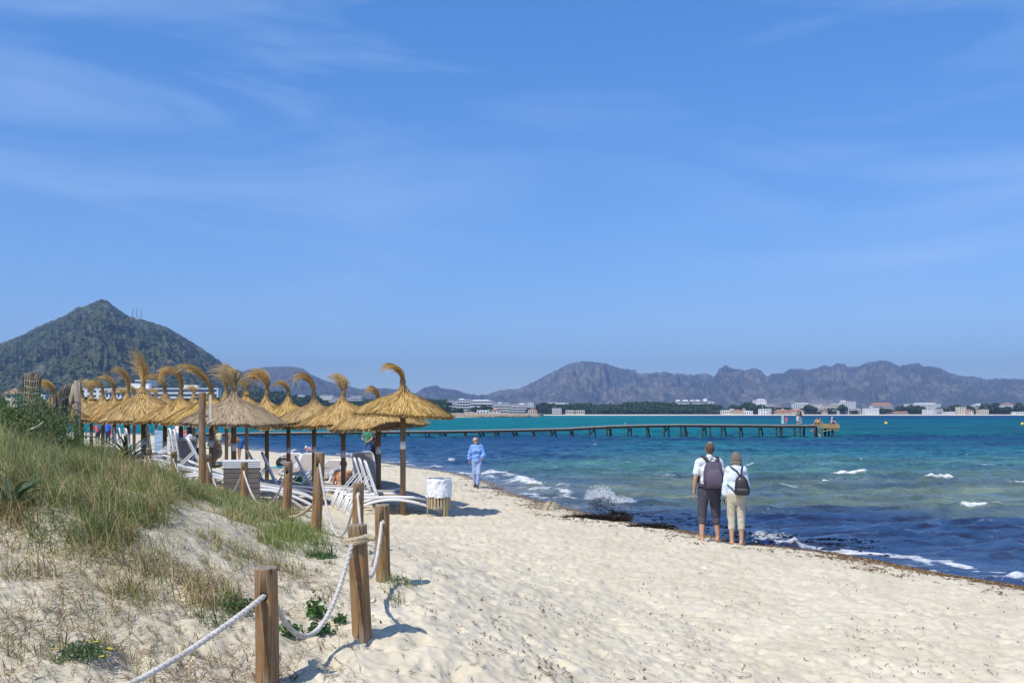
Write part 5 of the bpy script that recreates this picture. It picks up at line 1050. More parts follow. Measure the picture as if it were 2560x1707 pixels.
    if top:
        mb = MB(); torso(mb, .016 + loose, True)
        for q in ('R', 'L'):
            if sleeve > 0:
                f = min(sleeve, 1) ; capsule(mb, P['sh' + q], .063 * fw + loose * .4, lerp(P['sh' + q], P['el' + q], f), .060 * fw + loose)
                if sleeve > 1: capsule(mb, P['el' + q], .056 + loose, lerp(P['el' + q], P['wr' + q], sleeve - 1), .050 + loose * 1.6)
        so_ = fuse(mb, topname, top, u, vox, 2, topmat_wr, 3)
        if ch[2] - pel[2] > .28:
            bm = bmesh.new(); bm.from_mesh(so_.data); r_ = bmesh.ops.bisect_plane(bm, geom=bm.verts[:] + bm.edges[:] + bm.faces[:], plane_co=(0, 0, hem), plane_no=(0, 0, 1)); dl = [f for f in bm.faces if f.calc_center_median().z < hem and abs(f.calc_center_median().x - pel[0]) < .20 + .05 * (fat - 1)]
            bmesh.ops.delete(bm, geom=dl, context='FACES'); bm.to_mesh(so_.data); bm.free()
    if bottom:
        mb = MB(); e = .018; ellip(mb, pel + (0, -.012, -.025), (.172 * fw + e, .142 * fw + e, .165 + e))
        for q in ('R', 'L'):
            f = min(leg, 1); capsule(mb, P['hip' + q], .092 * fw + e, lerp(P['hip' + q], P['kn' + q], f), (.084 if f < 1 else .070) * fw + e)
            if leg > 1: capsule(mb, lerp(P['hip' + q], P['kn' + q], .9), .066 * fw + e, lerp(P['kn' + q], P['an' + q], leg - 1), .052 + e)
        fuse(mb, 'trousers' if leg > .8 else 'shorts', bottom, u, vox, 2, .008, 9)
    if skirt:
        mb = MB(); a = pel + (0, 0, .05)
        for f in np.linspace(0, 1, 5): ellip(mb, a - np.array((0, 0, f * skirt[1])), (.17 + f * .09, .14 + f * .09, .10))
        fuse(mb, 'skirt', skirt[0], u, vox, 2, .01, 5)
    if hair:
        mb = MB()
        ellip(mb, hp((0, -.030, .030)), (.089, .092, .090)); 
        if hairlen > 0:
            ellip(mb, hp((0, -.045, -.01)), (.102, .080, .115)); ellip(mb, hp((0, -.045, -.05 - hairlen * .6)), (.112, .076, .058 + hairlen * .3))
            for q in (-1, 1): ellip(mb, hp((.070 * q, -.005, -.03 - hairlen * .35)), (.030, .05, .075 + hairlen * .3))
        else: ellip(mb, hp((0, -.058, -.015)), (.070, .050, .065))
        fuse(mb, 'hair', hair, u, .008, 1, .006, 4)
        if bald:
            mb = MB(); ellip(mb, hp((0, -.022, .078)), (.052, .058, .056)); fuse(mb, 'bald_crown', sk, u, .008, 1)
    if shoes:
        for q in ('R', 'L'):
            mb = MB(); a = np.array(P['an' + q]); t = np.array(P['to' + q]); hl = a + (a - t) * .3; hl[2] = a[2] - .035; capsule(mb, a + (0, 0, .05), .05, hl, .046); capsule(mb, hl, .046, lerp(hl, t, .7), .044); capsule(mb, lerp(hl, t, .6), .044, t + (t - a) * .08, .034); fuse(mb, 'shoe', shoes, u, .01, 2)
    if hat:
        mb = MB(); n = 24; m_, brim = hat
        mb.lathe([(brim, -.004), (brim, .004), (.092, .012), (.090, .05), (.072, .085), (.03, .10)], n=n); o = mb.build('hat', m_, u, smooth=True); o.location = hp((0, -.01, .058)); o.rotation_euler = (look[1] - .1, 0, look[0])
    mb = MB()
    for q in (-1, 1): ellip(mb, hp((.034 * q, .078, .012)), (.010, .008, .007), n=10)
    mb.build('eyes', mat('eye', (.03, .02, .02), .3), u, smooth=True)
    return u, P, s
def at(px, py, D=None, z=None):
    if D is None: return hit(px, py)
    x = PX(px, D); return (x, D, gz1(x, D) if z is None else z)
M_ = lambda n, c, r=.85, v=.12: mat(n, c, r, v, 6, .12, 50)
white_shirt = M_('white_shirt', (.74, .78, .84)); pale_shirt = M_('pale_blue_top', (.66, .76, .86)); grey_tr = M_('slate_trousers', (.060, .055, .080)); khaki = M_('khaki_trousers', (.50, .46, .36)); grey_hair = mat('grey_hair', (.20, .165, .135), .8, .3, 30, .8, 120, (5, 5, .8), c2=(.34, .29, .24)); short_hair = mat('short_grey_brown_hair', (.085, .055, .038), .85, .3, 20, .5, 90, c2=(.17, .125, .095)); silver = mat('silver_hair', (.50, .48, .47), .8, .2, 20, .5, 80); brown_hair = mat('brown_hair', (.09, .045, .02), .8, .3, 20); black_hair = mat('black_hair', (.015, .012, .012), .7)
# the man with the backpack
x, y, z = at(1773, 1360, 18.15); man, PM, sM = person('barefoot man seen from behind in a white short sleeved shirt and rolled slate trousers', (x, y, z - .005), R(-4), 1.80, dict(
    chest=(.0, .01, 1.27), head=(.01, .02, 1.64), shL=(-.19, -.01, 1.405), elL=(-.245, -.03, 1.12), wrL=(-.265, .04, .86), hdL=(-.26, .06, .77), shR=(.19, 0, 1.405), elR=(.25, .02, 1.12), wrR=(.235, .14, .90), hdR=(.225, .17, .82), hipL=(-.10, 0, .92), hipR=(.10, 0, .92), knL=(-.125, .01, .49), knR=(.12, .03, .49), anL=(-.135, -.05, .08), anR=(.155, .03, .08), toL=(-.17, .13, .03), toR=(.24, .18, .03)),
    skin, white_shirt, .62, grey_tr, 1.17, short_hair, 0, fat=.97, vox=.010, bald=1, loose=.012, topmat_wr=.007, hem=.985)
mb = MB()
for q in (-1, 1):
    a = lerp(PM['kn' + ('R' if q > 0 else 'L')], PM['an' + ('R' if q > 0 else 'L')], .24); capsule(mb, (a[0], a[1], a[2] + .02), .073, (a[0], a[1], a[2] - .03), .075)
fuse(mb, 'trouser_cuffs', M_('slate_cuff', (.075, .068, .095)), man, .010, 2, .006)
mb = MB(); capsule(mb, (0, -.02, 1.475), .062, (0, -.02, 1.50), .060); fuse(mb, 'shirt_collar', white_shirt, man, .008, 1)
mb = MB(); a = np.array(PM['wrL']); tq = np.linspace(0, 6.28, 17); mb.tube(np.stack([a[0] + .030 * np.cos(tq), a[1] - .01 + .030 * np.sin(tq), 0 * tq + a[2] + .03], 1), .006, 6, caps=False); mb.build('bracelet', mat('bright_metal', (.7, .7, .72), .3, metal=.9), man, smooth=True)
def shape(mb, rows, n=28, ex=2.6):
    """superellipse rows: (x, y, z, half width, half depth)"""
    th = np.arange(n) * 2 * math.pi / n; c = np.cos(th); s = np.sin(th); V = [np.stack([r[0] + r[3] * np.sign(c) * np.abs(c) ** (2 / ex), r[1] + r[4] * np.sign(s) * np.abs(s) ** (2 / ex), np.full(n, r[2])], 1) for r in rows]
    m = len(rows); mb.add(np.concatenate(V), [[i * n + j, i * n + (j + 1) % n, (i + 1) * n + (j + 1) % n, (i + 1) * n + j] for i in range(m - 1) for j in range(n)] + [list(range(n))[::-1], [(m - 1) * n + j for j in range(n)]])
def strap(mb, pts, w, t=.008, up=(0, -1, 0)):
    P = np.array(pts, float); tg = np.gradient(P, axis=0); tg /= np.linalg.norm(tg, axis=1)[:, None]; sd = np.cross(tg, np.array(up, float)); sd /= np.linalg.norm(sd, axis=1)[:, None] + 1e-9; nn = np.cross(sd, tg) * t; sd = sd * w / 2
    V = np.stack([P - sd - nn, P + sd - nn, P + sd + nn, P - sd + nn], 1).reshape(-1, 3); f = []
    for i in range(len(P) - 1):
        for j in range(4): f.append([i * 4 + j, i * 4 + (j + 1) % 4, i * 4 + 4 + (j + 1) % 4, i * 4 + 4 + j])
    f += [[3, 2, 1, 0], [(len(P) - 1) * 4 + q for q in range(4)]]; mb.add(V, f)
purple = M_('plum_grey_nylon', (.085, .068, .105), .75); blackn = M_('black_nylon', (.014, .014, .018), .6); dgrey = M_('dark_strap', (.05, .045, .06), .8)
bp = empty('backpack', man.location, man.rotation_euler.z, label='large plum grey backpack on the back of the man', cat='backpack'); bp.scale = (sM,) * 3
def sub(name, m, fn, par, **k): mb = MB(); fn(mb); return mb.build(name, m, par, smooth=k.get('smooth', True))
pk = sub('pack', purple, lambda m: shape(m, [(.04, -.215, .965, .10, .06), (.04, -.225, .98, .155, .085), (.04, -.235, 1.10, .175, .10), (.04, -.232, 1.25, .168, .095), (.04, -.222, 1.36, .145, .08), (.04, -.205, 1.415, .11, .06), (.04, -.195, 1.435, .06, .035)]), bp)
sub('front_pocket', M_('plum_pocket', (.10, .082, .125), .75), lambda m: shape(m, [(.045, -.325, .995, .10, .02), (.045, -.335, 1.02, .128, .035), (.045, -.338, 1.15, .132, .038), (.045, -.322, 1.25, .115, .03), (.045, -.305, 1.30, .08, .02)]), bp)
sub('zip', mat('pale_zip', (.22, .19, .25), .6), lambda m: m.tube([(.045 + .128 * math.cos(a), -.352 - .01 * math.sin(a) + .03 * max(0, math.sin(a)), 1.16 + .135 * math.sin(a)) for a in np.linspace(-.9, 4.04, 30)], .0045, 5, caps=False), bp)
sub('grab_handle', dgrey, lambda m: m.tube([(.04 + .05 * math.cos(a), -.19, 1.425 + .05 * math.sin(a)) for a in np.linspace(0, 3.14, 10)], .011, 6), bp)
for q in (-1, 1): sub('shoulder_strap', dgrey, lambda m, q=q: strap(m, [(.04 + .07 * q, -.165, 1.40), (.035 + .10 * q, -.12, 1.475), (.125 * q, -.03, 1.515), (.135 * q, .07, 1.49), (.135 * q, .145, 1.38), (.13 * q, .15, 1.22), (.17 * q, .08, 1.08), (.19 * q, -.07, 1.02), (.04 + .13 * q, -.18, 1.0)], .058, .008), bp)
sub('compression_strap', dgrey, lambda m: strap(m, [(-.14, -.20, 1.07), (-.13, -.30, 1.08), (-.08, -.335, 1.085)], .02, .004, (0, 0, 1)), bp)
# the woman beside him
x, y, z = at(1840, 1366, 17.75); wom, PW, sW = person('woman with a grey bob seen from behind in a pale top and cropped khaki trousers', (x, y, z - .005), R(-14), 1.67, dict(
    head=(.0, .03, 1.62), shL=(-.150, 0, 1.385), elL=(-.180, -.02, 1.12), wrL=(-.190, .04, .88), hdL=(-.190, .06, .79), shR=(.150, .01, 1.385), elR=(.180, .06, 1.13), wrR=(.17, .22, 1.08), hdR=(.10, .28, 1.09), hipL=(-.09, 0, .92), hipR=(.09, 0, .92), knL=(-.085, .05, .49), knR=(.09, .02, .49), anL=(-.075, -.02, .08), anR=(.10, -.03, .08), toL=(-.11, .16, .03), toR=(.15, .14, .03)),
    skin, pale_shirt, 1.62, khaki, 1.42, grey_hair, .075, female=True, fat=.84, vox=.010, loose=.022, topmat_wr=.006, hem=.865)
mb = MB(); a = np.array(PW['wrL']); mb.tube(np.stack([a[0] + .030 * np.cos(tq), a[1] - .01 + .028 * np.sin(tq), 0 * tq + a[2] + .015], 1), .009, 6, caps=False); mb.build('wristband', blackn, wom, smooth=True)
bp2 = empty('backpack', wom.location, wom.rotation_euler.z, label='small black backpack slung low on the right shoulder blade of the woman', cat='backpack'); bp2.scale = (sW,) * 3
cx_ = .115
sub('pack', blackn, lambda m: shape(m, [(cx_ + .01, -.205, .945, .09, .05), (cx_ + .005, -.215, .965, .135, .075), (cx_, -.22, 1.08, .135, .078), (cx_ - .01, -.212, 1.20, .115, .065), (cx_ - .02, -.20, 1.27, .08, .045), (cx_ - .02, -.19, 1.30, .04, .025)]), bp2)
sub('front_pocket', M_('black_pocket', (.022, .022, .028), .5), lambda m: shape(m, [(cx_ + .015, -.30, .96, .09, .018), (cx_ + .015, -.31, .975, .115, .03), (cx_ + .01, -.308, 1.06, .113, .03), (cx_ + .008, -.295, 1.085, .10, .015)]), bp2)
sub('buckle', mat('steel_buckle', (.6, .6, .6), .3, metal=.9), lambda m: m.box((cx_ - .04, -.262, 1.24), (.02, .012, .03)), bp2)
sub('shoulder_strap', blackn, lambda m: strap(m, [(cx_ - .03, -.18, 1.28), (.02, -.135, 1.38), (-.06, -.11, 1.435), (-.125, -.03, 1.475), (-.13, .08, 1.45), (-.12, .14, 1.30)], .028, .006), bp2)
sub('shoulder_strap', blackn, lambda m: strap(m, [(cx_ - .02, -.18, 1.28), (.10, -.12, 1.40), (.12, -.05, 1.475), (.125, .06, 1.46), (.12, .14, 1.32)], .028, .006), bp2)
sub('lower_strap', blackn, lambda m: strap(m, [(cx_ - .11, -.20, .98), (-.06, -.155, 1.05), (-.155, -.09, 1.13), (-.175, 0, 1.18)], .022, .005), bp2)
mb = MB(); mb.box((0, 0, 0), (.035, .018, .34)); 
o = mb.build('rolled_folder', blackn); xx = np.array(wom.location) + sW * np.array(Euler((0, 0, R(-14))).to_matrix() @ Vector((-.135, .09, .68))); o.location = xx; o.rotation_euler = (R(8), R(-32), R(-14)); bm_ = o.modifiers.new('b', 'BEVEL'); bm_.width = .006; bm_.segments = 2; bpy.context.view_layer.update(); apply_mods(o); tag(o, 'slim black case held in the left hand of the woman in khaki', 'case')
# woman in blue walking towards us
x, y, z = at(1192, 1219, 31.6); denim = M_('light_blue_jeans', (.30, .40, .66)); blouse = M_('sky_blue_blouse', (.20, .38, .82)); boot = mat('brown_boot', (.075, .04, .025), .6, .2)
wb, PB, sB = person('woman in sky blue blouse and light jeans walking along the waterline towards us', (x, y, z), R(176), 1.60, dict(head=(.03, .04, 1.62), shR=(.17, 0, 1.41), elR=(.25, -.05, 1.14), wrR=(.27, -.06, .90), hdR=(.26, -.05, .81), shL=(-.17, .0, 1.41), elL=(-.24, .03, 1.14), wrL=(-.17, .17, .98), hdL=(-.12, .23, .93), hipR=(.085, 0, .92), knR=(.07, .0, .49), anR=(.07, -.13, .12), toR=(.08, .03, .04), hipL=(-.085, 0, .92), knL=(-.07, .10, .49), anL=(-.035, .10, .08), toL=(-.05, .28, .04)), skin, blouse, 1.45, denim, 1.85, silver, .0, boot, female=True, loose=.022, look=(R(38), 0), vox=.012, topmat_wr=.018, topname='blouse')
mb = MB(); hd = np.array(PB['head']); Mq = np.array(Euler((0, 0, R(38))).to_matrix())
for q in (-1, 1): ellip(mb, hd + Mq @ np.array((.033 * q, .092, .016)), (.026, .012, .018), (0, 0, R(38)))
mb.tube([hd + Mq @ np.array((-.08, .0, .02)), hd + Mq @ np.array((-.06, .088, .022)), hd + Mq @ np.array((.06, .088, .022)), hd + Mq @ np.array((.08, .0, .02))], .005, 5); mb.build('sunglasses', mat('dark_lens', (.03, .012, .01), .2), wb, smooth=True)
mb = MB(); ellip(mb, hd + Mq @ np.array((0, -.125, -.03)), (.045, .04, .06)); mb.build('hair_bun', black_hair, wb, smooth=True)
# sitting man, back to us
def sit(kn=.42): return dict(pel=(0, 0, .10), chest=(0, .04, .44), neck=(0, .07, .63), head=(0, .11, .78), shR=(.19, .05, .58), shL=(-.19, .05, .58), elR=(.24, .16, .34), wrR=(.12, .34, .34), hdR=(.06, .40, .36), elL=(-.27, .02, .30), wrL=(-.30, -.02, .07), hdL=(-.31, .03, .03), hipR=(.10, .04, .10), hipL=(-.10, .04, .10), knR=(.20, .42, kn), knL=(-.20, .42, kn), anR=(.12, .72, .09), anL=(-.12, .70, .09), toR=(.13, .88, .04), toL=(-.13, .86, .04))
navy_s = M_('navy_shorts', (.02, .035, .14)); x, y, z = at(856, 1196, 26.6)
sm_, _, _ = person('bare backed man in navy trunks sitting on the sand with his back to us', (x, y, z - .02), R(-12), 1.80, dict(sit()), skin, None, 0, navy_s, .55, black_hair, 0, fat=1.12, vox=.012)
# woman in cream leaning by the lounger
x, y, z = at(541, 1160, 29.0); cream = M_('cream_vest', (.62, .55, .40)); 
person('woman in a cream vest and beige shorts looking down with folded arms', (x, y, z), R(145), 1.72, dict(chest=(0, .0, 1.25), head=(0, .07, 1.60), elR=(.25, .10, 1.14), wrR=(.02, .22, 1.12), hdR=(-.06, .22, 1.13), elL=(-.25, .10, 1.12), wrL=(-.02, .24, 1.06), hdL=(.06, .24, 1.06), knL=(-.12, .32, .62), anL=(-.12, .22, .20), toL=(-.12, .36, .14)), skin_p, cream, .35, M_('beige_shorts', (.50, .42, .28)), .40, brown_hair, 0, mat('grey_shoe', (.3, .3, .34)), female=True, fat=.96, look=(0, -.5), fingers=True, loose=.02, vox=.014)
def small(label, px, D, H, rz, zfix=None, **k):
    x = PX(px, D); z = gz1(x, D) if zfix is None else zfix
    if zfix is None: z = max(z, .0)
    k.setdefault('fingers', False); k.setdefault('vox', .022); return person(label, (x, D, z), R(rz), H, **k)
BEND = dict(pel=(0, -.12, .90), chest=(0, .22, 1.10), neck=(0, .38, 1.16), head=(0, .50, 1.16), shR=(.18, .33, 1.14), shL=(-.18, .33, 1.14), elR=(.20, .42, .86), wrR=(.18, .50, .62), hdR=(.18, .53, .54), elL=(-.20, .42, .86), wrL=(-.18, .50, .62), hdL=(-.18, .53, .54), hipR=(.09, -.12, .88), hipL=(-.09, -.12, .88), knR=(.10, .0, .48), knL=(-.10, -.04, .48))
small('bare chested man in blue shorts stooping beside an umbrella pole', 597, 44, 1.72, 110, pose=BEND, skinm=skin_t, bottom=M_('blue_shorts', (.02, .10, .32)), leg=.6, hair=silver)
small('man in a white shirt and dark shorts standing left of the young man in black', 448, 52, 1.75, 160, top=white_shirt, sleeve=.6, bottom=M_('dark_shorts', (.04, .05, .09)), leg=.7, hair=black_hair)
small('young man in a black T-shirt, white shorts and dark cap', 474, 50, 1.75, 100, pose=dict(elR=(.22, .18, 1.15), wrR=(.20, .42, 1.08), hdR=(.20, .50, 1.06), elL=(-.22, .18, 1.15), wrL=(-.18, .40, 1.08), hdL=(-.18, .48, 1.06)), top=M_('black_tee', (.02, .02, .025)), sleeve=.5, bottom=M_('white_shorts', (.75, .76, .8)), leg=.7, hair=black_hair, hat=(mat('dark_cap', (.03, .03, .06)), .10))
small('walker in a green shirt with camera straps, standing behind the raised loungers', 919, 43.0, 1.78, 150, pose=dict(elR=(.25, .05, 1.13), wrR=(.10, .20, 1.10), hdR=(.02, .24, 1.10), elL=(-.26, .03, 1.13), wrL=(-.12, .16, 1.02), hdL=(-.05, .20, 1.00)), top=M_('green_shirt', (.05, .20, .13)), sleeve=.6, bottom=M_('blue_jeans', (.05, .10, .25)), leg=1.9, hair=brown_hair, hat=(mat('dark_cap', (.03, .03, .06)), .11), shoes=boot)
small('walker in dark clothes with a white sun hat beside the one in green', 936, 43.6, 1.66, 190, top=M_('charcoal_top', (.04, .035, .05)), sleeve=1.5, bottom=M_('black_trousers', (.02, .02, .03)), leg=1.9, hair=grey_hair, female=True, hat=(mat('white_hat', (.8, .82, .85)), .12), shoes=boot)
small('child in a white hat bending in the shallow water by a purple toy', 782, 53, 1.25, 95, pose=BEND, zfix=-.15, skinm=skin_p, top=M_('pink_suit', (.6, .3, .4)), bottom=M_('dark_swim', (.05, .05, .1)), leg=.3, hair=brown_hair, hat=(mat('white_hat', (0, 0, 0)), .13))
small('person in a pink shirt stooping between the far left umbrella poles', 243, 68, 1.70, 170, pose=BEND, top=M_('pink_shirt', (.72, .12, .25)), sleeve=.5, bottom=M_('dark_trousers', (.05, .06, .10)), leg=1.2, hair=brown_hair)
small('person in a bright blue shirt standing right of the one stooping in pink', 270, 66, 1.65, 180, top=M_('bright_blue_shirt', (.04, .12, .62)), sleeve=.6, bottom=M_('navy_trousers', (.02, .03, .10)), leg=1.6, hair=black_hair)
small('small child in red standing beside the person in bright blue', 283, 65, 1.10, 180, top=M_('red_shirt', (.65, .04, .10)), sleeve=.5, bottom=M_('red_shorts', (.55, .05, .12)), leg=.6, hair=brown_hair)
small('bather in a dark swimsuit far out beside the pier, left one', 441, 92, 1.6, 0, zfix=-.75, bottom=M_('dark_swim', (0, 0, 0)), leg=.3, hair=black_hair)
small('bather standing far out in the water, right one', 468, 98, 1.6, 0, zfix=-.75, bottom=M_('dark_swim', (0, 0, 0)), leg=.3, hair=brown_hair)
small('person resting on the sand below the young man in black', 482, 41, 1.65, 60, pose=sit(), skinm=skin_t, bottom=M_('dark_swim', (0, 0, 0)), leg=.3, hair=brown_hair)
x = PX(765, 52.6); mb = MB(); ellip(mb, (0, 0, .06), (.28, .16, .08)); ellip(mb, (.1, 0, .16), (.10, .08, .07)); o = mb.build('water_toy', mat('purple_plastic', (.30, .12, .60), .4), smooth=True); o.location = (x, 52.6, .0); tag(o, 'purple float toy on the water by the stooping child', 'float toy')
o = empty('beach_bag', (PX(465, 50), 50, gz1(PX(465, 50), 50) + .75), label='pink beach bag held by the young man in black', cat='bag'); mb = MB(); shape(mb, [(0, 0, 0, .14, .06), (0, 0, .12, .17, .08), (0, 0, .24, .15, .06)]); mb.build('bag_body', M_('pink_bag', (.75, .1, .25)), o, smooth=True); mb = MB(); a = np.linspace(0, 3.14, 9); mb.tube(np.stack([.1 * np.cos(a), 0 * a, .24 + .10 * np.sin(a)], 1), .01, 5); mb.build('handle', M_('pink_bag', (0, 0, 0)), o)
# ---------------------------------------------------------------- jetty
PD = 107.0
deckm = mat('pier_deck', (.36, .33, .30), .85, .2, 1.5, .3, 12, (6, 1, 1)); pile_d = mat('dark_pile', (.035, .030, .026), .8, .3, 3); pile_l = mat('grey_pile', (.20, .165, .13), .85, .3, 3); newwood = mat('new_timber', (.42, .28, .12), .8, .2, 3)
prof = [(330, 1084), (480, 1082.5), (615, 1081), (800, 1079), (1000, 1076.5), (1132, 1075.5), (1300, 1072), (1415, 1069.5), (1518, 1063.5), (1600, 1061), (1698, 1059.5), (1850, 1060.5), (1948, 1061.5), (2030, 1061.5)]
pp = np.array(prof); dz = lambda px: PZ(np.interp(px, pp[:, 0], pp[:, 1]), PD)
pier = empty('jetty', (0, PD, 0), label='long narrow wooden jetty on crooked piles running out across the bay', cat='jetty')
dx = lambda px: PX(px, PD)
pxs = np.linspace(330, 2034, 120); xs = PX(pxs, PD); zs = dz(pxs) - .06
sec = [(-.75, .06), (.75, .06), (.75, -.05), (-.75, -.05)]
V = np.stack([np.stack([xs, 0 * xs + y, zs + z], 1) for y, z in sec], 1).reshape(-1, 3); fc = []
for i in range(len(xs) - 1):
    for j in range(4): fc.append([i * 4 + j, i * 4 + (j + 1) % 4, i * 4 + 4 + (j + 1) % 4, i * 4 + 4 + j])
fc += [[3, 2, 1, 0], [(len(xs) - 1) * 4 + q for q in range(4)]]
mb = MB(); mb.add(V, fc); mb.build('deck', deckm, pier)
for yq in (-.62, .62):
    mb = MB(); mb.add(np.stack([np.stack([xs, 0 * xs + yq + y, zs + z], 1) for y, z in ((-.07, -.052), (.07, -.052), (.07, -.27), (-.07, -.27))], 1).reshape(-1, 3), fc); mb.build('beam', pile_d, pier)
rgp = random.Random(4)
bents = [(352, 366, 0), (398, 410, 1), (452, 0, 0), (500, 512, 1), (545, 0, 0), (634, 642, 0), (662, 688, 1), (693, 0, 0), (740, 747, 0), (796, 803, 0), (852, 862, 1), (901, 914, 0), (957, 963, 0), (1012, 1022, 1), (1064, 1073, 0), (1101, 1114, 1), (1162, 1166, 0), (1198, 1210, 2), (1237, 1247, 1), (1281, 1294, 2), (1332, 1336, 0), (1377, 1390, 2), (1425, 1434, 2), (1473, 1489, 1), (1516, 0, 0), (1522, 1529, 0), (1568, 1581, 2), (1615, 1623, 0), (1659, 1675, 2), (1700, 1706, 0), (1709, 1717, 0), (1753, 1768, 2), (1772, 0, 0), (1801, 1816, 1), (1846, 1858, 2), (1894, 1908, 1), (1938, 0, 0), (1951, 1955, 0), (1982, 1990, 0), (1997, 0, 0)]
def pile(par, xa, ya, za, xb, yb, zb, r, m, nm='pile'): mb = MB(); mb.tube([(xa, ya, za), ((xa + xb) / 2 + rgp.uniform(-.02, .02), (ya + yb) / 2, (za + zb) / 2), (xb, yb, zb)], [r, r * 1.03, r], 8); return mb.build(nm, m, par, smooth=True)
for a, b, br in bents:
    lean = rgp.uniform(-.05, .12); za = dz(a) - .15
    pile(pier, dx(a), -.55, za, dx(a) + lean, -.60, -1.2, .085, pile_d)
    if b: zb = dz(b) - .15; pile(pier, dx(b) - .1, .45, zb, dx(b) + rgp.uniform(.0, .35), .55, -1.2, .075, pile_l if rgp.random() < .6 else pile_d)
    if br and b: mb = MB(); mb.tube([(dx(a), -.5, za - .75), (dx(b) - .1, .3, za - .15)], .05, 6); mb.build('brace', pile_d, pier); 
    if br == 2: mb = MB(); mb.tube([(dx(a), -.48, za - .1), (dx((a + b) / 2), 0, za - .55)], .05, 6); mb.build('brace', pile_d, pier)
# new timber head of the jetty
hd = pier; X0 = 0.0; XC = dx(2062); zt = PZ(1060, PD)
mb = MB(); mb.box((XC, 0, zt - .06), (dx(2090) - dx(2036), 2.6, .12)); mb.build('head_deck', newwood, hd)
mb = MB(); mb.box((XC, -1.32, zt - .24), (dx(2090) - dx(2036), .06, .36)); mb.build('fascia', newwood, hd)
for a in (2016, 2031, 2041, 2046, 2057, 2068, 2073, 2078, 2088):
    m = newwood if a in (2041, 2088) else pile_d; pile(hd, dx(a) - X0, -1.0 if a % 2 else .8, zt - .3, dx(a) - X0 + rgp.uniform(-.15, .2), -1.0 if a % 2 else .8, -1.2, .10, m)
for a, za, b, zb in ((2036, 1068, 2043, 1080), (2046, 1068, 2086, 1076), (2086, 1070, 2048, 1078), (2016, 1078, 2026, 1074)):
    mb = MB(); mb.tube([(dx(a) - X0, -1.25, PZ(za, PD)), (dx(b) - X0, -1.25, PZ(zb, PD))], .06, 6); mb.build('brace', newwood, hd)
# people on the jetty
def onp(px): return dz(px)
PP = dict(group='people on the end of the jetty')
small('woman in a long pale turquoise dress standing on the jetty', 1957, PD, 1.30, 200, zfix=onp(1957), top=M_('turquoise_dress', (.45, .70, .66)), sleeve=.2, skirt=(M_('turquoise_dress', (0, 0, 0)), .75), hair=black_hair, female=True, **PP)
small('small child in pink on the jetty beside the turquoise dress', 1966, PD, .86, 160, zfix=onp(1966), top=M_('hot_pink', (.85, .10, .35)), sleeve=.5, hair=brown_hair, **PP)
small('man in an olive shirt and white shorts standing on the jetty', 1995, PD, 1.50, 10, zfix=onp(1995), top=M_('olive_shirt', (.22, .22, .16)), sleeve=.6, bottom=M_('white_shorts', (0, 0, 0)), leg=.8, hair=brown_hair, **PP)
small('dark haired woman in a long white skirt on the jetty', 2001, PD + .5, 1.46, 30, zfix=onp(2001), top=M_('dark_top', (.08, .04, .04)), sleeve=.4, skirt=(M_('white_skirt', (.75, .78, .8)), .75), hair=black_hair, hairlen=.1, female=True, **PP)
small('person in white crouched on the jetty beside the lime green one', 2043, PD - .2, 1.45, 150, zfix=onp(2030), pose=sit(), top=white_shirt, sleeve=.6, bottom=M_('brown_shorts', (.15, .08, .05)), leg=.8, hair=brown_hair, **PP)
small('person in a lime green top sitting on the jetty', 2048, PD - .6, 1.35, 190, zfix=onp(2030), pose=sit(), top=M_('lime_top', (.45, .85, .08)), sleeve=.5, bottom=M_('brown_shorts', (0, 0, 0)), leg=.8, hair=black_hair, **PP)
small('lone pale person with a white cap sitting at the tip of the jetty', 2078, PD - .4, 1.55, -95, zfix=onp(2030), pose=sit(), skinm=skin_p, top=M_('grey_pink_top', (.50, .42, .44)), sleeve=.5, bottom=M_('dark_swim', (0, 0, 0)), leg=.6, hair=silver, hat=(mat('white_hat', (0, 0, 0)), .11), **PP)
# buoys
for px, py, r, lab in ((2215, 1059, .36, 'round yellow buoy floating beyond the end of the jetty'), (2556, 1061, .36, 'round yellow buoy cut by the right edge of the picture'), (1563, 1058, .16, 'tiny pale buoy floating far behind the middle of the jetty')):
    D = CH * F / (py + 2 - HY); b = empty('buoy', (PX(px, D), D, 0), label=lab, cat='buoy'); mb = MB(); ellip(mb, (0, 0, r * .75), (r, r, r)); mb.build('float', mat('yellow_buoy', (.80, .62, .05), .5, .08), b, smooth=True)
    mb = MB(); mb.lathe([(r * .3, r * 1.7), (r * .22, r * 1.95)], n=12); mb.build('cap', mat('buoy_cap', (.6, .5, .2), .5), b)
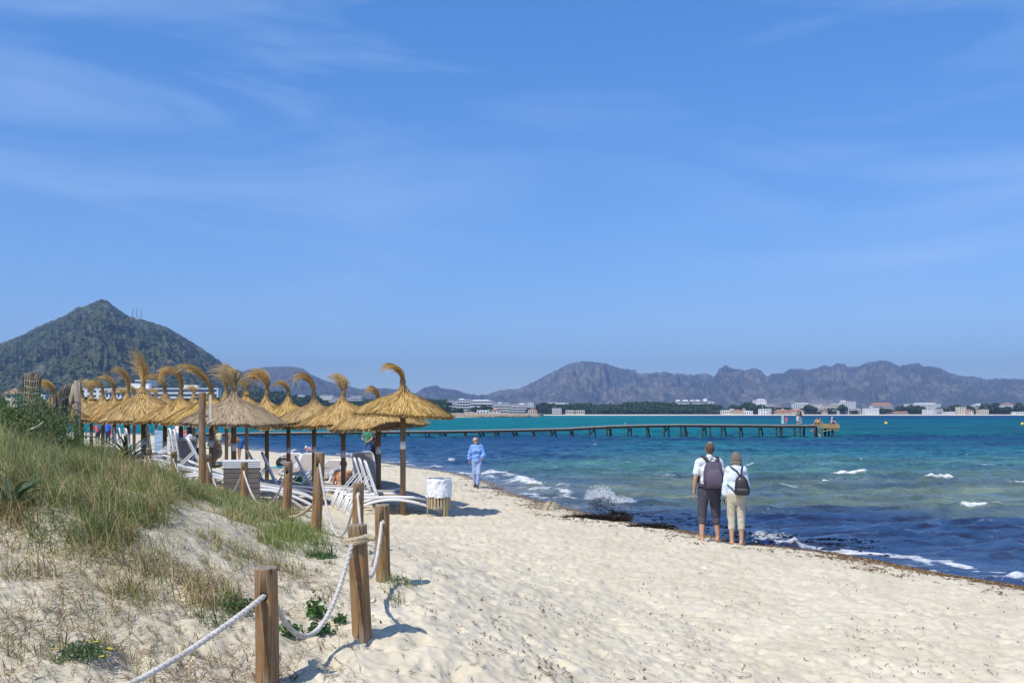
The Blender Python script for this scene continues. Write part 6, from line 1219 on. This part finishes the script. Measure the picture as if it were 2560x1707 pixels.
# ---------------------------------------------------------------- far shore
DT = 1620.0
wallw = mat('white_render', (.78, .78, .78), .9, .04, .05); wallc = mat('cream_render', (.68, .60, .48), .9, .06, .05); wallt = mat('terracotta_render', (.55, .36, .24), .9, .06, .05); roofr = mat('clay_roof', (.42, .20, .11), .9, .12, .3); roofb = mat('brown_roof', (.30, .21, .15), .9, .1, .3); glass = mat('dark_window', (.05, .07, .11), .3, .1, .2); shade = mat('loggia_shade', (.25, .28, .34), .9, .05)  # loggia grey-blue is shade painted as a wall colour, unused
UNIT = {}
def ubox(m):
    k = m.name
    if k not in UNIT: mb = MB(); mb.box((0, 0, .5), (1, 1, 1)); UNIT[k] = mb.mesh('box', m)
    return UNIT[k]
def part(name, par, c, d, m): o = link(name, ubox(m), par); o.location = c; o.scale = d; return o
def building(px0, px1, yt, yb, lab, D=DT, floors=3, cols=6, wall=None, roof=None, style='win', dep=14, step=None, cat='building', grp=None):
    wall = wall or wallw; x0, x1 = PX(px0, D), PX(px1, D); w_ = x1 - x0; zb = PZ(yb, D) - 1; zt = PZ(yt, D); h = zt - zb
    b = empty('hotel' if w_ > 22 else 'house', ((x0 + x1) / 2, D, zb), label=lab, cat='hotel' if w_ > 22 else 'house', group=grp)
    part('wall', b, (0, dep / 2, 0), (w_, dep, h), wall)
    fh = (h - .6) / floors
    for f in range(floors):
        z = .6 + f * fh
        if style == 'bal':
            for c in range(cols):
                cw = w_ / cols; part('window', b, (-w_ / 2 + cw * (c + .5), -.05, z + fh * .36), (cw * .84, .12, fh * .50), glass)
            part('balcony', b, (0, -1.0, z), (w_ * .985, 2.0, fh * .36), wall)
        elif style == 'dark':
            part('window_band', b, (0, -.05, z + fh * .35), (w_ * .97, .12, fh * .5), glass)
        else:
            for c in range(cols):
                cw = w_ / cols; part('window', b, (-w_ / 2 + cw * (c + .5), -.05, z + fh * .32), (cw * .46, .12, fh * .46), glass)
    if roof is not None:
        mb = MB(); e = .6; rh = 1.6 + w_ * .05; V = [(-w_ / 2 - e, -e, h), (w_ / 2 + e, -e, h), (w_ / 2 + e, dep + e, h), (-w_ / 2 - e, dep + e, h), (-w_ / 2 + dep * .3, dep / 2, h + rh), (w_ / 2 - dep * .3, dep / 2, h + rh)]
        if w_ < dep * .9: V[4] = (-.3, dep / 2, h + rh); V[5] = (.3, dep / 2, h + rh)
        mb.add(V, [[3, 2, 1, 0], [0, 1, 5, 4], [1, 2, 5], [2, 3, 4, 5], [3, 0, 4]]); mb.build('roof', roof, b)
    else:
        part('parapet', b, (0, dep / 2, h), (w_ + .3, dep + .3, .5), wall)
    if step:
        for (a, c, y_) in step: xa, xc = PX(a, D), PX(c, D); part('roof_structure', b, ((xa + xc) / 2 - (x0 + x1) / 2, dep / 2, h), (xc - xa, dep * .6, PZ(y_, D) - zt), wall)
    return b
B = building
B(1112, 1146, 1004, 1030, 'low white hotel wing behind the pines, nearest the rightmost umbrella', floors=4, cols=5, style='bal', D=1700)
B(1142, 1178, 999, 1032, 'white terraced hotel with the tallest roof hut in the left group', floors=5, cols=5, style='bal', D=1660, step=[(1148, 1160, 996)])
B(1176, 1231, 1002, 1033, 'broad white hotel with four balcony bands, second block of the left group', floors=4, cols=9, style='bal', D=1620, step=[(1182, 1222, 999)])
B(1233, 1274, 1008, 1033, 'white hotel block in the middle of the left group behind small villas', floors=4, cols=7, style='bal', D=1610, step=[(1246, 1252, 1005)])
B(1275, 1319, 1011, 1034, 'last white hotel of the left group, beside the dark pines', floors=4, cols=7, style='bal', D=1600, step=[(1298, 1310, 1008)])
B(1320, 1334, 1006, 1016, 'small white tower block peeping over the pines', D=1700, floors=2, cols=2)
B(1192, 1222, 1026, 1038, 'small white villa with dark windows on the rocky shore', D=1100, floors=1, cols=4)
B(1226, 1250, 1026, 1038, 'villa with a clay roof beside the white one on the rocky shore', D=1120, floors=2, cols=3, roof=roofr)
B(1160, 1184, 1030, 1039, 'long low cream house on the rocks left of the white villa', D=1080, floors=1, cols=4, wall=wallc)
B(1320, 1342, 1025, 1037, 'low cream houses by the start of the sandy far beach', D=1350, floors=1, cols=4, wall=wallc, roof=roofr)
B(1370, 1392, 1006, 1020, 'plain white block above the pines, left of the scalloped roof', D=1680, floors=2, cols=3)
B(1390, 1422, 1009, 1024, 'hotel with dark blue glass front among the pines', D=1650, floors=2, cols=6, style='dark', step=[(1394, 1419, 1007)])
B(1381, 1404, 1021, 1037, 'white four storey block on the far beach in front of the pines', D=1500, floors=3, cols=4, style='bal')
B(1415, 1436, 1026, 1036, 'low cream building right of the white block on the beach', D=1520, floors=1, cols=4, wall=wallc)
B(1440, 1462, 1026, 1036, 'low beach building with a pale roof before the long pine wood', D=1530, floors=1, cols=4, wall=wallc)
B(1692, 1776, 1003, 1020, 'long dark blue glass hotel rising behind the pine wood with white roof huts', D=1900, floors=3, cols=14, style='dark', dep=20, step=[(1692, 1701, 999), (1710, 1720, 999), (1728, 1736, 1000), (1742, 1750, 999), (1762, 1768, 996)])
B(1774, 1784, 1004, 1016, 'white stair tower at the right end of the blue glass hotel', D=1880, floors=3, cols=1)
B(1806, 1828, 1026, 1036, 'white villa row on the far beach right of the pine wood', D=1540, floors=1, cols=4)
B(1830, 1858, 1028, 1037, 'low row of cream houses with clay roofs', D=1530, floors=1, cols=6, wall=wallc, roof=roofr)
B(1861, 1882, 1028, 1037, 'flat white beach houses left of the rounded white villa', D=1535, floors=1, cols=4)
B(1886, 1916, 1000, 1016, 'white hotel with tall stepped upper block', D=1750, floors=3, cols=5, step=[(1896, 1912, 997)])
B(1892, 1938, 1011, 1020, 'long low white base wing under the stepped hotel', D=1740, floors=2, cols=9, style='bal')
B(1901, 1921, 1023, 1037, 'round topped white villa on the far beach', D=1535, floors=2, cols=3)
B(1940, 1975, 1028, 1037, 'terracotta and cream apartment row seen behind the jetty people', D=1540, floors=2, cols=7, wall=wallt, roof=roofr)
B(1976, 2010, 1027, 1036, 'cream apartments with clay roof right of the terracotta row', D=1545, floors=2, cols=7, wall=wallc, roof=roofr)
B(1984, 2022, 1009, 1022, 'grey white hotel with roof huts above the man on the jetty', D=1700, floors=3, cols=8, step=[(1990, 1999, 1007), (2003, 2022, 1007)])
B(2028, 2055, 1011, 1021, 'white hotel behind the jetty head with many small windows', D=1710, floors=2, cols=8)
B(2056, 2104, 1012, 1022, 'pale pinkish long hotel behind the jetty head', D=1700, floors=2, cols=12, wall=wallc)
B(2083, 2105, 1009, 1014, 'upper storey block set on the pinkish hotel', D=1725, floors=1, cols=5)
B(2104, 2140, 1004, 1023, 'white hotel tower with vertical strips and a roof hut', D=1680, floors=4, cols=7, step=[(2106, 2116, 1001)])
B(2121, 2152, 1021, 1036, 'white balconied block on the beach below the tower hotel', D=1560, floors=4, cols=4, style='bal')
B(2163, 2198, 1021, 1037, 'white sloping hotel with rows of round dark openings', D=1550, floors=4, cols=9)
B(2181, 2232, 1012, 1024, 'white hotel with a flat terracotta roof line', D=1640, floors=3, cols=9, style='bal', roof=roofr)
B(2234, 2262, 1032, 1037, 'low long cream beach restaurant with clay roof', D=1560, floors=1, cols=5, wall=wallc, roof=roofr)
B(2268, 2352, 1010, 1023, 'very long white hotel with a regular grid of windows', D=1690, floors=4, cols=20, dep=16, step=[(2292, 2340, 1007)])
B(2314, 2332, 1024, 1036, 'white apartment house right below the long grid hotel', D=1560, floors=3, cols=4)
B(2335, 2357, 1023, 1036, 'white apartments with terraces right of the long grid hotel', D=1570, floors=3, cols=4, style='bal')
B(2362, 2388, 1030, 1037, 'low white beach houses between the grid hotel and the cream house', D=1560, floors=1, cols=5)
B(2398, 2416, 1018, 1036, 'tall cream apartment house on the far beach', D=1560, floors=3, cols=3, wall=wallc)
B(2418, 2434, 1026, 1036, 'cream house with clay roof right of the tall cream apartments', D=1565, floors=2, cols=3, wall=wallc, roof=roofr)
B(2437, 2470, 1012, 1030, 'white stepped hotel on the rise near the right edge', D=1620, floors=4, cols=6, style='bal', step=[(2444, 2462, 1009)])
B(2450, 2472, 1024, 1036, 'pale apartment house below the stepped hotel near the right edge', D=1570, floors=3, cols=4, wall=wallc)
B(2490, 2504, 1013, 1022, 'small white villa on the wooded rise near the right edge', D=1640, floors=2, cols=3)
B(2511, 2534, 1010, 1019, 'white villa with a gabled top on the wooded rise at the right', D=1650, floors=2, cols=4, roof=roofr)
B(2538, 2566, 1030, 1037, 'low white buildings at the right edge of the far beach', D=1560, floors=1, cols=5)
# left coast behind the umbrellas
B(832, 876, 996, 1008, 'long white hotel seen over the canopies, left of the rightmost umbrella', D=1500, floors=3, cols=8, style='bal')
B(876, 905, 991, 1010, 'tall stepped white hotel touching the thatch of the rightmost umbrella', D=1480, floors=4, cols=5, style='bal')
B(800, 830, 989, 998, 'white hotel block on the wooded ridge between two straw plumes', D=1500, floors=2, cols=6)
B(744, 761, 988, 993, 'tiny white building on the ridge right of the dark hooked plume', D=1600, floors=1, cols=3)
B(822, 838, 1003, 1008, 'tiny white house in the trees under the ridge hotel', D=1400, floors=1, cols=3)
B(318, 545, 972, 992, 'wide white hotel with glass terraces behind the straw umbrellas', D=560, floors=2, cols=22, style='dark', dep=7, step=[(322, 370, 958), (458, 490, 962)])
B(338, 372, 952, 960, 'roof pavilion above the wide glass terraced hotel', D=575, floors=1, cols=6, style='dark')
B(200, 288, 973, 1005, 'plain white hotel wing behind the left umbrellas', D=520, floors=3, cols=6, dep=16)
B(262, 350, 981, 1010, 'hotel wing with a brown tiled canopy among the left umbrellas', D=470, floors=2, cols=9, wall=wallw, roof=roofb)
B(14, 42, 984, 1010, 'tan house with a pale brown roof behind the bushes at the left edge', D=300, floors=2, cols=2, wall=wallc, roof=roofb, dep=5)
B(62, 112, 990, 1010, 'low white house behind the reed screen', D=330, floors=1, cols=4, dep=5)
gg = np.random.default_rng(77)
LM = ((1820, 'white villa row'), (1844, 'cream clay roofed row'), (1871, 'flat white beach houses'), (1911, 'round topped villa'), (1957, 'terracotta apartment row'), (1993, 'cream clay roofed apartments'), (2041, 'jetty head'), (2080, 'pinkish long hotel'), (2122, 'white tower hotel'), (2136, 'balconied beach block'), (2180, 'sloping hotel'), (2206, 'terracotta roofed hotel'), (2248, 'beach restaurant'), (2290, 'grid hotel'), (2323, 'apartments below the grid hotel'), (2346, 'terraced apartments'), (2375, 'low white beach houses'), (2407, 'tall cream apartments'), (2426, 'cream clay roofed house'), (2454, 'stepped hotel near the edge'), (2497, 'small villa on the rise'), (2522, 'gabled villa'), (2552, 'buildings at the right edge'))
USED = set(); HP = sorted(gg.uniform(1800, 2556, 34))
for k in range(34):
    px = HP[k]; w_ = gg.uniform(5, 14); fl = gg.integers(1, 3); yb = gg.choice([1036, 1036, 1031, 1026]); tl = gg.random() < .3
    lm = min(LM, key=lambda q: abs(q[0] - px)); sd_ = 'left' if px < lm[0] else 'right'; hi_ = 'at the waterline' if yb == 1036 else 'in the trees'
    key_ = (fl, bool(tl), yb == 1036, sd_, lm[1])
    if key_ in USED: continue
    USED.add(key_)
    B(px, px + w_, yb - 3.6 * fl - 1.5, yb, 'tiny %s %s house %s, %s of the %s' % (('low', 'tall')[fl - 1], 'clay roofed' if tl else 'white', hi_, sd_, lm[1]), D=1542 + (1036 - yb) * 9 + k, floors=int(fl), cols=3, wall=wallc if tl else wallw, roof=roofr if tl else None, dep=6, grp='tiny houses of the far shore')
# rocky mole and its beach line
g = np.random.default_rng(31); rk = []
for k in range(5):
    bm = bmesh.new(); bmesh.ops.create_icosphere(bm, subdivisions=2, radius=1)
    for v in bm.verts: v.co *= 1 + .5 * (g.random() - .5)
    me = bpy.data.meshes.new('rock'); bm.to_mesh(me); bm.free(); me.materials.append(mat('shore_rock', (.34, .27, .20), .95, .25, 1.5)); rk.append(me)
V = []; Fc = []; mb = MB()
base = np.array([v.co[:] for v in rk[0].vertices]); fcs = np.array([p.vertices[:] for p in rk[0].polygons]); bases = [np.array([v.co[:] for v in m.vertices]) for m in rk]
for k in range(620):
    t = g.random(); px = 1000 + 345 * t; D = 695 + 50 * np.clip((px - 1240) / 90, 0, 1) - g.random() * 8; s = .5 + 1.5 * g.random() ** 2
    mb.add(bases[k % 5] * (s * 1.3, s, s * .8) + (PX(px, D), D, .3 + .3 * g.random()), fcs)
tag(mb.build('breakwater_rubble', rk[0].materials[0]), 'brown boulders heaped along the waterline below the left hotels', kind='stuff')
# trees
tree_leaf = vcmat('far_foliage', .85, 0, .15)
def crown_mesh(seed, n=620, flat=.62):
    g = np.random.default_rng(seed); mb = MB(); K = 9; c = g.normal(0, 1, (K, 3)) * (.42, .36, .20); c[:, 2] += .1; rr = .34 + .24 * g.random(K); idx = g.integers(0, K, n)
    v = g.normal(0, 1, (n, 3)); v /= np.linalg.norm(v, axis=1)[:, None]; P = c[idx] + v * (rr[idx] * (.75 + .3 * g.random(n)))[:, None]; P[:, 2] *= flat
    a = g.normal(0, 1, (n, 3)); a /= np.linalg.norm(a, axis=1)[:, None]; b = np.cross(a, v); s = (.10 + .09 * g.random(n))[:, None]
    V = np.stack([P - a * s, P - b * s, P + a * s, P + b * s], 1).reshape(-1, 3); mb.add(V, (np.arange(n) * 4)[:, None] + np.arange(4), col=np.repeat(np.array((.030, .052, .020)) * g.uniform(.5, 1.9, (n, 1)), 4, 0)); return mb
CR = [crown_mesh(k).mesh('crown', tree_leaf, cols=True) for k in range(5)]
mbt = MB(); mbt.tube([(0, 0, 0), (.05, 0, .3), (0, 0, .62)], [.045, .035, .025], 6); mbt.tube([(.02, 0, .4), (.2, .05, .68)], [.025, .012], 5); mbt.tube([(.02, 0, .42), (-.18, .02, .66)], [.022, .012], 5); TR = mbt.mesh('trunk', mat('far_trunk', (.10, .075, .055), .9))
def tree(px, yt, yb, lab, D=1580, wd=None, grp='separate trees among the far hotels', k=0):
    zb = PZ(yb, D); h = PZ(yt, D) - zb; w_ = (wd or (yb - yt) * 1.15) * D / F
    t = empty('pine_tree', (PX(px, D), D, zb), k * 1.7, label=lab, cat='tree', group=grp); o = link('trunk', TR, t); o.scale = (h, h, h); o = link('crown', CR[k % 5], t); o.scale = (w_ / 1.7, w_ / 1.7, h * .85); o.location = (0, 0, h * .60)
TREES = [(1148, 1020, 1035, 'dark pine in front of the tallest left hotel', 1150), (1213, 1013, 1034, 'round dark tree before the second white hotel block', 1200), (1184, 1018, 1036, 'small dark pine left of the round one by the hotels', 1180), (1098, 1010, 1036, 'pine standing just right of the umbrella thatch', 1500), (1352, 1012, 1036, 'broad dark pine at the left end of the pine wood', 1500),
 (1325, 1020, 1036, 'small pine between the last white hotel and the wood', 1500), (1830, 1012, 1034, 'pine left of the stepped white hotel', 1620), (1872, 1008, 1034, 'tall rounded pine beside the stepped hotel', 1600), (1884, 1010, 1036, 'second tall pine just left of the stepped hotel', 1590), (1848, 1016, 1034, 'lower pine between the two left of the stepped hotel', 1600), (2020, 1012, 1036, 'big dark round tree behind the people on the jetty', 1560), (2034, 1016, 1036, 'dark tree right of the big round one behind the jetty', 1565),
 (2106, 1014, 1036, 'large round tree below the white tower hotel', 1565), (2070, 1022, 1036, 'low trees behind the jetty tip', 1570), (2150, 1020, 1036, 'dark tree between the tower block and the sloping hotel', 1600), (2216, 1022, 1037, 'wide tree clump right of the sloping hotel', 1565), (2206, 1020, 1037, 'dark tree touching the sloping hotel on the right', 1570), (2250, 1016, 1036, 'tree before the left end of the long grid hotel', 1600), (2276, 1014, 1036, 'round tree in front of the long grid hotel, left', 1600), (2294, 1016, 1036, 'second round tree in front of the long grid hotel', 1605), (2352, 1018, 1036, 'dark tree right of the long grid hotel', 1600),
 (2388, 1012, 1034, 'tall rounded tree crown right of the long grid hotel', 1600), (2428, 1016, 1036, 'tree behind the cream house near the right edge', 1600), (2462, 1012, 1036, 'tree beside the stepped hotel near the right edge', 1590), (2484, 1010, 1036, 'tall tree right of the stepped hotel', 1590), (2506, 1018, 1036, 'low dark tree below the gabled villa', 1575), (2522, 1016, 1036, 'rounded tree below the gabled villa', 1580), (2545, 1010, 1036, 'large dark tree at the right edge of the shore', 1580), (2138, 1026, 1037, 'small dark tree by the balconied block on the beach', 1555), (1964, 1020, 1034, 'pine behind the terracotta apartments', 1600), (1946, 1018, 1034, 'second pine behind the terracotta apartments', 1605)]
for k, (px, yt, yb, lab, D) in enumerate(TREES): tree(px, yt, yb, lab, D, k=k)
# the long pine woods that read as one mass
def wood_mass(name, label, ranges, seed):
    g = np.random.default_rng(seed); mb = MB(); b = [crown_mesh(60 + q, 240) for q in range(4)]
    for (a, c, yt, yb, D0, D1, n) in ranges:
        for k in range(n):
            px = g.uniform(a, c); D = g.uniform(D0, D1); f = (D - D0) / max(D1 - D0, 1); top = yt + (1 - f) * (yb - yt) * .55 + g.uniform(-1.6, 2.0); s = (6.5 + 5 * g.random()); m = b[k % 4]
            mb.add(m.v[0] * (s, s, s * .8) + (PX(px, D), D, PZ(top, D) - s * .42), m.f[0], col=m.c[0] * g.uniform(.7, 1.3))
            if k % 2 == 0: mb.add(m.v[0] * (s, s, s * .8) + (PX(px, D), D - 3, max(PZ(top, D) - s * 1.1, 3)), m.f[0], col=m.c[0])
    tag(mb.build(name, tree_leaf, cols=True), label, kind='stuff')
wood_mass('pine_wood', 'dense dark pine wood along the far beach', [(1350, 1470, 1006, 1033, 1560, 1700, 70), (1455, 1790, 1009, 1034, 1545, 1740, 230), (1780, 2000, 1018, 1034, 1600, 1720, 90), (2000, 2160, 1020, 1034, 1590, 1680, 60), (2150, 2600, 1022, 1035, 1600, 1700, 150), (1085, 1350, 1017, 1034, 1640, 1720, 60), (1560, 1700, 1004, 1012, 1700, 1800, 40)], 5)
wood_mass('ridge_wood', 'dark wooded shore behind the straw umbrellas', [(590, 1110, 996, 1030, 1150, 1650, 420), (640, 800, 988, 1000, 1500, 1700, 90), (540, 700, 975, 1010, 1300, 1700, 120)], 6)
def near_wood(): 
    g = np.random.default_rng(8); mb = MB(); b = [crown_mesh(80 + q, 380) for q in range(4)]
    for k in range(230): px = g.uniform(-120, 600); D = g.uniform(330, 620); s = 5.5 + 3 * g.random(); m = b[k % 4]; top = 1004 + g.uniform(-6, 8); mb.add(m.v[0] * (s, s, s * .8) + (PX(px, D), D, PZ(top, D) - s * .4), m.f[0], col=m.c[0] * g.uniform(.7, 1.4))
    tag(mb.build('garden_trees', tree_leaf, cols=True), 'dark gardens and pines in front of the left hotels', kind='stuff')
near_wood()
# far beach strip and low land
def strip(name, label, pts, m, z0, z1, dep):
    V = []; fcs = []
    for px, D in pts: V += [(PX(px, D), D, z0), (PX(px, D), D + dep * .35, (z0 + z1) / 2), (PX(px, D), D + dep, z1)]
    n = len(pts); i = (np.arange(n - 1) * 3)[:, None]; mb = MB(); mb.add(np.array(V), np.concatenate([i + [0, 3, 4, 1], i + [1, 4, 5, 2]])); tag(mb.build(name, m), label, kind='structure')
strip('far_beach', 'pale strip of sand along the far shore', [(1325, 1440), (1400, 1480), (1600, 1495), (1900, 1510), (2200, 1525), (2560, 1545), (2800, 1560)], mat('far_sand', (.78, .70, .58), .95, .05, .02), -.3, 1.4, 26)
strip('mole', 'low stony ground below the left hotels', [(900, 800), (1000, 697), (1100, 694), (1240, 700), (1300, 730), (1345, 800), (1360, 1500)], mat('mole_stone', (.36, .29, .22), .95, .2, .4), -.3, 3.0, 40)
# radio masts on the hill
redw = mat('mast_paint', (.26, .13, .12), .7, .2)
for px, yt, yb, lab in ((332, 769, 794, 'left radio mast on the shoulder of the hill'), (342, 768, 797, 'tallest middle radio mast on the hill with a hut at its foot'), (353, 772, 798, 'right thin radio mast on the hill')):
    D = 2960; zb = PZ(yb, D) - 6; h = PZ(yt, D) - zb; t = empty('radio_mast', (PX(px, D), D, zb), label=lab, cat='radio mast', group='radio masts on the hill'); 
    mb = MB(); s = .8
    for a, b_ in ((-s, -s), (s, -s), (s, s), (-s, s)): mb.tube([(a, b_, 0), (a * .4, b_ * .4, h)], .19, 4)
    for q in range(9):
        z = h * q / 9; z2 = h * (q + 1) / 9; k1 = s * (1 - .6 * q / 9); mb.tube([(-k1, -k1, z), (k1, -k1, z2)], .12, 4); mb.tube([(k1, -k1, z), (-k1, -k1, z2)], .2, 4)
    mb.build('lattice', redw, t); mb = MB(); mb.lathe([(.9, h * .8), (.9, h * .8 + 1.6)], n=8); mb.build('antenna_drum', wallw, t)
part('hut', empty('transmitter_hut', (PX(343, 2950), 2950, PZ(799, 2950)), label='tiny hut at the foot of the radio masts', cat='hut'), (0, 0, 0), (9, 6, 5), wallc)
# ---------------------------------------------------------------- air
def haze():
    mb = MB(); mb.box((0, 5500, 310), (16000, 13200, 640))
    m = bpy.data.materials.new('air'); m.use_nodes = True; t = m.node_tree; t.nodes.clear()
    o = t.nodes.new('ShaderNodeOutputMaterial'); v = t.nodes.new('ShaderNodeVolumePrincipled')
    v.inputs['Color'].default_value = (.36, .58, 1.0, 1); v.inputs['Density'].default_value = HAZE
    v.inputs['Anisotropy'].default_value = 0.1
    t.links.new(v.outputs[0], o.inputs['Volume'])
    ob = mb.build('haze', m); tag(ob, 'thin blue sea air over the bay', kind='stuff')
HAZE = 1.15e-4
haze()
